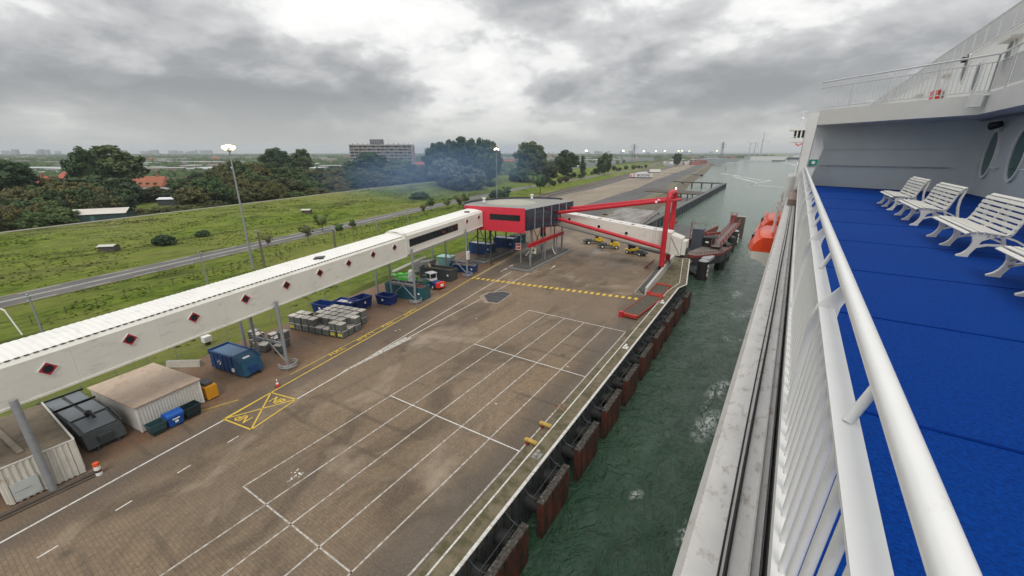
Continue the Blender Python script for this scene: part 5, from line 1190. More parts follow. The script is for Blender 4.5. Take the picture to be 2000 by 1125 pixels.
# cabin/pump between tractors
t = thing('white_kiosk', (-33.2, 119.0, 0), 'grey and white kiosk between the two left tractors', 'kiosk')
MB().box(-1.2, -1, 0, 1.2, 1, 2.8).build('kiosk_wall', mat('pale_grey_kiosk', (.42, .43, .42), .6, .05, 1), t, bevel=.04); MB().box(1.0, -1.02, .2, 1.7, -.98, 2.4).build('door', STICK, t); MB().box(-1.3, -1.1, 2.8, 1.3, 1.1, 2.9).build('kiosk_roof', DGREY, t)
t = thing('drain_grating', (-38.5, 104.0, 0.004), 'grey rectangular grating set in the apron beyond the beam', 'grating')
MB().box(-.8, -1.4, 0, .8, 1.4, .02).build('grating_panel', MGREY, t)
# white/red road barriers row right of the tractors
for i in range(12):
    t = MB(); t.cbox((0, 0, .35), (1.5, .35, .7)); p = Vector((-33.0+i*1.2, 121-1.25*i, 0)); o = t.build('road_barrier', STICK if i % 2 else SIGNR); o.location = p
    tag(o, f'{"white" if i % 2 else "red"} plastic road barrier in the row behind the tractors, {(FL+["twelfth"])[i].replace("nearest", "first")} from the left', 'barrier', 'plastic road barriers behind the tractors')
# red step unit left of gantry foot
t = thing('red_step_unit', (-21.6, 93.0, 0), 'small dark red steel step frame left of the gantry foot', 'steps')
for k_ in range(3): MB().box(-1.0+.5*k_, -.8, 0.3+.45*k_, -.5+.5*k_, .8, .42+.45*k_).build('step', REDD, t)
q = MB(); q.beam((-1.1, -.85, .1), (.7, -.85, 1.9), .1, .2); q.beam((-1.1, .85, .1), (.7, .85, 1.9), .1, .2); q.build('frame', REDD, t)

# ------------------------------------------------------------------ fences, poles, masts
# mesh fence along the yard
fn = thing('yard_fence', (0, 0, 0), 'thin mesh fence with slender posts along the grass behind the yard', 'fence')
FP = [(-57.4, -20), (-60.0, 8), (-61.5, 20), (-63, 30), (-65.5, 44), (-69, 62), (-73, 80)]
m = MB(); pts = []
for (a, b_) in zip(FP, FP[1:]):
    L_ = math.dist(a, b_); n_ = int(L_/3)
    for i in range(n_): pts.append((a[0]+(b_[0]-a[0])*i/n_, a[1]+(b_[1]-a[1])*i/n_))
for p in pts: MB().box(p[0]-.03, p[1]-.03, 0, p[0]+.03, p[1]+.03, 2.0).build('fence_post', GALV, fn)
for z in (.1, 1.0, 1.95):
    for a, b_ in zip(pts, pts[1:]): m.beam((*a, z), (*b_, z), .025, .025)
m.build('fence_wire', GALV, fn, kind='stuff')
fn = thing('field_fence', (0, 0, 0), 'dark post and wire fence in the grass beyond the walkway', 'fence')
m = MB(); y = -30; pr = None
while y < 150:
    x = road_x(y)+19-0.03*y; MB().box(x-.05, y-.05, -.1, x+.05, y+.05, 1.4).build('fence_post', TIMB, fn)
    if pr:
        for z in (.5, 1.2): m.beam((*pr, z), (x, y, z), .03, .03)
    pr = (x, y); y += 4.0
m.build('fence_wire', DARKS, fn)
def cat_pole(x, y, h, label, double=False):
    t = thing('line_pole', (x, y, 0), label, 'pole', 'grey poles between the road and the walkway')
    for s in ((-.25, .25) if double else (0,)): q = MB(); q.tube((s, 0, -.1), (s, 0, h), .15, .11, 8); q.build('pole_shaft', GALV if not double else mat('brown_pole', (.14, .12, .10), .8, .2, 2), t, True)
    q = MB(); q.beam((-1.0, 0, h-.3), (.6, 0, h-.15), .12, .12); q.build('cross_arm', GALV, t)
    for s in (-.9, .5): q = MB(); q.ball((s, 0, h+.05), .18, 8, 5); q.build('insulator', GALV, t, True)
    if double: q = MB(); q.tube((0, 0, h-1.2), (-2.0, -.8, h-.2), .03, n=5); q.build('stay', GALV, t)
for x, y, h, l_, d_ in ((-87.5, 10, 5.6, 'leaning grey pole with a bracket arm at far left behind the walkway roof', False), (-91, 33, 6.8, 'grey pole with cross arm in the grass left of the light mast', False), (-97, 47, 8.2, 'brown twin pole standing right beside the tall light mast', True),
                    (-90, 61, 7.2, 'grey pole with white fittings behind the walkway middle', True), (-104, 99, 7.0, 'grey pole in the grass near the far walkway end', False), (-97, 80, 6.5, 'shorter grey pole beyond the walkway', False)):
    cat_pole(x, y, h, l_, d_)
t = thing('bracket_frame', (-88.2, 8.2, 0), 'pale angled bracket frame in the grass by the leftmost pole', 'frame')
MB().path([(-.6, 0, 0), (-1.6, -.6, 3.8)], .09, 6).build('prop', STICK, t); MB().path([(-1.6, -.6, 3.8), (-2.4, -.8, 3.9)], .09, 6).build('arm', STICK, t)
def mast(x, y, h, label, lampm, r=.28, n=6, z0=0.0):
    t = thing('light_mast', (x, y, z0), label, 'light mast', 'tall floodlight masts')
    q = MB(); q.tube((0, 0, 0), (0, 0, h-.3), r, r*.45, 12); q.build('mast_shaft', GALV, t, True)
    q = MB(); q.tube((0, 0, h-.6), (0, 0, h), .28, n=10); q.tube((0, 0, h-.35), (0, 0, h-.28), .8, n=14); q.build('head_ring', GALV, t)
    for i in range(n):
        a = 2*math.pi*i/n+.3; c3 = (.95*math.cos(a), .95*math.sin(a), h+.1+.22*(i % 3)); q = MB(); q.ball(c3, .30, 10, 7); fl_ = q.build('floodlight', lampm, t)
    return t
mast(-97.4, 44.7, 25.7, 'tall grey mast with glowing floodlights rising behind the middle of the walkway', LAMPE)
mast(-124.8, 183, 26.4, 'tall grey mast with lit floodlights beyond the terminal pavilion', LAMPE, .26)
for px, dist, lab in ((1145, 480, 'lit mast beyond the poplar trees'), (1217, 640, 'distant lit mast left of the pylon'), (1257, 760, 'distant lit mast right of the pylon'), (1281, 900, 'distant lit mast above the parked white trailers'), (1298, 1000, 'distant lit mast left of the bright terminal roof'), (1325, 1150, 'far lit mast over the bright terminal roof'), (1332, 1250, 'far lit mast over the terminal roof, middle of three'), (1346, 1300, 'far lit mast over the terminal roof, rightmost of three'), (1400, 1500, 'far lit mast near the second pylon')):
    p = bearing(px, dist); mast(p.x, p.y, 25.4+dist*0.0028, lab, LAMPF, .3)
# pylons and turbines
def pylon(px, dist, h, label):
    p = bearing(px, dist); t = thing('power_pylon', p, label, 'pylon', rz=YAW)
    b_ = h*.09
    for sx_, sy_ in ((-1, -1), (1, -1), (1, 1), (-1, 1)): q = MB(); q.beam((sx_*b_, sy_*b_, 0), (sx_*b_*.12, sy_*b_*.12, h), h*.012, h*.012); q.build('leg', DARKS, t)
    for z, w_ in ((.72, .16), (.84, .22), (.95, .12)): q = MB(); q.beam((-h*w_, 0, h*z), (h*w_, 0, h*z), h*.012, h*.018); q.build('cross_arm', DARKS, t)
    q = MB()
    for i in range(7):
        z0, z1 = h*i/7.5, h*(i+1)/7.5; r0, r1 = b_*(1-.88*i/7.5), b_*(1-.88*(i+1)/7.5)
        for s in (-1, 1): q.beam((-r0*s, -r0, z0), (r1*s, -r1, z1), h*.006, h*.006)
    q.build('lattice', DARKS, t)
pylon(1238, 1300, 48, 'tall dark power pylon on the horizon behind the distant masts'); pylon(1410, 1700, 60, 'lattice power pylon on the horizon beside the far terminal')
WT = mat('turbine_grey', (.35, .36, .37), .5, .02, 1)
for px, dist, h, a0, lab in ((1463, 3000, 75, 20, 'leftmost of three wind turbines on the horizon'), (1473, 2800, 75, 60, 'middle of three wind turbines on the horizon'), (1486, 2000, 72, 95, 'rightmost and largest of three wind turbines on the horizon')):
    p = bearing(px, dist); t = thing('wind_turbine', p, lab, 'wind turbine', 'wind turbines on the horizon', YAW)
    q = MB(); q.tube((0, 0, 0), (0, 0, h), 2.2, 1.3, 8); q.build('tower', WT, t); q = MB(); q.cbox((0, -1, h+1), (3, 7, 3)); q.build('nacelle', WT, t)
    for k_ in range(3):
        a = R(a0+120*k_); q = MB(); q.beam((0, -5, h+1), (h*.42*math.cos(a), -5, h+1+h*.42*math.sin(a)), 1.8, .8); q.build('blade', WT, t)

# ------------------------------------------------------------------ piers and linkspan beyond the quay
# dark sheet-pile pier wall
pw = thing('pier_wall', (-39.5, 145, 0), 'long dark sheet pile pier wall running out into the water', 'pier')
MB().box(-1.0, 0, -5, 1.0, 262, -.25).build('pier_core', DARKS, pw)
PIERS = mat('dark_blue_pier_steel', (.040, .050, .060), .7, .3, .5, coord='World')
for k_ in range(44):
    y = 2+k_*6.0; MB().box(1.0, y, -5, 1.6, y+1.0, .1).build('fender_pile', PIERS, pw)
MB().box(-1.3, -.5, -.25, 1.3, 262.5, .12).build('capping_beam', mat('grey_pier_cap', (.13, .13, .125), .85, .2, .5), pw)
q = MB()
for k_ in range(27): q.box(-.9, 4+k_*9.6, .12, -.8, 4.1+k_*9.6, 1.1)
q.tube((-.85, 4, 1.1), (-.85, 254, 1.1), .05, n=5); q.build('handrail', GALV, pw)
def platform(name, pts, z, label, cat, material, piles=True, th=.6):
    cxx, cyy = pts[0]; t = thing(name, (cxx, cyy, 0), label, cat)
    q = MB(); q.prism([(a-cxx, b_-cyy) for a, b_ in pts], z-th, z); q.build('deck_slab', material, t)
    if piles:
        for i in range(len(pts)):
            a, b_ = pts[i], pts[(i+1) % len(pts)]; n_ = max(1, int(math.dist(a, b_)/7))
            for k_ in range(n_):
                x, y = a[0]+(b_[0]-a[0])*k_/n_-cxx, a[1]+(b_[1]-a[1])*k_/n_-cyy; q = MB(); q.tube((x, y, -5), (x, y, z-th), .4, n=8); q.build('pile', DARKS, t)
    return t
pa = platform('disused_landing', [(-55, 152), (-38.6, 146), (-42, 186), (-60, 190)], .9, 'weathered pale concrete landing platform behind the gantry', 'landing stage', mat('patched_concrete', (.27, .26, .25), .85, .2, .3, dirt=(.15, .13, .12), dthr=.52, dsc=.25, dstr=(1, .3, 1)))
q = MB()
for k_ in range(9): q.box(16.3-.05+k_*-.45, -5.8+k_*4.6, .9, 16.4+k_*-.45, -5.7+k_*4.6, 1.9)
q.beam((16.3, -5.7, 1.9), (12.8, 33, 1.9), .08, .08); q.build('handrail', REDD, pa)
platform('footbridge_deck', [(-76, 288), (-40.5, 283), (-40.5, 303), (-78, 310)], .4, 'wide low bridge deck joining the bank to the pier wall', 'bridge', TIMB)
platform('narrow_footbridge', [(-80, 396), (-40.5, 396), (-40.5, 399), (-80, 399)], .7, 'narrow dark footbridge at the outer end of the pier wall', 'bridge', DARKS, th=.9)
platform('barge_berth', [(-118, 560), (-88, 548), (-86, 560), (-116, 575)], 0.2, 'dark flat berth with a vessel beside the far bank', 'berth', DARKS)
for (px, py) in ((1435, 320), (1417, 332), (1455, 313)):
    p = gp(px, py, -4); q = MB(); q.tube((0, 0, -1), (0, 0, 5), .5, n=8); o = q.build('mooring_pile', DARKS); o.location = p
    tag(o, {1435: 'thin dark mooring pile in the far channel', 1417: 'dark mooring pile beyond the pier wall tip', 1455: 'furthest mooring pile near the far bank'}[px], 'pile')
# linkspan
ls = thing('linkspan_ramp', (-25, 112, 0), 'asphalt loading ramp with white markings beyond the gantry', 'ramp')
MB().add([(-7, 4, .3), (4.5, -4, .3), (10.5, 36, .9), (-3, 42, .9), (-7, 4, -.8), (4.5, -4, -.8), (10.5, 36, -.4), (-3, 42, -.4)], [(0, 1, 2, 3), (7, 6, 5, 4), (0, 4, 5, 1), (1, 5, 6, 2), (2, 6, 7, 3), (3, 7, 4, 0)]).build('ramp_deck', DARKY, ls)
MB().add([(-6, 4.5, .32), (4.5, -3.4, .32), (4.9, .2, .36), (-5.6, 8.0, .36)], [(0, 1, 2, 3)]).build('hinge_plate', REDD, ls)
q = MB()
for k_ in range(7): q.beam((-1.5+.25*k_*4, 10+k_*4.5, .62+.0*k_), (-1.2+.25*k_*4, 12+k_*4.5, .64), .2, .03)
q.build('white_dash', WLINE, ls)
for side, x0, x1 in (('left', -7, -3), ('right', 4.5, 10.6)):
    q = MB(); y0, y1 = (4, 42) if side == 'left' else (-4, 36)
    q.beam((x0, y0, 1.2), (x1, y1, 1.9), .35, 1.4 if side == 'right' else .8); q.build('side_girder', REDD, ls)
fd = thing('floating_dock_deck', (-15, 100, 0), 'grey and red steel pontoon deck at the end of the boarding bridge', 'pontoon')
MB().prism([(-3.4, 7.2), (1.0, 5.5), (5.8, 12), (7.2, 22), (1.2, 25), (-1.2, 14)], -1.2, .7).build('pontoon_hull', DARKS, fd)
MB().prism([(-3.3, 7.1), (1.0, 5.6), (5.7, 12), (7.1, 22), (1.2, 24.8), (-1.2, 14)], .7, .78).build('pontoon_deck', mat('brown_grey_deck', (.15,.13,.115), .85, .2, .8), fd)
q = MB()
P4 = [(-3.3, 7.1), (1.0, 5.5), (5.8, 12), (7.2, 22)]
for a, b_ in zip(P4, P4[1:]): q.beam((*a, 1.0), (*b_, 1.0), .4, .7); q.beam((*a, 2.0), (*b_, 2.0), .1, .1)
for k_ in range(10): a = P4[1]; b_ = P4[2]; q.box(a[0]+(b_[0]-a[0])*k_/9-.05, a[1]+(b_[1]-a[1])*k_/9-.05, .8, a[0]+(b_[0]-a[0])*k_/9+.05, a[1]+(b_[1]-a[1])*k_/9+.05, 2.0)
q.build('edge_beam', REDD, fd)
tw = thing('lift_tower', (-16.3, 121.5, 0), 'dark blue grey steel lift tower with red ladder beside the linkspan', 'tower')
MB().box(-1.4, -1.4, -1, 1.3, 1.4, 5.4).build('tower_casing', mat('blue_grey_steel', (.06, .075, .095), .45, .1, .8), tw, bevel=.05)
MB().box(1.31, -1.3, -.5, 4.2, 2.2, 3.2).build('machine_house', BLACKP, tw, bevel=.05)
MB().box(1.6, -1.5, 3.2, 4.8, 2.6, 3.35).build('walk_platform', DARKS, tw)
q = MB()
for s in (-.3, .3): q.beam((-1.9, s-.9, 0), (-1.9, s-.9, 7.2), .08, .08)
for k_ in range(12): q.beam((-1.9, -1.2, .5+.55*k_), (-1.9, -.6, .5+.55*k_), .05, .05)
q.build('ladder', REDD, tw)
q = MB()
for a, b_ in (((-1.6, -1.5), (1.6, -1.5)), ((1.6, -1.5), (1.6, 1.5)), ((-1.6, -1.5), (-1.6, 1.5))): q.beam((*a, 6.9), (*b_, 6.9), .06, .06)
for a in ((-1.6, -1.5), (1.6, -1.5), (1.6, 1.5), (-1.6, 1.5), (0, -1.5)): q.box(a[0]-.04, a[1]-.04, 5.9, a[0]+.04, a[1]+.04, 6.9)
q.build('guard_rail', REDD, tw)
q = MB(); q.beam((2.0, -1.2, 4.1), (5.0, 2.0, 4.3), .4, .7); q.beam((1.6, 2, 3.9), (4.6, 2.6, 3.9), .3, .5); q.build('lift_frame', REDD, tw)
MB().box(2.2, -1.35, 1.9, 3.0, -1.31, 2.3).build('white_window', STICK, tw)  # plain white panel set on the machine house wall
# red walkway and dolphins
wk = thing('dolphin_walkway', (-12.5, 118, 0), 'dull red lattice walkway on dark piles leading out along the water', 'walkway')
def wkp(k_): return Vector((1.2+k_*.14, k_*5.3, 1.5))
for k_ in range(9):
    a, b_ = wkp(k_), wkp(k_+1)
    for s in (-1.1, 1.1):
        for z in (0, 1.5): q = MB(); q.beam(a+Vector((s, 0, z)), b_+Vector((s, 0, z)), .22 if z == 0 else .14, .3 if z == 0 else .14); q.build('girder', REDD, wk)
        q = MB(); q.beam(a+Vector((s, 0, 0)), b_+Vector((s, 0, 1.5)), .12, .12); q.beam(a+Vector((s, 0, 0)), a+Vector((s, 0, 1.5)), .12, .12); q.build('lattice_bar', REDD, wk)
    q = MB(); q.beam(a, b_, 1.9, .1); q.build('tread', mat('walk_tread', (.18, .14, .13), .8, .2, 2), wk)
for i, (x, y, r_, h) in enumerate(((-12.0, 104.6, 1.25, .5), (-9.6, 117, 1.2, .6), (-9.4, 128, 1.1, .6), (-9.3, 140, 1.1, .6), (-9.4, 152, 1.2, .6))):
    t = thing('fender_dolphin', (x, y, 0), ['large black cylindrical fender with white marks floating off the pontoon', 'dark dolphin pile under the start of the red walkway', 'second dark dolphin pile under the red walkway', 'third dark dolphin pile under the red walkway', 'dark dolphin pile next to the tall end pile'][i], 'dolphin')
    q = MB(); q.tube((0, 0, -5.2), (0, 0, h), r_, n=20); q.build('rubber_sleeve', RUBBER, t, True)
    q = MB(); q.tube((0, 0, h), (0, 0, h+.4), r_*.9, r_*.6, 20); q.build('steel_cap', mat('pale_cap_steel', (.36, .37, .38), .5, .1, 1) if i in (0, 4) else DARKS, t, True)
    if i == 0: MB().cbox((.5, 2.6, .75), (2.0, 4.4, .6), R(-6)).build('support_arm', mat('pale_cap_steel', (.36, .37, .38)), t)
    if i in (0, 4):
        for z in (-.5, -1.6, -2.6): MB().cbox((.95*r_, -.55, z), (.12, .35, .75), R(-30)).build('white_mark', STICK, t)
t = thing('end_dolphin', (-10.2, 166, 0), 'tall square dark pile with a faded red top at the end of the walkway', 'dolphin')
MB().box(-.3, -1.5, -5.2, 2.4, 1.2, 3.6).build('timber_pile', TIMB, t); MB().box(-2.2, -1.9, .5, -.3, 1.2, 4.0).build('red_post', REDD, t)
MB().box(-.35, -1.6, 3.6, 2.5, 1.3, 3.75).build('pile_cap', CONC, t)
q = MB()
for a in ((-2.2, -1.9), (-.4, -1.9), (-.4, 1.2), (-2.2, 1.2)): q.box(a[0]-.05, a[1]-.05, 4, a[0]+.05, a[1]+.05, 5)
q.beam((-2.2, -1.9, 5), (-.4, -1.9, 5), .07, .07); q.beam((-2.2, -1.9, 5), (-2.2, 1.2, 5), .07, .07); q.build('guard_rail', REDD, t)

# ------------------------------------------------------------------ far terminal: trailers, ships, sheds
TRW = mat('white_trailer_side', (.62, .62, .62), .5, .05, .5, rnd=.1)
def trailer(loc, rz, label, L_=13.6, sides=TRW, text=None):
    t = thing('parked_trailer', loc, label, 'trailer', 'white trailers parked on the hardstanding', rz)
    MB().box(-L_/2, -1.28, 1.0, L_/2, 1.28, 4.6).build('trailer_box', sides, t); MB().box(-L_/2+.1, -1.2, .3, L_/2-.1, 1.2, .9).build('chassis', mat('dark_blue_skirt', (.02, .03, .09), .5, .1, 1) if text else DARKS, t)
    wheels(t, ((-L_/2+2, -1.0), (-L_/2+3.3, -1.0), (L_/2-2.5, -1.0)), .5, .3)
    if text:
        M = Matrix.Translation((2.0, -1.31, 2.8)) @ Matrix.Rotation(R(90), 4, 'X'); ground_text(text, None, 3.4, 0, mat('blue_black_lettering', (.01, .02, .08), .5, 0, 1), M=M, parent=t, name='side_lettering', kind=None, sx=1.25)
        for k_, c3 in ((0, SIGNR), (1, STICK), (2, SIGNR)):
            q = MB(); x = -L_/2+.6+k_*1.0; q.poly([(x, -1.295-.002*k_, 1.1), (x+1.3, -1.295-.002*k_, 1.1), (x+1.9, -1.295-.002*k_, 3.8), (x+.6, -1.295-.002*k_, 3.8)]); q.build('red_stripe', c3, t)
    return t
trailer((-121.0, 440.5, 0), R(22), 'white BOON trailer nearest on the sandy hardstanding', 22, text='BOON')
trailer((-125, 457, 0), R(80), 'white trailer standing directly behind the lettered one', 24)
trailer((-131, 478, 0), R(80), 'white trailer at the back of the nearest group', 24)
trailer((-138, 565, 0), R(30), 'single white trailer left of the service road', 14)
rr = random.Random(21)
TRC = [TRW, mat('grey_trailer', (.30, .31, .32), .6, .1, .5), mat('pinkish_trailer', (.40, .30, .27), .6, .1, .5), mat('brown_trailer', (.20, .17, .15), .6, .1, .5)]
cnt = 0
for (x0, x1, y0, y1, n_) in ((1298, 1335, 326, 318, 16), (1330, 1365, 322, 314, 18), (1362, 1400, 319, 312, 14)):
    for k_ in range(n_):
        f = k_/n_; p = gp(x0+(x1-x0)*rr.random(), y0+(y1-y0)*rr.random(), 0); q = MB(); q.box(-2.6, -9, .9, 2.6, 9, 5.2); q.box(-2.3, -8.5, .0, 2.3, 8.5, .9)
        o = q.build('far_trailer', TRC[rr.choice((0, 0, 1, 2, 3))]); o.location = p; o.rotation_euler = (0, 0, R(12)+rr.choice((0, 0, R(90)))+rr.uniform(-.1, .1)); cnt += 1
        tag(o, 'distant trailer or container in the rows on the far hardstanding', 'trailer', 'distant trailers parked in rows')
def building(px, dist, w_, d_, h, label, wallm, roofm, rz=None, pitched=False, name='far_building', windows=0, grp=None, cat='building'):
    p = bearing(px, dist) if not isinstance(px, Vector) else px
    t = thing(name, (p.x, p.y, p.z), label, cat, grp, YAW+(rz or 0))
    MB().box(-w_/2, -d_/2, 0, w_/2, d_/2, h).build('wall', wallm, t)
    if pitched:
        q = MB(); e = .4; q.add([(-w_/2-e, -d_/2-e, h), (w_/2+e, -d_/2-e, h), (w_/2+e, d_/2+e, h), (-w_/2-e, d_/2+e, h), (-w_/2+e, 0, h+d_*.42), (w_/2-e, 0, h+d_*.42)], [(3, 2, 1, 0), (0, 1, 5, 4), (1, 2, 5), (2, 3, 4, 5), (3, 0, 4)]); q.build('roof', roofm, t)
    else: MB().box(-w_/2-.3, -d_/2-.3, h, w_/2+.3, d_/2+.3, h+.4).build('roof', roofm, t)
    for k_ in range(windows):
        x = -w_/2+w_*(k_+.3)/windows; MB().box(x, -d_/2-.05, h*.35, x+w_/windows*.45, -d_/2+.02, h*.75).build('window', GLASSD, t)
    return t
ROOFC = mat('pale_cream_roof', (.75, .73, .62), .5, .05, .1)  # plain pale cream roof colour for the terminal shed
BRK = mat('far_brick', (.30, .13, .10), .8, .1, .2); GRYB = mat('far_grey_cladding', (.24, .26, .28), .7, .1, .2)
building(1335, 1280, 70, 30, 7, 'bright pale roofed terminal shed below the row of lit masts', GRYB, ROOFC, windows=0)
building(1370, 1050, 24, 16, 10, 'red brick terminal building by the far trailers', BRK, FAROOF, windows=6)
building(1360, 980, 18, 12, 7, 'lower red brick building in front of the terminal building', BRK, GRYB)
building(1395, 1150, 52, 24, 11, 'grey clad shed right of the red brick buildings', GRYB, FAROOF)
building(1420, 1350, 60, 24, 9, 'long grey shed at the far bend of the quay', GRYB, GRYB)
building(1495, 1750, 120, 40, 12, 'large white warehouse on the point beyond the bend', mat('white_warehouse', (.55, .56, .56), .6, .05, .1), FAROOF)
building(1385, 1400, 40, 24, 16, 'tall block behind the brick terminal', GRYB, GRYB)
for px, dist, lab in ((1525, 1900, 'small dark vessel moored at the point'), (1553, 2300, 'dark barge out on the far water'), (1368, 600, 'dark workboat with wheelhouse at the far berth')):
    p = bearing(px, dist, -4); t = thing('moored_vessel', p, lab, 'boat', rz=YAW+R(20)); s_ = dist/600
    q = MB(); q.prism([(-9*s_, -2.2*s_), (7*s_, -2.2*s_), (10*s_, 0), (7*s_, 2.2*s_), (-9*s_, 2.2*s_)], -.5, 2.2*s_); q.build('hull', BLACKP, t)
    MB().box(-7*s_, -1.4*s_, 2.2*s_, -3*s_, 1.4*s_, 4.4*s_).build('wheelhouse', mat('far_dull_white', (.4, .4, .4), .6, .1, 1), t); MB().box(-5*s_, -.1, 4.4*s_, -4.8*s_, .1, 6*s_).build('mast', DARKS, t)

rr = random.Random(77)
for i in range(44):
    px = rr.uniform(1345, 1470); d_ = rr.uniform(1150, 2300); p = bearing(px, d_)
    if p.x > shore_x(p.y)-22: continue
    building(p, 0, rr.uniform(14, 50), rr.uniform(10, 22), rr.uniform(5, 13), 'small shed or tank house in the clutter of the far port', rr.choice((GRYB, BRK, FARW)), rr.choice((FAROOF, GRYB)), rr.uniform(-.4, .4), name='port_building', grp='cluttered small buildings of the far port')
# ------------------------------------------------------------------ apartment block
pL, pR, pG = gp(682, 282.5, 33), gp(803, 282.5, 33), gp(815, 283, 33)
dx_ = Vector((pR.x-pL.x, pR.y-pL.y, 0)); W_ = dx_.length; ang = math.atan2(dx_.y, dx_.x)
ap = thing('apartment_block', (pL.x, pL.y, 0), 'long grey many storeyed apartment block with red gable panels above the trees', 'apartment block', rz=ang)
D2 = 13.0
MB().box(0, .6, 0, W_, D2, 32.6).build('block_body', mat('dark_window_band', (.07, .075, .085), .4, .2, .2), ap)  # dark body colour showing between the balcony bands
for k_ in range(11):
    z = 1.5+k_*3.05; q = MB(); q.box(-.3, -.9, z, W_, .65, z+1.15); q.build('balcony_band', FLATW, ap)
for k_ in range(15):
    x = W_*k_/14; q = MB(); q.box(x-.18, -.85, 0, x+.18, .7, 32.9); q.build('party_wall', FLATW, ap)
for k_ in range(10):
    for j in range(14):
        if (k_*7+j*3) % 5 < 2: q = MB(); x = W_*(j+.25)/14; q.box(x, .55, 2.75+k_*3.05, x+W_/28, .59, 4.45+k_*3.05); q.build('window', mat('far_curtain', (.25, .26, .27), .6, .3, .3), ap)
MB().box(-.2, .3, 32.6, W_+.2, D2, 33.2).build('roof_slab', CONC, ap)
MB().box(W_+.01, .2, 0, W_+.5, D2+.2, 33.0).build('gable_wall', mat('pale_gable', (.46, .42, .40), .7, .06, .3), ap)
for k_ in range(9): z = 2.4+k_*3.3; yy_ = 2.5 if k_ % 2 else 7.0; MB().box(W_+.5, yy_, z, W_+.62, yy_+2.9, z+2.3).build('red_panel', FLATR, ap)
MB().box(W_*.32, 3, 33.2, W_*.52, 9, 38.4).build('plant_room', mat('plant_room_grey', (.15, .16, .18), .7, .1, .4), ap)
for k_ in range(12):
    x = W_*(k_+.5)/12; MB().box(x-.25, 2, 33.2, x+.25, 2.5, 34.6).build('vent', DARKS, ap)

# ------------------------------------------------------------------ trees
def make_crown(rad, hgt, nclump, nleaf, leaf, seed, shape='round', base=.25):
    """crown of many leaf-sized faces grouped in clumps round a lumpy core; origin at trunk foot"""
    rr = random.Random(seed); m = MB(); cz = hgt*(base+1)/2; hz_ = hgt*(1-base)/2
    cl = []
    for i in range(nclump):
        while True:
            p = Vector((rr.uniform(-1, 1), rr.uniform(-1, 1), rr.uniform(-1, 1)))
            if .35 < p.length < 1: break
        p = p.normalized()*(p.length**.4)
        if shape == 'column': p.x *= .9
        if p.z < 0: f = 1-.25*abs(p.z)
        else: f = 1
        s = rr.uniform(.82, 1.1)
        c = Vector((p.x*rad*f*s, p.y*rad*f*s, cz+p.z*hz_*s)); cl.append((c, rad*rr.uniform(.16, .34)))
    for c, r in cl:
        for k_ in range(nleaf):
            d = Vector((rr.gauss(0, 1), rr.gauss(0, 1), rr.gauss(0, 1))).normalized(); p = c+Vector((d.x*r, d.y*r, d.z*r*.8))*rr.uniform(.65, 1.08)
            nrm = (d+Vector((rr.gauss(0, .5), rr.gauss(0, .5), rr.gauss(0, .5)+.25))).normalized(); a = nrm.orthogonal().normalized(); b_ = nrm.cross(a); t_ = rr.uniform(0, 6.28)
            a, b_ = a*math.cos(t_)+b_*math.sin(t_), b_*math.cos(t_)-a*math.sin(t_); l_ = leaf*rr.uniform(.6, 1.4)
            m.add([p-a*l_, p-b_*l_*.6, p+a*l_, p+b_*l_*.6], [(0, 1, 2, 3)])
    for c, r in cl: m.ball(c, r*.50, 5, 4)
    m.ball((0, 0, cz), 1, 10, 7, (rad*.60, rad*.60, hz_*.66))
    return m
def trunk(h, r, seed):
    m = MB(); rr = random.Random(seed); m.tube((0, 0, -1), (0, 0, h*.55), r, r*.5, 8)
    for k_ in range(5):
        a = rr.uniform(0, 6.28); z = h*rr.uniform(.25, .5); m.tube((0, 0, z), (math.cos(a)*h*.22, math.sin(a)*h*.22, z+h*.25), r*.4, r*.12, 5)
    return m
protos = {}
def tree_proto(key, rad, h, ncl, nl, leaf, material, base, seed, shape='round'):
    t = thing('tree', (0, -900, -50), 'x', 'tree'); make_crown(rad, h, ncl, nl, leaf, seed, shape, base).build('crown', material, t); trunk(h, .03*h*.6, seed).build('trunk', BARK, t)
    t['unused'] = 1; protos[key] = t
tree_proto('dark', 6.2, 16, 80, 110, .46, LEAFD, .12, 1); tree_proto('dark2', 5.6, 17, 80, 110, .46, LEAFD, .10, 2)
tree_proto('brown', 6.4, 13, 80, 110, .46, LEAFB, .05, 3); tree_proto('brown2', 5.8, 14, 80, 110, .46, LEAFB, .08, 4)
tree_proto('green', 5.8, 13, 80, 110, .44, LEAFG, .08, 5); tree_proto('pale', 6.0, 13, 80, 110, .46, LEAFP, .05, 6)
tree_proto('poplar', 2.6, 20, 60, 90, .40, LEAFD, .06, 7, 'column'); tree_proto('young', 1.35, 4.6, 22, 32, .16, LEAFG, .30, 8); tree_proto('sparse', 1.4, 4.2, 16, 20, .14, LEAFB, .30, 9)
tree_proto('bush', 2.6, 3.0, 60, 90, .20, LEAFD, -.1, 10)
LOOK = {'dark': 'dense dark green tree', 'dark2': 'dense dark green tree', 'brown': 'brownish green bushy tree', 'brown2': 'brownish green bushy tree', 'green': 'mid green tree', 'pale': 'silvery pale green tree', 'poplar': 'narrow dark poplar', 'young': 'small young tree', 'sparse': 'sparse reddish young tree', 'bush': 'rounded dark bush'}
first = set()
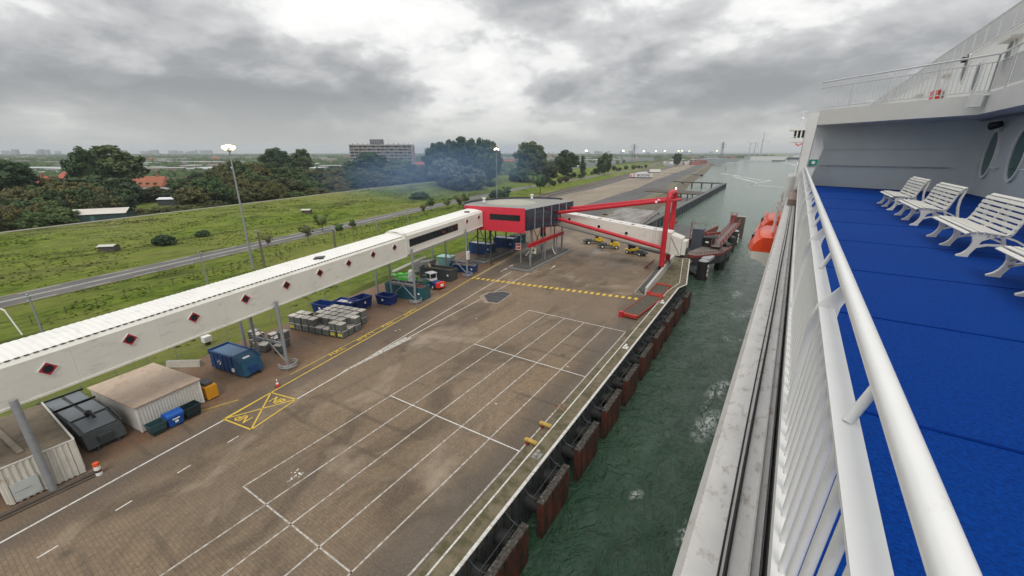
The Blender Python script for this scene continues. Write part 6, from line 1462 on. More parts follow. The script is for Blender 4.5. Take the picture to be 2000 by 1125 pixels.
def plant(key, x, y, h, wf=1.0, label=None, group=None, cat='tree', name='tree', z=None):
    pr = protos[key]; H0 = {'dark': 16, 'dark2': 17, 'brown': 13, 'brown2': 14, 'green': 13, 'pale': 13, 'poplar': 20, 'young': 4.6, 'sparse': 4.2, 'bush': 3.0}[key]
    s = h/H0; o = copy_tree(pr, loc=(x, y, ground_z(x, y)-.1 if z is None else z), rz=random.uniform(0, 6.28), scale=(s*wf, s*wf, s)); o.name = name
    if 'unused' in o: del o['unused']
    o['category'] = cat; o['label'] = label or LOOK[key]
    if group: o['group'] = group
    return o
def plant_px(key, px, ytop, dist, wpx, label=None, group=None, z=0):
    """tree on the bearing of px, dist metres away, its top at image height ytop and crown wpx wide"""
    p = bearing(px, dist, 0, (ytop+375)/2); c, s = math.cos(YAW), math.sin(YAW); F = -p.x*s+p.y*c
    u = (CY-ytop)/FPX; zt = HC+F*(u*math.cos(TH)-math.sin(TH))/(math.cos(TH)+u*math.sin(TH)); d_ = F/math.cos(TH)
    h = max(3, zt-z+.5); rad0 = {'dark': 6.2, 'dark2': 5.6, 'brown': 6.4, 'brown2': 5.8, 'green': 5.8, 'pale': 6.0, 'poplar': 2.6, 'bush': 2.6}[key]; H0 = {'dark': 16, 'dark2': 17, 'brown': 13, 'brown2': 14, 'green': 13, 'pale': 13, 'poplar': 20, 'bush': 3}[key]
    wf = (wpx*d_/FPX/2/1.12)/(rad0*h/H0)
    return plant(key, p.x, p.y, h, wf, label, group)
SG = [('dark', 10, 318, 285, 95, 'very large dark tree cut by the left edge of the photo'), ('dark2', -25, 305, 300, 110, 'huge dark tree at the far left edge'), ('brown', 78, 376, 262, 125, 'broad brownish tree behind the sheds at left'), ('pale', 32, 425, 255, 70, 'pale green willow shrub by the left sheds'),
      ('dark', 168, 291, 300, 62, 'tall dark tree with a lighter top, left of the pair reaching the horizon'), ('dark2', 222, 290, 310, 96, 'tallest round dark tree left of the light mast'), ('dark', 190, 345, 285, 110, 'dark tree beneath the tall pair'), ('dark2', 232, 350, 288, 62, 'dark tree at the right foot of the tall pair'),
      ('dark', 545, 291, 430, 54, 'round dark tree left of the apartment block'), ('dark2', 592, 294, 440, 38, 'smaller round dark tree left of the apartment block'),
      ('dark', 728, 300, 360, 70, 'dark tree in front of the left of the apartment block'), ('green', 780, 312, 350, 60, 'dark tree in front of the right of the apartment block'),
      ('dark2', 852, 286, 345, 48, 'leftmost tree of the tall grove right of the apartment block'), ('dark', 880, 284, 350, 50, 'second tree of the tall grove'), ('dark2', 908, 282, 352, 50, 'third tree of the tall grove'), ('dark', 936, 281, 355, 52, 'fourth tree of the tall grove, its highest'), ('dark2', 958, 286, 350, 40, 'rightmost tree of the tall grove by the second mast'), ('dark', 950, 306, 335, 50, 'dark tree at the right foot of the tall grove'),
      ('pale', 872, 316, 300, 62, 'silvery willow in front of the tall grove'), ('pale', 898, 326, 290, 60, 'second silvery willow in front of the tall grove'), ('pale', 930, 332, 295, 45, 'greyish willow near the second mast'),
      ('dark', 1037, 281, 385, 58, 'large round solitary tree beyond the pavilion'), ('brown2', 1068, 316, 375, 40, 'lower bushy tree beside the large solitary one'), ('green', 1020, 330, 370, 50, 'bush under the solitary tree'),
      ('dark2', 1106, 296, 440, 44, 'broad tree left of the poplar'), ('poplar', 1137, 305, 450, 13, 'slim poplar by the distant mast'), ('dark', 1181, 300, 520, 26, 'upright dark tree beyond the poplar'), ('poplar', 1170, 308, 520, 12, 'thin poplar next to the upright tree'),
      ('dark', 1320, 300, 900, 16, 'small far dark tree beside the terminal')]
for key, px, yt, di, wp, lab in SG: plant_px(key, px, yt, di, wp, lab)
rt_ = random.Random(17)
prof = [(-60, 372), (60, 365), (110, 352), (140, 345), (250, 372), (300, 372), (340, 360), (380, 345), (420, 325), (470, 318), (520, 316), (560, 322), (600, 330), (640, 334), (700, 318), (760, 318), (800, 316), (850, 330), (900, 335), (960, 330), (1000, 322)]
px = -60
G_ = 'trees and bushes behind the dyke'
def dyke_dist(px):
    # distance at which the bearing crosses the dyke crest
    for d_ in range(150, 800, 4):
        p = bearing(px, d_)
        if p.x < crest_x(p.y)-10: return d_
    return 400
for row, (dd, lower, wpx, ks) in enumerate(((4, 42, 46, ('brown', 'green', 'brown2', 'brown')), (20, 22, 50, ('brown', 'dark', 'brown2', 'green')), (45, 6, 48, ('dark', 'brown2', 'brown', 'dark2')), (85, 0, 42, ('dark2', 'brown', 'dark', 'green')))):
    px = -70
    while px < 1010:
        base = dyke_dist(px); d_ = base+dd+rt_.uniform(-3, 8); yt = interp(prof, px)+lower+rt_.uniform(-6, 10)
        if 238 < px < 375 and row in (1, 2): px += 18; continue
        if 238 < px < 375 and row == 0: yt = max(yt, 402); wpx = 38
        if 130 < px < 262 and row == 0: yt = max(yt, 400)
        if 300 < px < 420 and row == 0: yt = max(yt, 396); 
        if row == 0 and 100 < px < 262: px += 20; continue
        if 425 < px < 745 and row == 0: yt = max(interp(prof, px)+34, yt)
        if px > 960 and row > 1: break
        key = rt_.choice(ks if not 840 < px < 960 else ('dark', 'green', 'dark2'))
        zone = [z_ for lim, z_ in ((0, 'beyond the left edge'), (110, 'above the far left sheds'), (255, 'above the cream shed'), (350, 'around the orange roofed house'), (455, 'left of the light mast'), (560, 'right of the light mast'), (680, 'left of the apartment block'), (815, 'below the apartment block'), (970, 'by the tall grove'), (9999, 'beyond the second mast')) if px < lim][0]
        o = plant_px(key, px, yt, d_, wpx*rt_.uniform(.8, 1.3)*(260/d_)**.5, LOOK[key]+' in the '+('front', 'second', 'third', 'back')[row]+' row behind the dyke, '+zone, G_+': '+LOOK[key]+'s')
        px += rt_.uniform(20, 34)
# trees by the road
YG = 'young trees along the road'
for px, py, h, key, lab in ((630, 452, 5.6, 'young', 'largest young tree between the walkway and the road'), (602, 470, 4.6, 'sparse', 'sparse reddish tree left of the largest young tree'), (525, 482, 3.6, 'sparse', 'small reddish shrub close to the walkway roof'), (664, 460, 3.8, 'young', 'small green tree right of the largest young one'), (690, 450, 3.6, 'young', 'small green tree standing in front of the road bend'),
                         (842, 412, 6.0, 'young', 'leafy young tree near the far end of the walkway'), (828, 418, 4.5, 'sparse', 'thin tree beside the leafy one near the walkway end'), (873, 408, 4.8, 'young', 'young tree just left of the pavilion roof'), (898, 408, 6.0, 'sparse', 'thin tree at the pavilion corner'), (912, 402, 6.0, 'young', 'young tree behind the pavilion corner'), (990, 388, 6.5, 'young', 'young tree behind the pavilion roof by the mast'), (975, 392, 4.5, 'bush', 'low bush behind the pavilion roof'),
                         (1055, 380, 12, 'young', 'spindly taller tree beyond the pavilion roof'), (1035, 366, 9, 'young', 'rounded young tree left of the spindly one')):
    p = gp(px, py, 0); plant(key, p.x, p.y, h*1.15, 1.1, lab, YG)
for px, py, h, lab in ((322, 474, 2.6, 'round dark bush on the grass near the small shelter'), (395, 458, 1.8, 'reddish low bush right of the round dark bush'), (820, 386, 3.4, 'dark bush on the dyke beyond the road'), (912, 371, 3.4, 'round bush on the dyke left of the mast'), (958, 363, 3.6, 'round bush on the dyke right of the mast'), (1003, 355, 4.0, 'dark bush at the foot of the dyke by the grove')):
    p = gp(px, py, 1.0); plant('bush', p.x, p.y, h, 1.15 if px != 820 else 1.8, lab, None, 'bush', 'bush')
rr = random.Random(8)
for k_ in range(26):
    px = 1080+k_*7.5+rr.uniform(-4, 4); d_ = 330+k_*18+rr.uniform(-20, 20); p = bearing(px, d_); key = rr.choice(('green', 'brown2', 'dark')); plant(key, p.x, p.y, rr.uniform(3.5, 7.5), 1.1, 'small roadside tree far along the railway', 'small distant roadside trees')
for k in protos:
    for c in list(protos[k].children): bpy.data.objects.remove(c)
    bpy.data.objects.remove(protos[k])
# far woodland as one mass
def woodland():
    rr = random.Random(31); m = MB()
    def clump(x, y, r, h):
        n_ = 7; vs = []; fs = []
        for j, (f, z) in enumerate(((1.0, 0), (1.05, .45), (.7, .85), (.2, 1.0))):
            for i in range(n_):
                a = 2*math.pi*(i+.5*(j % 2))/n_; q_ = r*f*rr.uniform(.75, 1.2); vs.append((x+q_*math.cos(a), y+q_*math.sin(a), h*z*rr.uniform(.85, 1.1)))
        for j in range(3): fs += [(j*n_+i, j*n_+(i+1) % n_, (j+1)*n_+(i+1) % n_, (j+1)*n_+i) for i in range(n_)]
        fs.append(tuple(range(3*n_, 4*n_))); m.add(vs, fs)
    for i in range(8500):
        px = rr.uniform(-80, 1330); d_ = 430*math.exp(rr.uniform(0, 2.9)); 
        if px > 1000 and d_ < 520: continue
        p = bearing(px, d_)
        if p.x > crest_x(p.y)-30: continue
        if mnoise.noise(Vector((p.x/180, p.y/180, 0))) < -.18: continue
        r = rr.uniform(3.0, 7)*(1+d_/3500); clump(p.x, p.y, r, min(14, 3.5+rr.uniform(1, 7)*(1+d_/9000)))
    for i in range(500):
        px = rr.uniform(1330, 1600); d_ = rr.uniform(1250, 4000); p = bearing(px, d_)
        if p.x > shore_x(p.y)-30: continue
        clump(p.x, p.y, rr.uniform(8, 16), rr.uniform(6, 14))
    return m
woodland().build('far_woodland', LEAFD, kind='stuff', label='dark distant woodland and hedges stretching to the horizon', cat='woodland')
# far houses and glasshouses
rr = random.Random(12); GH = mat('glasshouse_roof', (.50, .53, .54), .35, .25, .02, rnd=.2)
for i in range(110):
    px = rr.uniform(-20, 1330); d_ = 520*math.exp(rr.uniform(0, 2.0)); p = bearing(px, d_)
    if p.x > crest_x(p.y)-45: continue
    kind_ = rr.random(); sc_ = min(2.2, 1+d_/2500)
    if kind_ < .45: building(p, 0, rr.uniform(14, 40)*sc_, 10*sc_, rr.uniform(7.5, 11), 'distant flat roofed house block with a pale roof among trees', FARW, FAROOF, rr.uniform(-.5, .5), name='far_house', windows=4 if d_ < 900 else 0, grp='distant pale roofed buildings')
    elif kind_ < .62: building(p, 0, rr.uniform(12, 24), 9, 8.0, 'distant house with an orange tiled roof among trees', FARW, TILE, rr.uniform(-.5, .5), True, name='far_house', windows=4 if d_ < 900 else 0, grp='distant orange roofed houses')
    else: building(p, 0, rr.uniform(40, 120)*sc_, rr.uniform(20, 40), rr.uniform(7, 10), 'distant long glasshouse or shed with a bright roof', GRYB, GH, rr.uniform(-.2, .2), name='far_shed', grp='distant long bright sheds')
for i in range(36):
    px = rr.uniform(1120, 1335); d_ = rr.uniform(560, 1500); p = bearing(px, d_)
    if p.x > crest_x(p.y)-20: continue
    building(p, 0, rr.uniform(30, 90), 22, rr.uniform(5, 10), 'distant industrial shed beyond the railway', GRYB, rr.choice((GH, FAROOF, GRYB)), rr.uniform(-.2, .2), name='far_shed', grp='distant industrial sheds beyond the railway')
for i in range(46):
    px = rr.choice((rr.uniform(5, 130), rr.uniform(270, 420), rr.uniform(1040, 1400))); d_ = rr.uniform(5500, 8500); w_ = rr.uniform(15, 60)
    building(px, d_, w_, 30, rr.uniform(26, 55), 'hazy tower on the far skyline', GRYB, GRYB, name='skyline_building', grp='hazy skyline buildings')
# nearer houses between trees
h1 = building(gp(292, 352, 8.5), 0, 20, 10, 0.1, '', FARW, TILE) if False else None
def house(px, dist, w_, d_, h, label, roofm=TILE, flat=False, rz=0.0, dormers=0):
    p = bearing(px, dist, 0, 352); t = thing('house', p, label, 'house', rz=YAW+rz)
    MB().box(-w_/2, -d_/2, 0, w_/2, d_/2, h).build('wall', mat('house_wall', (.33, .30, .26), .8, .1, .5), t)
    if flat: MB().box(-w_/2-.5, -d_/2-.5, h, w_/2+.5, d_/2+.5, h+.5).build('roof', FAROOF, t)
    else:
        q = MB(); e = .5; q.add([(-w_/2-e, -d_/2-e, h), (w_/2+e, -d_/2-e, h), (w_/2+e, d_/2+e, h), (-w_/2-e, d_/2+e, h), (-w_/2+2, 0, h+d_*.5), (w_/2-2, 0, h+d_*.5)], [(3, 2, 1, 0), (0, 1, 5, 4), (1, 2, 5), (2, 3, 4, 5), (3, 0, 4)]); rf = q.build('roof', roofm, t)
        for k_ in range(dormers): x = -w_/2+w_*(k_+.8)/(dormers+.8); MB().box(x-.9, -d_/2+.8, h+.6, x+.9, -1, h+2.4).build('dormer', DARKS, rf)
        MB().box(w_*.2, -.5, h+d_*.3, w_*.2+.9, .5, h+d_*.62).build('chimney', BRK, rf)
    for k_ in range(5): x = -w_/2+w_*(k_+.3)/5; wn = MB().box(x, -d_/2-.06, h*.45, x+w_*.1, -d_/2+.02, h*.8).build('window', GLASSD, t); MB().box(x-.1, -d_/2-.12, h*.42, x+w_*.1+.1, -d_/2-.06, h*.45).build('sill', STICK, wn)
house(295, 345, 24, 12, 5.2, 'house with a large orange roof and dark dormers behind the trees', rz=-.1, dormers=4)
house(312, 318, 34, 10, 5.0, 'flat roofed pale building in front of the orange roofed house', flat=True, rz=.12)
house(296, 300, 20, 8, 1.8, 'low white building below the flat roofed one', flat=True, rz=.1)
house(374, 360, 9, 8, 6, 'small orange roof peeping out right of the larger one')
house(622, 345, 14, 10, 7.5, 'orange roofed house in the brown trees left of the apartment block')
house(672, 340, 18, 10, 7, 'pale and orange roofed house just left of the apartment block', rz=.2)
house(140, 430, 13, 9, 7.5, 'red roofed house between the tall dark trees', rz=.1)
house(70, 330, 18, 11, 8, 'small orange roof between the dark trees at left')
house(42, 420, 30, 12, 8, 'white flat fronted houses between the left trees', flat=True)
# sheds along the dyke foot
def shed(px, py, w_, d_, h, label, roofm, rz, n_=1, wallm=None):
    p = gp(px, py, 2.0); p = gp(px, py, ground_z(p.x, p.y)+.2); p.z = max(ground_z(p.x, p.y)-.3, (crest_h(p.y)-1.2) if p.x < crest_x(p.y) else -9); t = thing('field_shed', p, label, 'shed', rz=YAW+rz)
    MB().box(-w_/2, -d_/2, 0, w_/2, d_/2, h).build('wall', wallm or DARKS, t)
    for k_ in range(n_):
        x0, x1 = -w_/2+w_*k_/n_-.2, -w_/2+w_*(k_+1)/n_+.1; q = MB(); q.add([(x0, -d_/2-.4, h+.02*k_), (x1, -d_/2-.4, h+.02*k_), (x1, 0, h+d_*.16), (x0, 0, h+d_*.16+.0), (x0, d_/2+.4, h+.02*k_), (x1, d_/2+.4, h+.02*k_)], [(0, 1, 2, 3), (3, 2, 5, 4)]); q.build('roof', roofm, t)
    if w_ > 8: MB().box(-.6, -d_/2-.05, 0, .6, -d_/2+.02, h*.8).build('door', mat('teal_door', (.05, .12, .13), .6, .1, 1), t)
PSH = mat('pale_shed_roof', (.56, .52, .47), .6, .08, .4)
shed(196, 437, 18, 9, 2.3, 'long dark shed with a bright cream roof at the dyke foot', PSH, .45, 2, mat('dark_teal_boards', (.02, .05, .055), .6, .2, 1))
shed(97, 443, 9, 7, 2.6, 'low shed with a greyish green roof left of the cream roofed shed', mat('grey_green_roof', (.20, .21, .17), .7, .1, .4), .3)
shed(75, 447, 6, 5, 2.2, 'small dark hut with white roof strips near the left trees', mat('striped_white_roof', (.45, .45, .44), .6, .5, .8), .3)
shed(360, 412, 17, 4.5, 2.6, 'long narrow stable with a white roof on the dyke crest', mat('white_stable_roof', (.66, .67, .68), .5, .05, .4), .14, 1)
shed(215, 490, 3.6, 2.2, 1.6, 'small field shelter with a pale roof on the grass slope', mat('pale_shelter_roof', (.50, .51, .45), .6, .06, .4), .2, 1, TIMB)
shed(600, 419, 3.4, 2.4, 1.7, 'small brown field shelter with a white roof halfway up the dyke', PSH, .1, 1, TIMB)

# ------------------------------------------------------------------ the ferry
DEL = -(YAWS-YAW)
fer = thing('ferry', (0, 0, HC), 'white ferry with blue covered open deck, railings and oval windows', 'ferry', rz=DEL)
SM = Matrix.Translation((0, 0, HC)) @ Matrix.Rotation(DEL, 4, 'Z')
VB = -3.0
MB().box(.2222, VB, -1.73, 6.6, 28.6, -1.7).build('deck_floor', CARPET, fer)
MB().box(.235, VB, -2.5, 6.6, 28.6, -1.736).build('gap_shade_block', BLACKP, fer)  # solid black block stands in for the shade inside the deck gap
for v in (3.35, 5.6, 7.9, 10.6, 13.5, 16.8, 20.4, 24.3): MB().box(.34, v, -1.7, 6.39, v+.03, -1.694).build('deck_seam', SEAM, fer)
for u in (): MB().box(u, VB, -1.7, u+.012, 26.4, -1.696).build('deck_seam', SEAM, fer)
MB().box(.197, VB, -1.735, .222, 27, -1.64).build('toe_plate', WHITE, fer)
# ledge and hull
q = MB(); q.add([(-.145, VB, -2.22), (.212, VB, -2.2), (.212, 22, -2.2), (-.145, 22, -2.22), (-.19, VB, -2.30), (-.19, 22, -2.30)], [(0, 1, 2, 3), (4, 0, 3, 5)]); q.build('hull_ledge', LEDGE, fer)
MB().box(.160, VB, -2.2, .168, 22, -2.165).build('ledge_lip', LEDGE, fer)
MB().box(-.19, VB, -29.2, 9, 128, -2.31).build('hull', WHITE, fer)
MB().box(-.10, 22, -2.3, .3, 27.4, -1.95).build('rusty_ledge', mat('brownish_ledge', (.30, .22, .19), .7, .2, 2), fer)
MB().box(-.35, 27.6, -2.9, .15, 31, -1.2).build('hull_locker', WHITE, fer, bevel=.05)
MB().box(.02, 28.9, -2.3, 7, 104, 1.9).build('forward_superstructure', WHITE, fer)
for v0, v1 in ((-3, 22),):
    for uu, r_ in ((.0215, .0060), (.054, .0105)):
        pts = [Vector((uu+.004*math.sin(v*.9+uu*40)+.0022*v*(1 if uu > .05 else .5), v, -2.2+r_)) for v in [v0+(v1-v0)*i/50 for i in range(51)]]
        q = MB(); q.path(pts, r_, 8); o = q.build('ledge_hose', RUBBER, None, True); o.matrix_world = SM
        tag(o, {.0215: 'thin black cable running along the white hull ledge', .054: 'thick black hose running along the white hull ledge'}[uu], 'hose')
# railing
rl = MB().box(.250, VB, -.888, .328, 26.9, -.870).build('railing', RAILW, fer)
q = MB(); q.tube((.36, VB, -.72), (.365, 26.8, -.72), .0375, n=28); q.build('handrail', RAILW, rl, True)
bal = MB(); bal.tube((0, 0, -1.66), (.034, 0, -.888), .0165, n=12); b0 = bal.build('baluster', RAILW, rl, True); b0.location = (.237, VB+.05, 0)
v = VB+.05; v += .165; nb = 1
while v < 26.8:
    o = b0.copy(); COL.objects.link(o); o.parent = rl; o.location = (.237, v, 0); nb += 1; v += .165
MB().box(.2221, VB, -1.69, .252, 26.9, -1.655).build('bottom_rail', RAILW, rl)
v = 2.92-2.35*2
while v < 26.8:
    q = MB(); q.extr([(.215, v, -1.7), (.345, v, -1.7), (.345, v, -.95), (.352, v, -.86), (.395, v, -.735), (.335, v, -.725), (.240, v, -.86), (.215, v, -.95)], (0, .014, 0)); q.build('stanchion_plate', RAILW, rl)
    if v+1.17 < 26.8: q = MB(); q.tube((.292, v+1.05, -.872), (.352, v+1.12, -.745), .0165, n=12); q.build('rail_strut', RAILW, rl, True)
    v += 2.35
# end wall
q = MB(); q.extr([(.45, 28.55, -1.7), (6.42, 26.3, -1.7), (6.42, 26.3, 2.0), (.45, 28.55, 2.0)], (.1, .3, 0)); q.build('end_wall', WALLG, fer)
MB().extr([(.05, 27.0, -1.9), (.36, 27.0, -1.9), (.47, 27.0, 1.9), (.06, 27.0, 1.9)], (0, .35, 0)).build('side_bulwark', WHITE, fer)
MB().extr([(.40, 27.2, -1.7), (.62, 27.2, -1.7), (.95, 27.3, .25), (.80, 27.3, .75), (.50, 27.2, 1.0)], (0, .06, 0)).build('sloping_bulwark', WHITE, fer)
sg = MB().extr([(.46, 27.14, -.62), (.80, 27.14, -.62), (.84, 27.14, -.34), (.47, 27.14, -.34)], (0, .03, 0)).build('green_notice', SIGNG, fer); MB().box(.58, 27.12, -.56, .72, 27.135, -.42).build('white_symbol', STICK, sg)
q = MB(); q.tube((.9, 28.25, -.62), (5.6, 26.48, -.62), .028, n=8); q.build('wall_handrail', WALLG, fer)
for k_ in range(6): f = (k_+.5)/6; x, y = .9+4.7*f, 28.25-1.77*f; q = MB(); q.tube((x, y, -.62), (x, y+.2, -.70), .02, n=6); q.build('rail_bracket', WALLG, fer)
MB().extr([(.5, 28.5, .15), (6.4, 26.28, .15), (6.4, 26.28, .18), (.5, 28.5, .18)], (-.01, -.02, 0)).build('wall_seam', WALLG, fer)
# side wall with oval windows
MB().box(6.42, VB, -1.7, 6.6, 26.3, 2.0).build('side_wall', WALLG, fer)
def oval(u, vc, wc, a, b_, glass, name='oval_window', fr=None):
    q = MB(); n_ = 28; o_ = [(vc+(a+.09)*math.cos(2*math.pi*i/n_), wc+(b_+.09)*math.sin(2*math.pi*i/n_)) for i in range(n_)]; i_ = [(vc+a*math.cos(2*math.pi*i/n_), wc+b_*math.sin(2*math.pi*i/n_)) for i in range(n_)]
    q.add([(u, y, z) for y, z in o_]+[(u-.08, y, z) for y, z in o_]+[(u-.08, y, z) for y, z in i_]+[(u-.01, y, z) for y, z in i_], [(k_*n_+i, k_*n_+(i+1) % n_, (k_+1)*n_+(i+1) % n_, (k_+1)*n_+i) for k_ in range(3) for i in range(n_)])
    wn = q.build(name, fr or WHITE, fer, True)
    q = MB(); q.poly([(u-.03, y, z) for y, z in i_]); q.build('glass_pane', glass, wn); return wn
for vc in (25.2, 22.5, 19.8, 17.1):
    wn = oval(6.42, vc, -.06, .55, .86, GLASSG)
    q = MB(); q.tube((6.30, vc-.9, -.55), (6.30, vc-1.35, -.55), .03, n=8); q.build('grab_handle', STICK, fer)
q = MB(); q.tube((6.25, 24.6, 1.05), (6.05, 24.85, .98), .12, .15, 14); q.build('deck_lamp', BLACKP, fer)
q = MB(); q.beam((6.0, 26, 1.25), (6.0, 12, 1.25), .08, .08); q.build('ceiling_pipe', MGREY, fer)
# canopy deck above
fa, fb_, fc = (.47, 27.0), (5.15, 23.0), (5.15, VB)
q = MB(); q.prism([fa, fb_, fc, (9, VB), (9, 29), (.47, 29)], 1.32, 2.0); q.build('upper_deck_slab', mat('upper_deck_paint', (.66, .65, .62), .4, .05, 1.2), fer)
# upper railing
up = MB(); segs = [((.30, 27.2), (5.25, 23.0)), ((5.25, 23.0), (5.25, VB))]
for (a, b_) in segs: up.tube((*a, 3.28), (*b_, 3.30), .035, n=10); up.tube((*a, 3.02), (*b_, 3.04), .018, n=8); up.tube((*a, 2.12), (*b_, 2.12), .018, n=8)
PALE = mat('pale_grey_rail_paint', (.56, .57, .58), .4, .05, 2)
ur = up.build('upper_railing', PALE, fer, True)
MESH = bpy.data.materials.new('wind_mesh'); MESH.use_nodes = True; _b = MESH.node_tree.nodes['Principled BSDF']; _b.inputs['Base Color'].default_value = (.42, .42, .42, 1); _b.inputs['Alpha'].default_value = .75; _b.inputs['Roughness'].default_value = .5
def along(a, b_, step): 
    L_ = math.dist(a, b_); n_ = max(1, int(L_/step)); return [(a[0]+(b_[0]-a[0])*i/n_, a[1]+(b_[1]-a[1])*i/n_) for i in range(n_+1)]
bb0 = None
for i, p in enumerate(along(*segs[0], .14)):
    if bb0 is None: q = MB(); q.tube((0, 0, 2.12), (0, 0, 3.02), .011, n=6); bb0 = q.build('upper_baluster', PALE, ur); bb0.location = (*p, 0)
    else: o = bb0.copy(); COL.objects.link(o); o.parent = ur; o.location = (*p, 0)
for s_ in segs:
    for p in along(*s_, 1.5): q = MB(); q.box(p[0]-.02, p[1]-.045, 1.95, p[0]+.02, p[1]+.045, 3.28); q.build('upper_post', PALE, ur)
pp = along(*segs[1], 1.5)
for a, b_ in zip(pp, pp[1:]): q = MB(); q.poly([(a[0]+.03, a[1]-.06, 2.15), (b_[0]+.03, b_[1]+.06, 2.15), (b_[0]+.03, b_[1]+.06, 3.0), (a[0]+.03, a[1]-.06, 3.0)]); q.build('mesh_panel', MESH, ur)
MB().extr([(4.75, 22.9, 1.55), (4.75, 22.9, 2.02), (5.3, 22.5, 2.02), (5.3, 22.5, 1.9), (5.0, 22.7, 1.9), (5.0, 22.7, 1.55)], (.02, -.35, 0)).build('drain_bracket', WHITE, fer)
# upper house
HU = 7.5
MB().box(HU, 10, 2.0, 12, 95, 5.62).build('upper_house', WHITE, fer)
for v, z, b_ in ((38.5, 4.85, .75), (35.6, 4.0, .75), (42.0, 3.6, .45), (31.5, 4.4, .75), (27.5, 4.4, .75)): oval(HU, v, z, .42, b_, mat('dusky_glass', (.10, .10, .13), .1, .1, 1), 'upper_oval_window')
MB().box(HU-.35, 43.2, 3.2, HU-.02, 44.4, 4.2).build('red_locker', SIGNR, fer)
q = MB(); q.tube((HU-.3, 38.6, 5.35), (HU-.1, 38.6, 5.35), .16, n=12); q.build('house_lamp', BLACKP, fer)
for v0, z in ((41.5, 4.9), (49, 4.4), (30.5, 5.0)): MB().box(HU-.4, v0, z, HU, v0+1.6, z+.12).build('bracket_shelf', mat('light_trim', (.55, .53, .49)), fer)
q = MB(); q.tube((HU-.1, 8, 6.72), (HU-.1, 88, 6.72), .045, n=8); q.tube((HU-.1, 8, 5.66), (HU-.1, 88, 5.66), .05, n=8); tr = q.build('top_railing', PALE, fer, True)
v = 8.0
while v < 86: MB().box(HU-.13, v-.03, 5.6, HU-.07, v+.03, 6.72).build('top_post', PALE, tr); MB().poly([(HU-.1, v+.05, 5.7), (HU-.1, v+1.95, 5.7), (HU-.1, v+1.95, 6.68), (HU-.1, v+.05, 6.68)]).build('mesh_panel', MESH, tr); v += 2.0
# bridge wing far forward
bw = MB().box(-2.0, 108.6, 1.95, 1.5, 111, 2.15).build('bridge_wing', WHITE, fer)
MB().box(-2.75, 108.2, 4.35, 1.8, 111.4, 4.95).build('wing_roof', WHITE, bw)
MB().extr([(-1.75, 108.8, 2.15), (1.2, 108.8, 2.15), (1.4, 108.6, 4.4), (-2.0, 108.6, 4.4)], (0, 2.2, 0)).build('wing_cabin', GLASSD, bw)
MB().box(-1.9, 108.55, 2.1, 1.2, 108.75, 2.9).build('cabin_apron', STICK, bw)
for x in (-1.85, -1.2, -.5, .2): MB().extr([(x-.13, 108.52, 2.1), (x+.13, 108.52, 2.1), (x+.13, 108.36, 4.4), (x-.13, 108.36, 4.4)], (0, .1, 0)).build('window_pillar', STICK, bw)
q = MB()
for a, b_ in (((-2.4, 108.5, 3.1), (-1.4, 108.5, 3.1)), ((-2.4, 108.5, 2.1), (-2.4, 108.5, 3.1)), ((-2.4, 108.5, 3.1), (-2.4, 111, 3.1))): q.tube(a, b_, .06, n=6)
q.build('wing_rail', STICK, bw)
MB().extr([(-2.4, 108.5, 2.0), (-1.8, 108.5, 2.0), (-2.1, 108.5, 1.0)], (0, 1.5, 0)).build('wing_bracket', WHITE, bw)
q = MB(); q.ball((-.8, 109.5, 6.6), .3, 8, 6); q.tube((-.8, 109.5, 4.8), (-.8, 109.5, 8.2), .05, n=6); q.tube((-1.5, 109.5, 7.8), (-.1, 109.5, 8.1), .05, n=6); q.build('radar_mast', STICK, bw)
q = MB(); q.torus = None; q.path([(-1.2, 108.35, 1.8), (-.6, 108.35, 1.4), (0, 108.35, 1.8), (.4, 108.35, 1.9)], .12, 6); q.build('red_lifebuoy', SIGNR, bw)
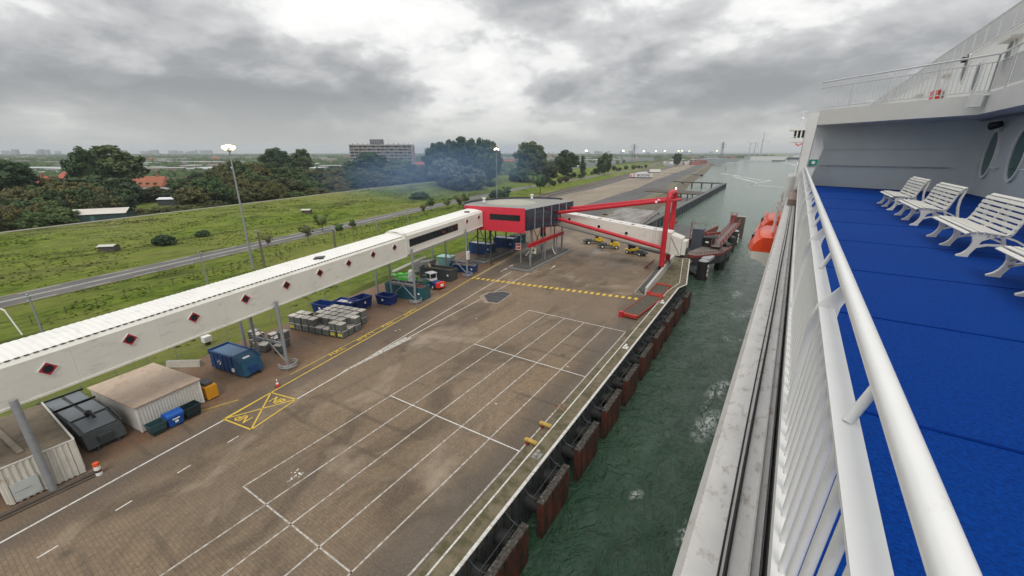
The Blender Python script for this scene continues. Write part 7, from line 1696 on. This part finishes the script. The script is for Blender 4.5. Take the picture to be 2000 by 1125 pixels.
# benches
def make_bench():
    t = thing('deck_bench', (0, 0, 0), '', 'bench', 'white slatted benches on the blue deck')
    L_ = 2.2
    seat = [(-.03, .405), (.055, .435), (.14, .438), (.225, .430), (.31, .418), (.395, .408)]
    back = [(.480, .45), (.515, .535), (.542, .62), (.565, .705), (.590, .79), (.628, .868), (.692, .920)]
    def slat(c, ang_, nm):
        q = MB(); q.cbox((0, 0, 0), (.062, L_, .022), 0); M = Matrix.Translation((c[0], L_/2, c[1])) @ Matrix.Rotation(-ang_, 4, 'Y')
        q.v = [tuple(M@Vector(p)) for p in q.v]; q.build(nm, PLASW, t, bevel=.006)
    for i, c in enumerate(seat): slat(c, (.45, .15, 0, -.10, -.14, -.1)[i], 'seat_slat')
    for i, c in enumerate(back): slat(c, R((62, 70, 74, 75, 70, 56, 30)[i]), 'back_slat')
    def ribbon(pts, y0, w_, q):
        for (x0, z0, t0), (x1, z1, t1) in zip(pts, pts[1:]):
            d = Vector((x1-x0, 0, z1-z0)).normalized(); n_ = Vector((-d.z, 0, d.x))
            a0, a1 = Vector((x0, y0, z0)), Vector((x1, y0, z1)); q.extr([a0+n_*t0/2, a0-n_*t0/2, a1-n_*t1/2, a1+n_*t1/2], (0, w_, 0))
    for y0 in (.03, L_/2-.03, L_-.09):
        q = MB(); w_ = .06
        q.extr([(x, y0, z) for x, z in [(-.07, 0), (.075, 0), (.085, .05), (.115, .12), (.15, .19), (.165, .26), (.20, .33), (.24, .385), (.02, .40), (.055, .33), (.075, .25), (.065, .18), (.035, .11), (-.01, .055), (-.07, .02)]], (0, w_, 0))   # front leg
        ribbon([(.02, .385, .05), (.15, .405, .04), (.3, .39, .04), (.42, .375, .05), (.48, .42, .05)], y0, w_, q)                              # seat rail
        ribbon([(.48, .42, .05), (.53, .56, .035), (.60, .77, .03), (.69, .90, .03)], y0, w_, q)                                          # back support
        ribbon([(.71, .91, .035), (.69, .80, .04), (.66, .66, .045), (.665, .48, .045), (.70, .30, .045), (.75, .12, .05), (.78, .02, .11)], y0, w_, q) # rear leg
        ribbon([(.10, .17, .035), (.25, .225, .03), (.42, .235, .03), (.58, .20, .03), (.72, .14, .035)], y0, w_, q)                              # arched tie
        ribbon([(.10, .25, .03), (.22, .33, .025), (.32, .385, .03)], y0, w_, q); ribbon([(.42, .38, .03), (.56, .33, .025), (.68, .26, .03)], y0, w_, q)
        q.build('cast_frame', PLASW, t)
    return t
b1 = make_bench()
for i, (v, lab) in enumerate(((10.0, 'white slatted bench at the right, largest one seen whole'), (13.8, 'white slatted bench in the middle of the row'), (17.2, 'white slatted bench furthest away near the end wall'), (6.45, 'white slatted bench cut off by the right edge of the photo'), (3.2, 'white slatted bench whose foot just shows at the right edge'))):
    o = b1 if i == 0 else copy_tree(b1)
    p = SM @ Vector((2.62 if i != 4 else 2.9, v, -1.7)); o.location = p; o.rotation_euler = (0, 0, DEL); o['label'] = lab
# lifeboats
def lifeboat(v, label):
    p = SM @ Vector((-.15, v, 0)); t = thing('lifeboat', p, label, 'lifeboat', 'orange and white lifeboats hung on the ferry side', DEL)
    L_, W_ = 4.9, 2.5; cx3 = -.35
    def loft(secs, nm, m_):
        q = MB(); n_ = len(secs[0]); vs = [p_ for s in secs for p_ in s]
        q.add(vs, [(j*n_+i, j*n_+i+1, (j+1)*n_+i+1, (j+1)*n_+i) for j in range(len(secs)-1) for i in range(n_-1)]+[tuple(range(n_))[::-1], tuple(range((len(secs)-1)*n_, len(secs)*n_))]); return q.build(nm, m_, t, True)
    hs, cs = [], []
    for k_ in range(13):
        f = k_/12; y = L_*f; taper = max(.12, math.sin(math.pi*min(1, max(0, f*.80+.12)))**.30)
        w2 = W_/2*taper; zk = -6.65+.5*(abs(f-.45)*1.6)**2.2; zg = -5.62+.12*abs(f-.5)
        hs.append([(cx3+w2, y, zg), (cx3+w2*.93, y, zg-.45), (cx3+w2*.66, y, zk+.35), (cx3, y, zk), (cx3-w2*.66, y, zk+.35), (cx3-w2*.93, y, zg-.45), (cx3-w2, y, zg)])
        th_ = max(.25, math.sin(math.pi*min(1, max(.0, f*.80+.10)))**.25); zt3 = zg+1.12*th_
        cs.append([(cx3+w2*.98, y, zg+.01), (cx3+w2*.95, y, zg+.35), (cx3+w2*.78, y, zt3-.25), (cx3+w2*.5, y, zt3), (cx3-w2*.5, y, zt3), (cx3-w2*.78, y, zt3-.25), (cx3-w2*.95, y, zg+.35), (cx3-w2*.98, y, zg+.01)])
    loft(hs, 'boat_hull', mat('lifeboat_white', (.72, .70, .64), .35, .05, .8)); loft(cs, 'canopy', ORANGE)
    q = MB(); q.box(cx3-W_/2*.35, -.02, -5.4, cx3+W_/2*.35, .03, -4.7); q.build('hatch', mat('orange_hatch', (.75, .06, .01), .4, .05, 1), t, bevel=.02)
    for x in (-.9, .0, .5): MB().box(cx3+x-.04, .3, -4.50, cx3+x+.04, L_-1, -4.46).build('canopy_strip', ORANGE, t)
    MB().box(cx3-.95, 1.4, -5.15, cx3-1.1, 2.4, -4.8).build('side_window', GLASSD, t)
    q = MB(); q.beam((.15, 1.0, -3.3), (-.5, 1.0, -3.0), .18, .18); q.beam((.15, L_-1, -3.3), (-.5, L_-1, -3.0), .18, .18); q.tube((-.4, 1, -4.5), (-.4, 1, -3.0), .05, n=6); q.tube((-.4, L_-1, -4.5), (-.4, L_-1, -3.0), .05, n=6); q.build('davit_fall', STICK, t)
    q = MB(); q.ball((.02, -.6, -4.6), .22, 10, 6); q.ball((.02, -.5, -5.9), .25, 10, 6); q.build('pulley', BLACKP, t, True)
lifeboat(27.8, 'nearer orange topped lifeboat hung outside the ferry'); lifeboat(35.6, 'further orange topped lifeboat hung outside the ferry')
q = MB()
for k_ in range(4): q.ball((-.28, 34+k_*2.2, -3.2+.2*k_), .2, 8, 5)
q.tube((-.28, 30, -3.4), (-.3, 44, -2.3), .05, n=6)
o = q.build('davit_block', BLACKP); o.matrix_world = SM; tag(o, 'dark davit pulleys and rod above the further lifeboat', 'pulley')

# ------------------------------------------------------------------ foam on the water
for px, py, L_, w_, rz, lab in ((1405, 760, 9, 2.6, 75, 'foam wisp beside the ferry, between the middle and lower ones'), (1440, 575, 9, 3, 95, 'far foam patch along the ferry side'), (1380, 830, 9, 3.0, 80, 'long foam wisp next to the lower ferry ledge'), (1340, 1040, 4, 1.6, 80, 'foam fleck close to the lower ferry ledge'), (1452, 612, 9, 4.5, 60, 'foam patch beside the ferry, upper one'), (1430, 662, 4, 3, 20, 'foam patch beside the ferry, middle one'), (1392, 792, 7, 2.4, 80, 'foam wisp near the lower ferry ledge'), (1242, 968, 2.2, 1.2, 70, 'small foam fleck near the nearest fenders')):
    p = gp(px, py, -3.99); q = MB(); n_ = 14; q.poly([(L_/2*math.cos(2*math.pi*i/n_), w_/2*math.sin(2*math.pi*i/n_), 0) for i in range(n_)])
    o = q.build('sea_foam', FOAM); o.location = p; o.rotation_euler = (0, 0, R(rz)); tag(o, lab, 'foam', kind='stuff')
FOAM2 = mat('streak_foam', (.60, .63, .60), .7, .1, .3, coord='World')
for pts in ([(1408, 339), (1432, 342), (1486, 352), (1507, 352)], [(1432, 345), (1480, 357), (1464, 361)], [(1464, 361), (1505, 352)], [(1470, 361), (1530, 366)], [(1530, 317), (1556, 323)]):
    q = MB(); P_ = [gp(a, b_, -3.985) for a, b_ in pts]
    for a, b_ in zip(P_, P_[1:]):
        d = (b_-a).normalized(); n_ = Vector((-d.y, d.x, 0)); k_ = 6; pr = []
        for i in range(k_+1): c3 = a+(b_-a)*i/k_; ww = random.uniform(.15, 1.1)*(a.length/400); pr.append((c3+n_*ww+d*random.uniform(-1, 1), c3-n_*ww))
        for (u0, u1), (v0, v1) in zip(pr, pr[1:]): q.poly([u0, u1, v1, v0])
    q.build('foam_streak', FOAM2, kind='stuff', label='white foam streak zigzagging across the distant water', cat='foam')

# ------------------------------------------------------------------ smoke and haze
sm = bpy.data.materials.new('blue_smoke'); sm.use_nodes = True; t = sm.node_tree; n = t.nodes; l = t.links; n.remove(n['Principled BSDF'])
pv = n.new('ShaderNodeVolumePrincipled'); pv.inputs['Color'].default_value = (.34, .58, 1.0, 1); pv.inputs['Anisotropy'].default_value = .2
tcx = n.new('ShaderNodeTexCoord'); sub = n.new('ShaderNodeVectorMath'); sub.operation = 'SUBTRACT'; l.new(tcx.outputs['Generated'], sub.inputs[0]); sub.inputs[1].default_value = (.5, .5, .5)
ln = n.new('ShaderNodeVectorMath'); ln.operation = 'LENGTH'; l.new(sub.outputs[0], ln.inputs[0])
fall = _range(n, l, ln.outputs['Value'], .5, .1); nz = _range(n, l, _noise(n, l, tcx.outputs['Object'], .03, 2, .5), .3, .7, .25, 1.0)
l.new(_mul(n, l, _mul(n, l, fall, nz), .016), pv.inputs['Density']); l.new(pv.outputs[0], n['Material Output'].inputs['Volume'])
q = MB(); q.ball((0, 0, 0), 1, 24, 14, (75, 42, 19)); o = q.build('smoke', sm, kind='stuff', label='thin bluish smoke drifting over the dyke behind the pavilion', cat='smoke')
p = bearing(835, 235, 15); o.location = p; o.rotation_euler = (0, R(-4), YAW+R(-15))
hm = bpy.data.materials.new('air'); hm.use_nodes = True; t = hm.node_tree; n = t.nodes; n.remove(n['Principled BSDF'])
pv = n.new('ShaderNodeVolumePrincipled'); pv.inputs['Color'].default_value = (.86, .93, 1.0, 1); pv.inputs['Density'].default_value = .00011; t.links.new(pv.outputs[0], n['Material Output'].inputs['Volume'])
q = MB(); q.box(-11500, -700, -31, 13100, 12700, 130); q.build('haze', hm, kind='stuff', label='pale grey blue air between the camera and the horizon', cat='haze')
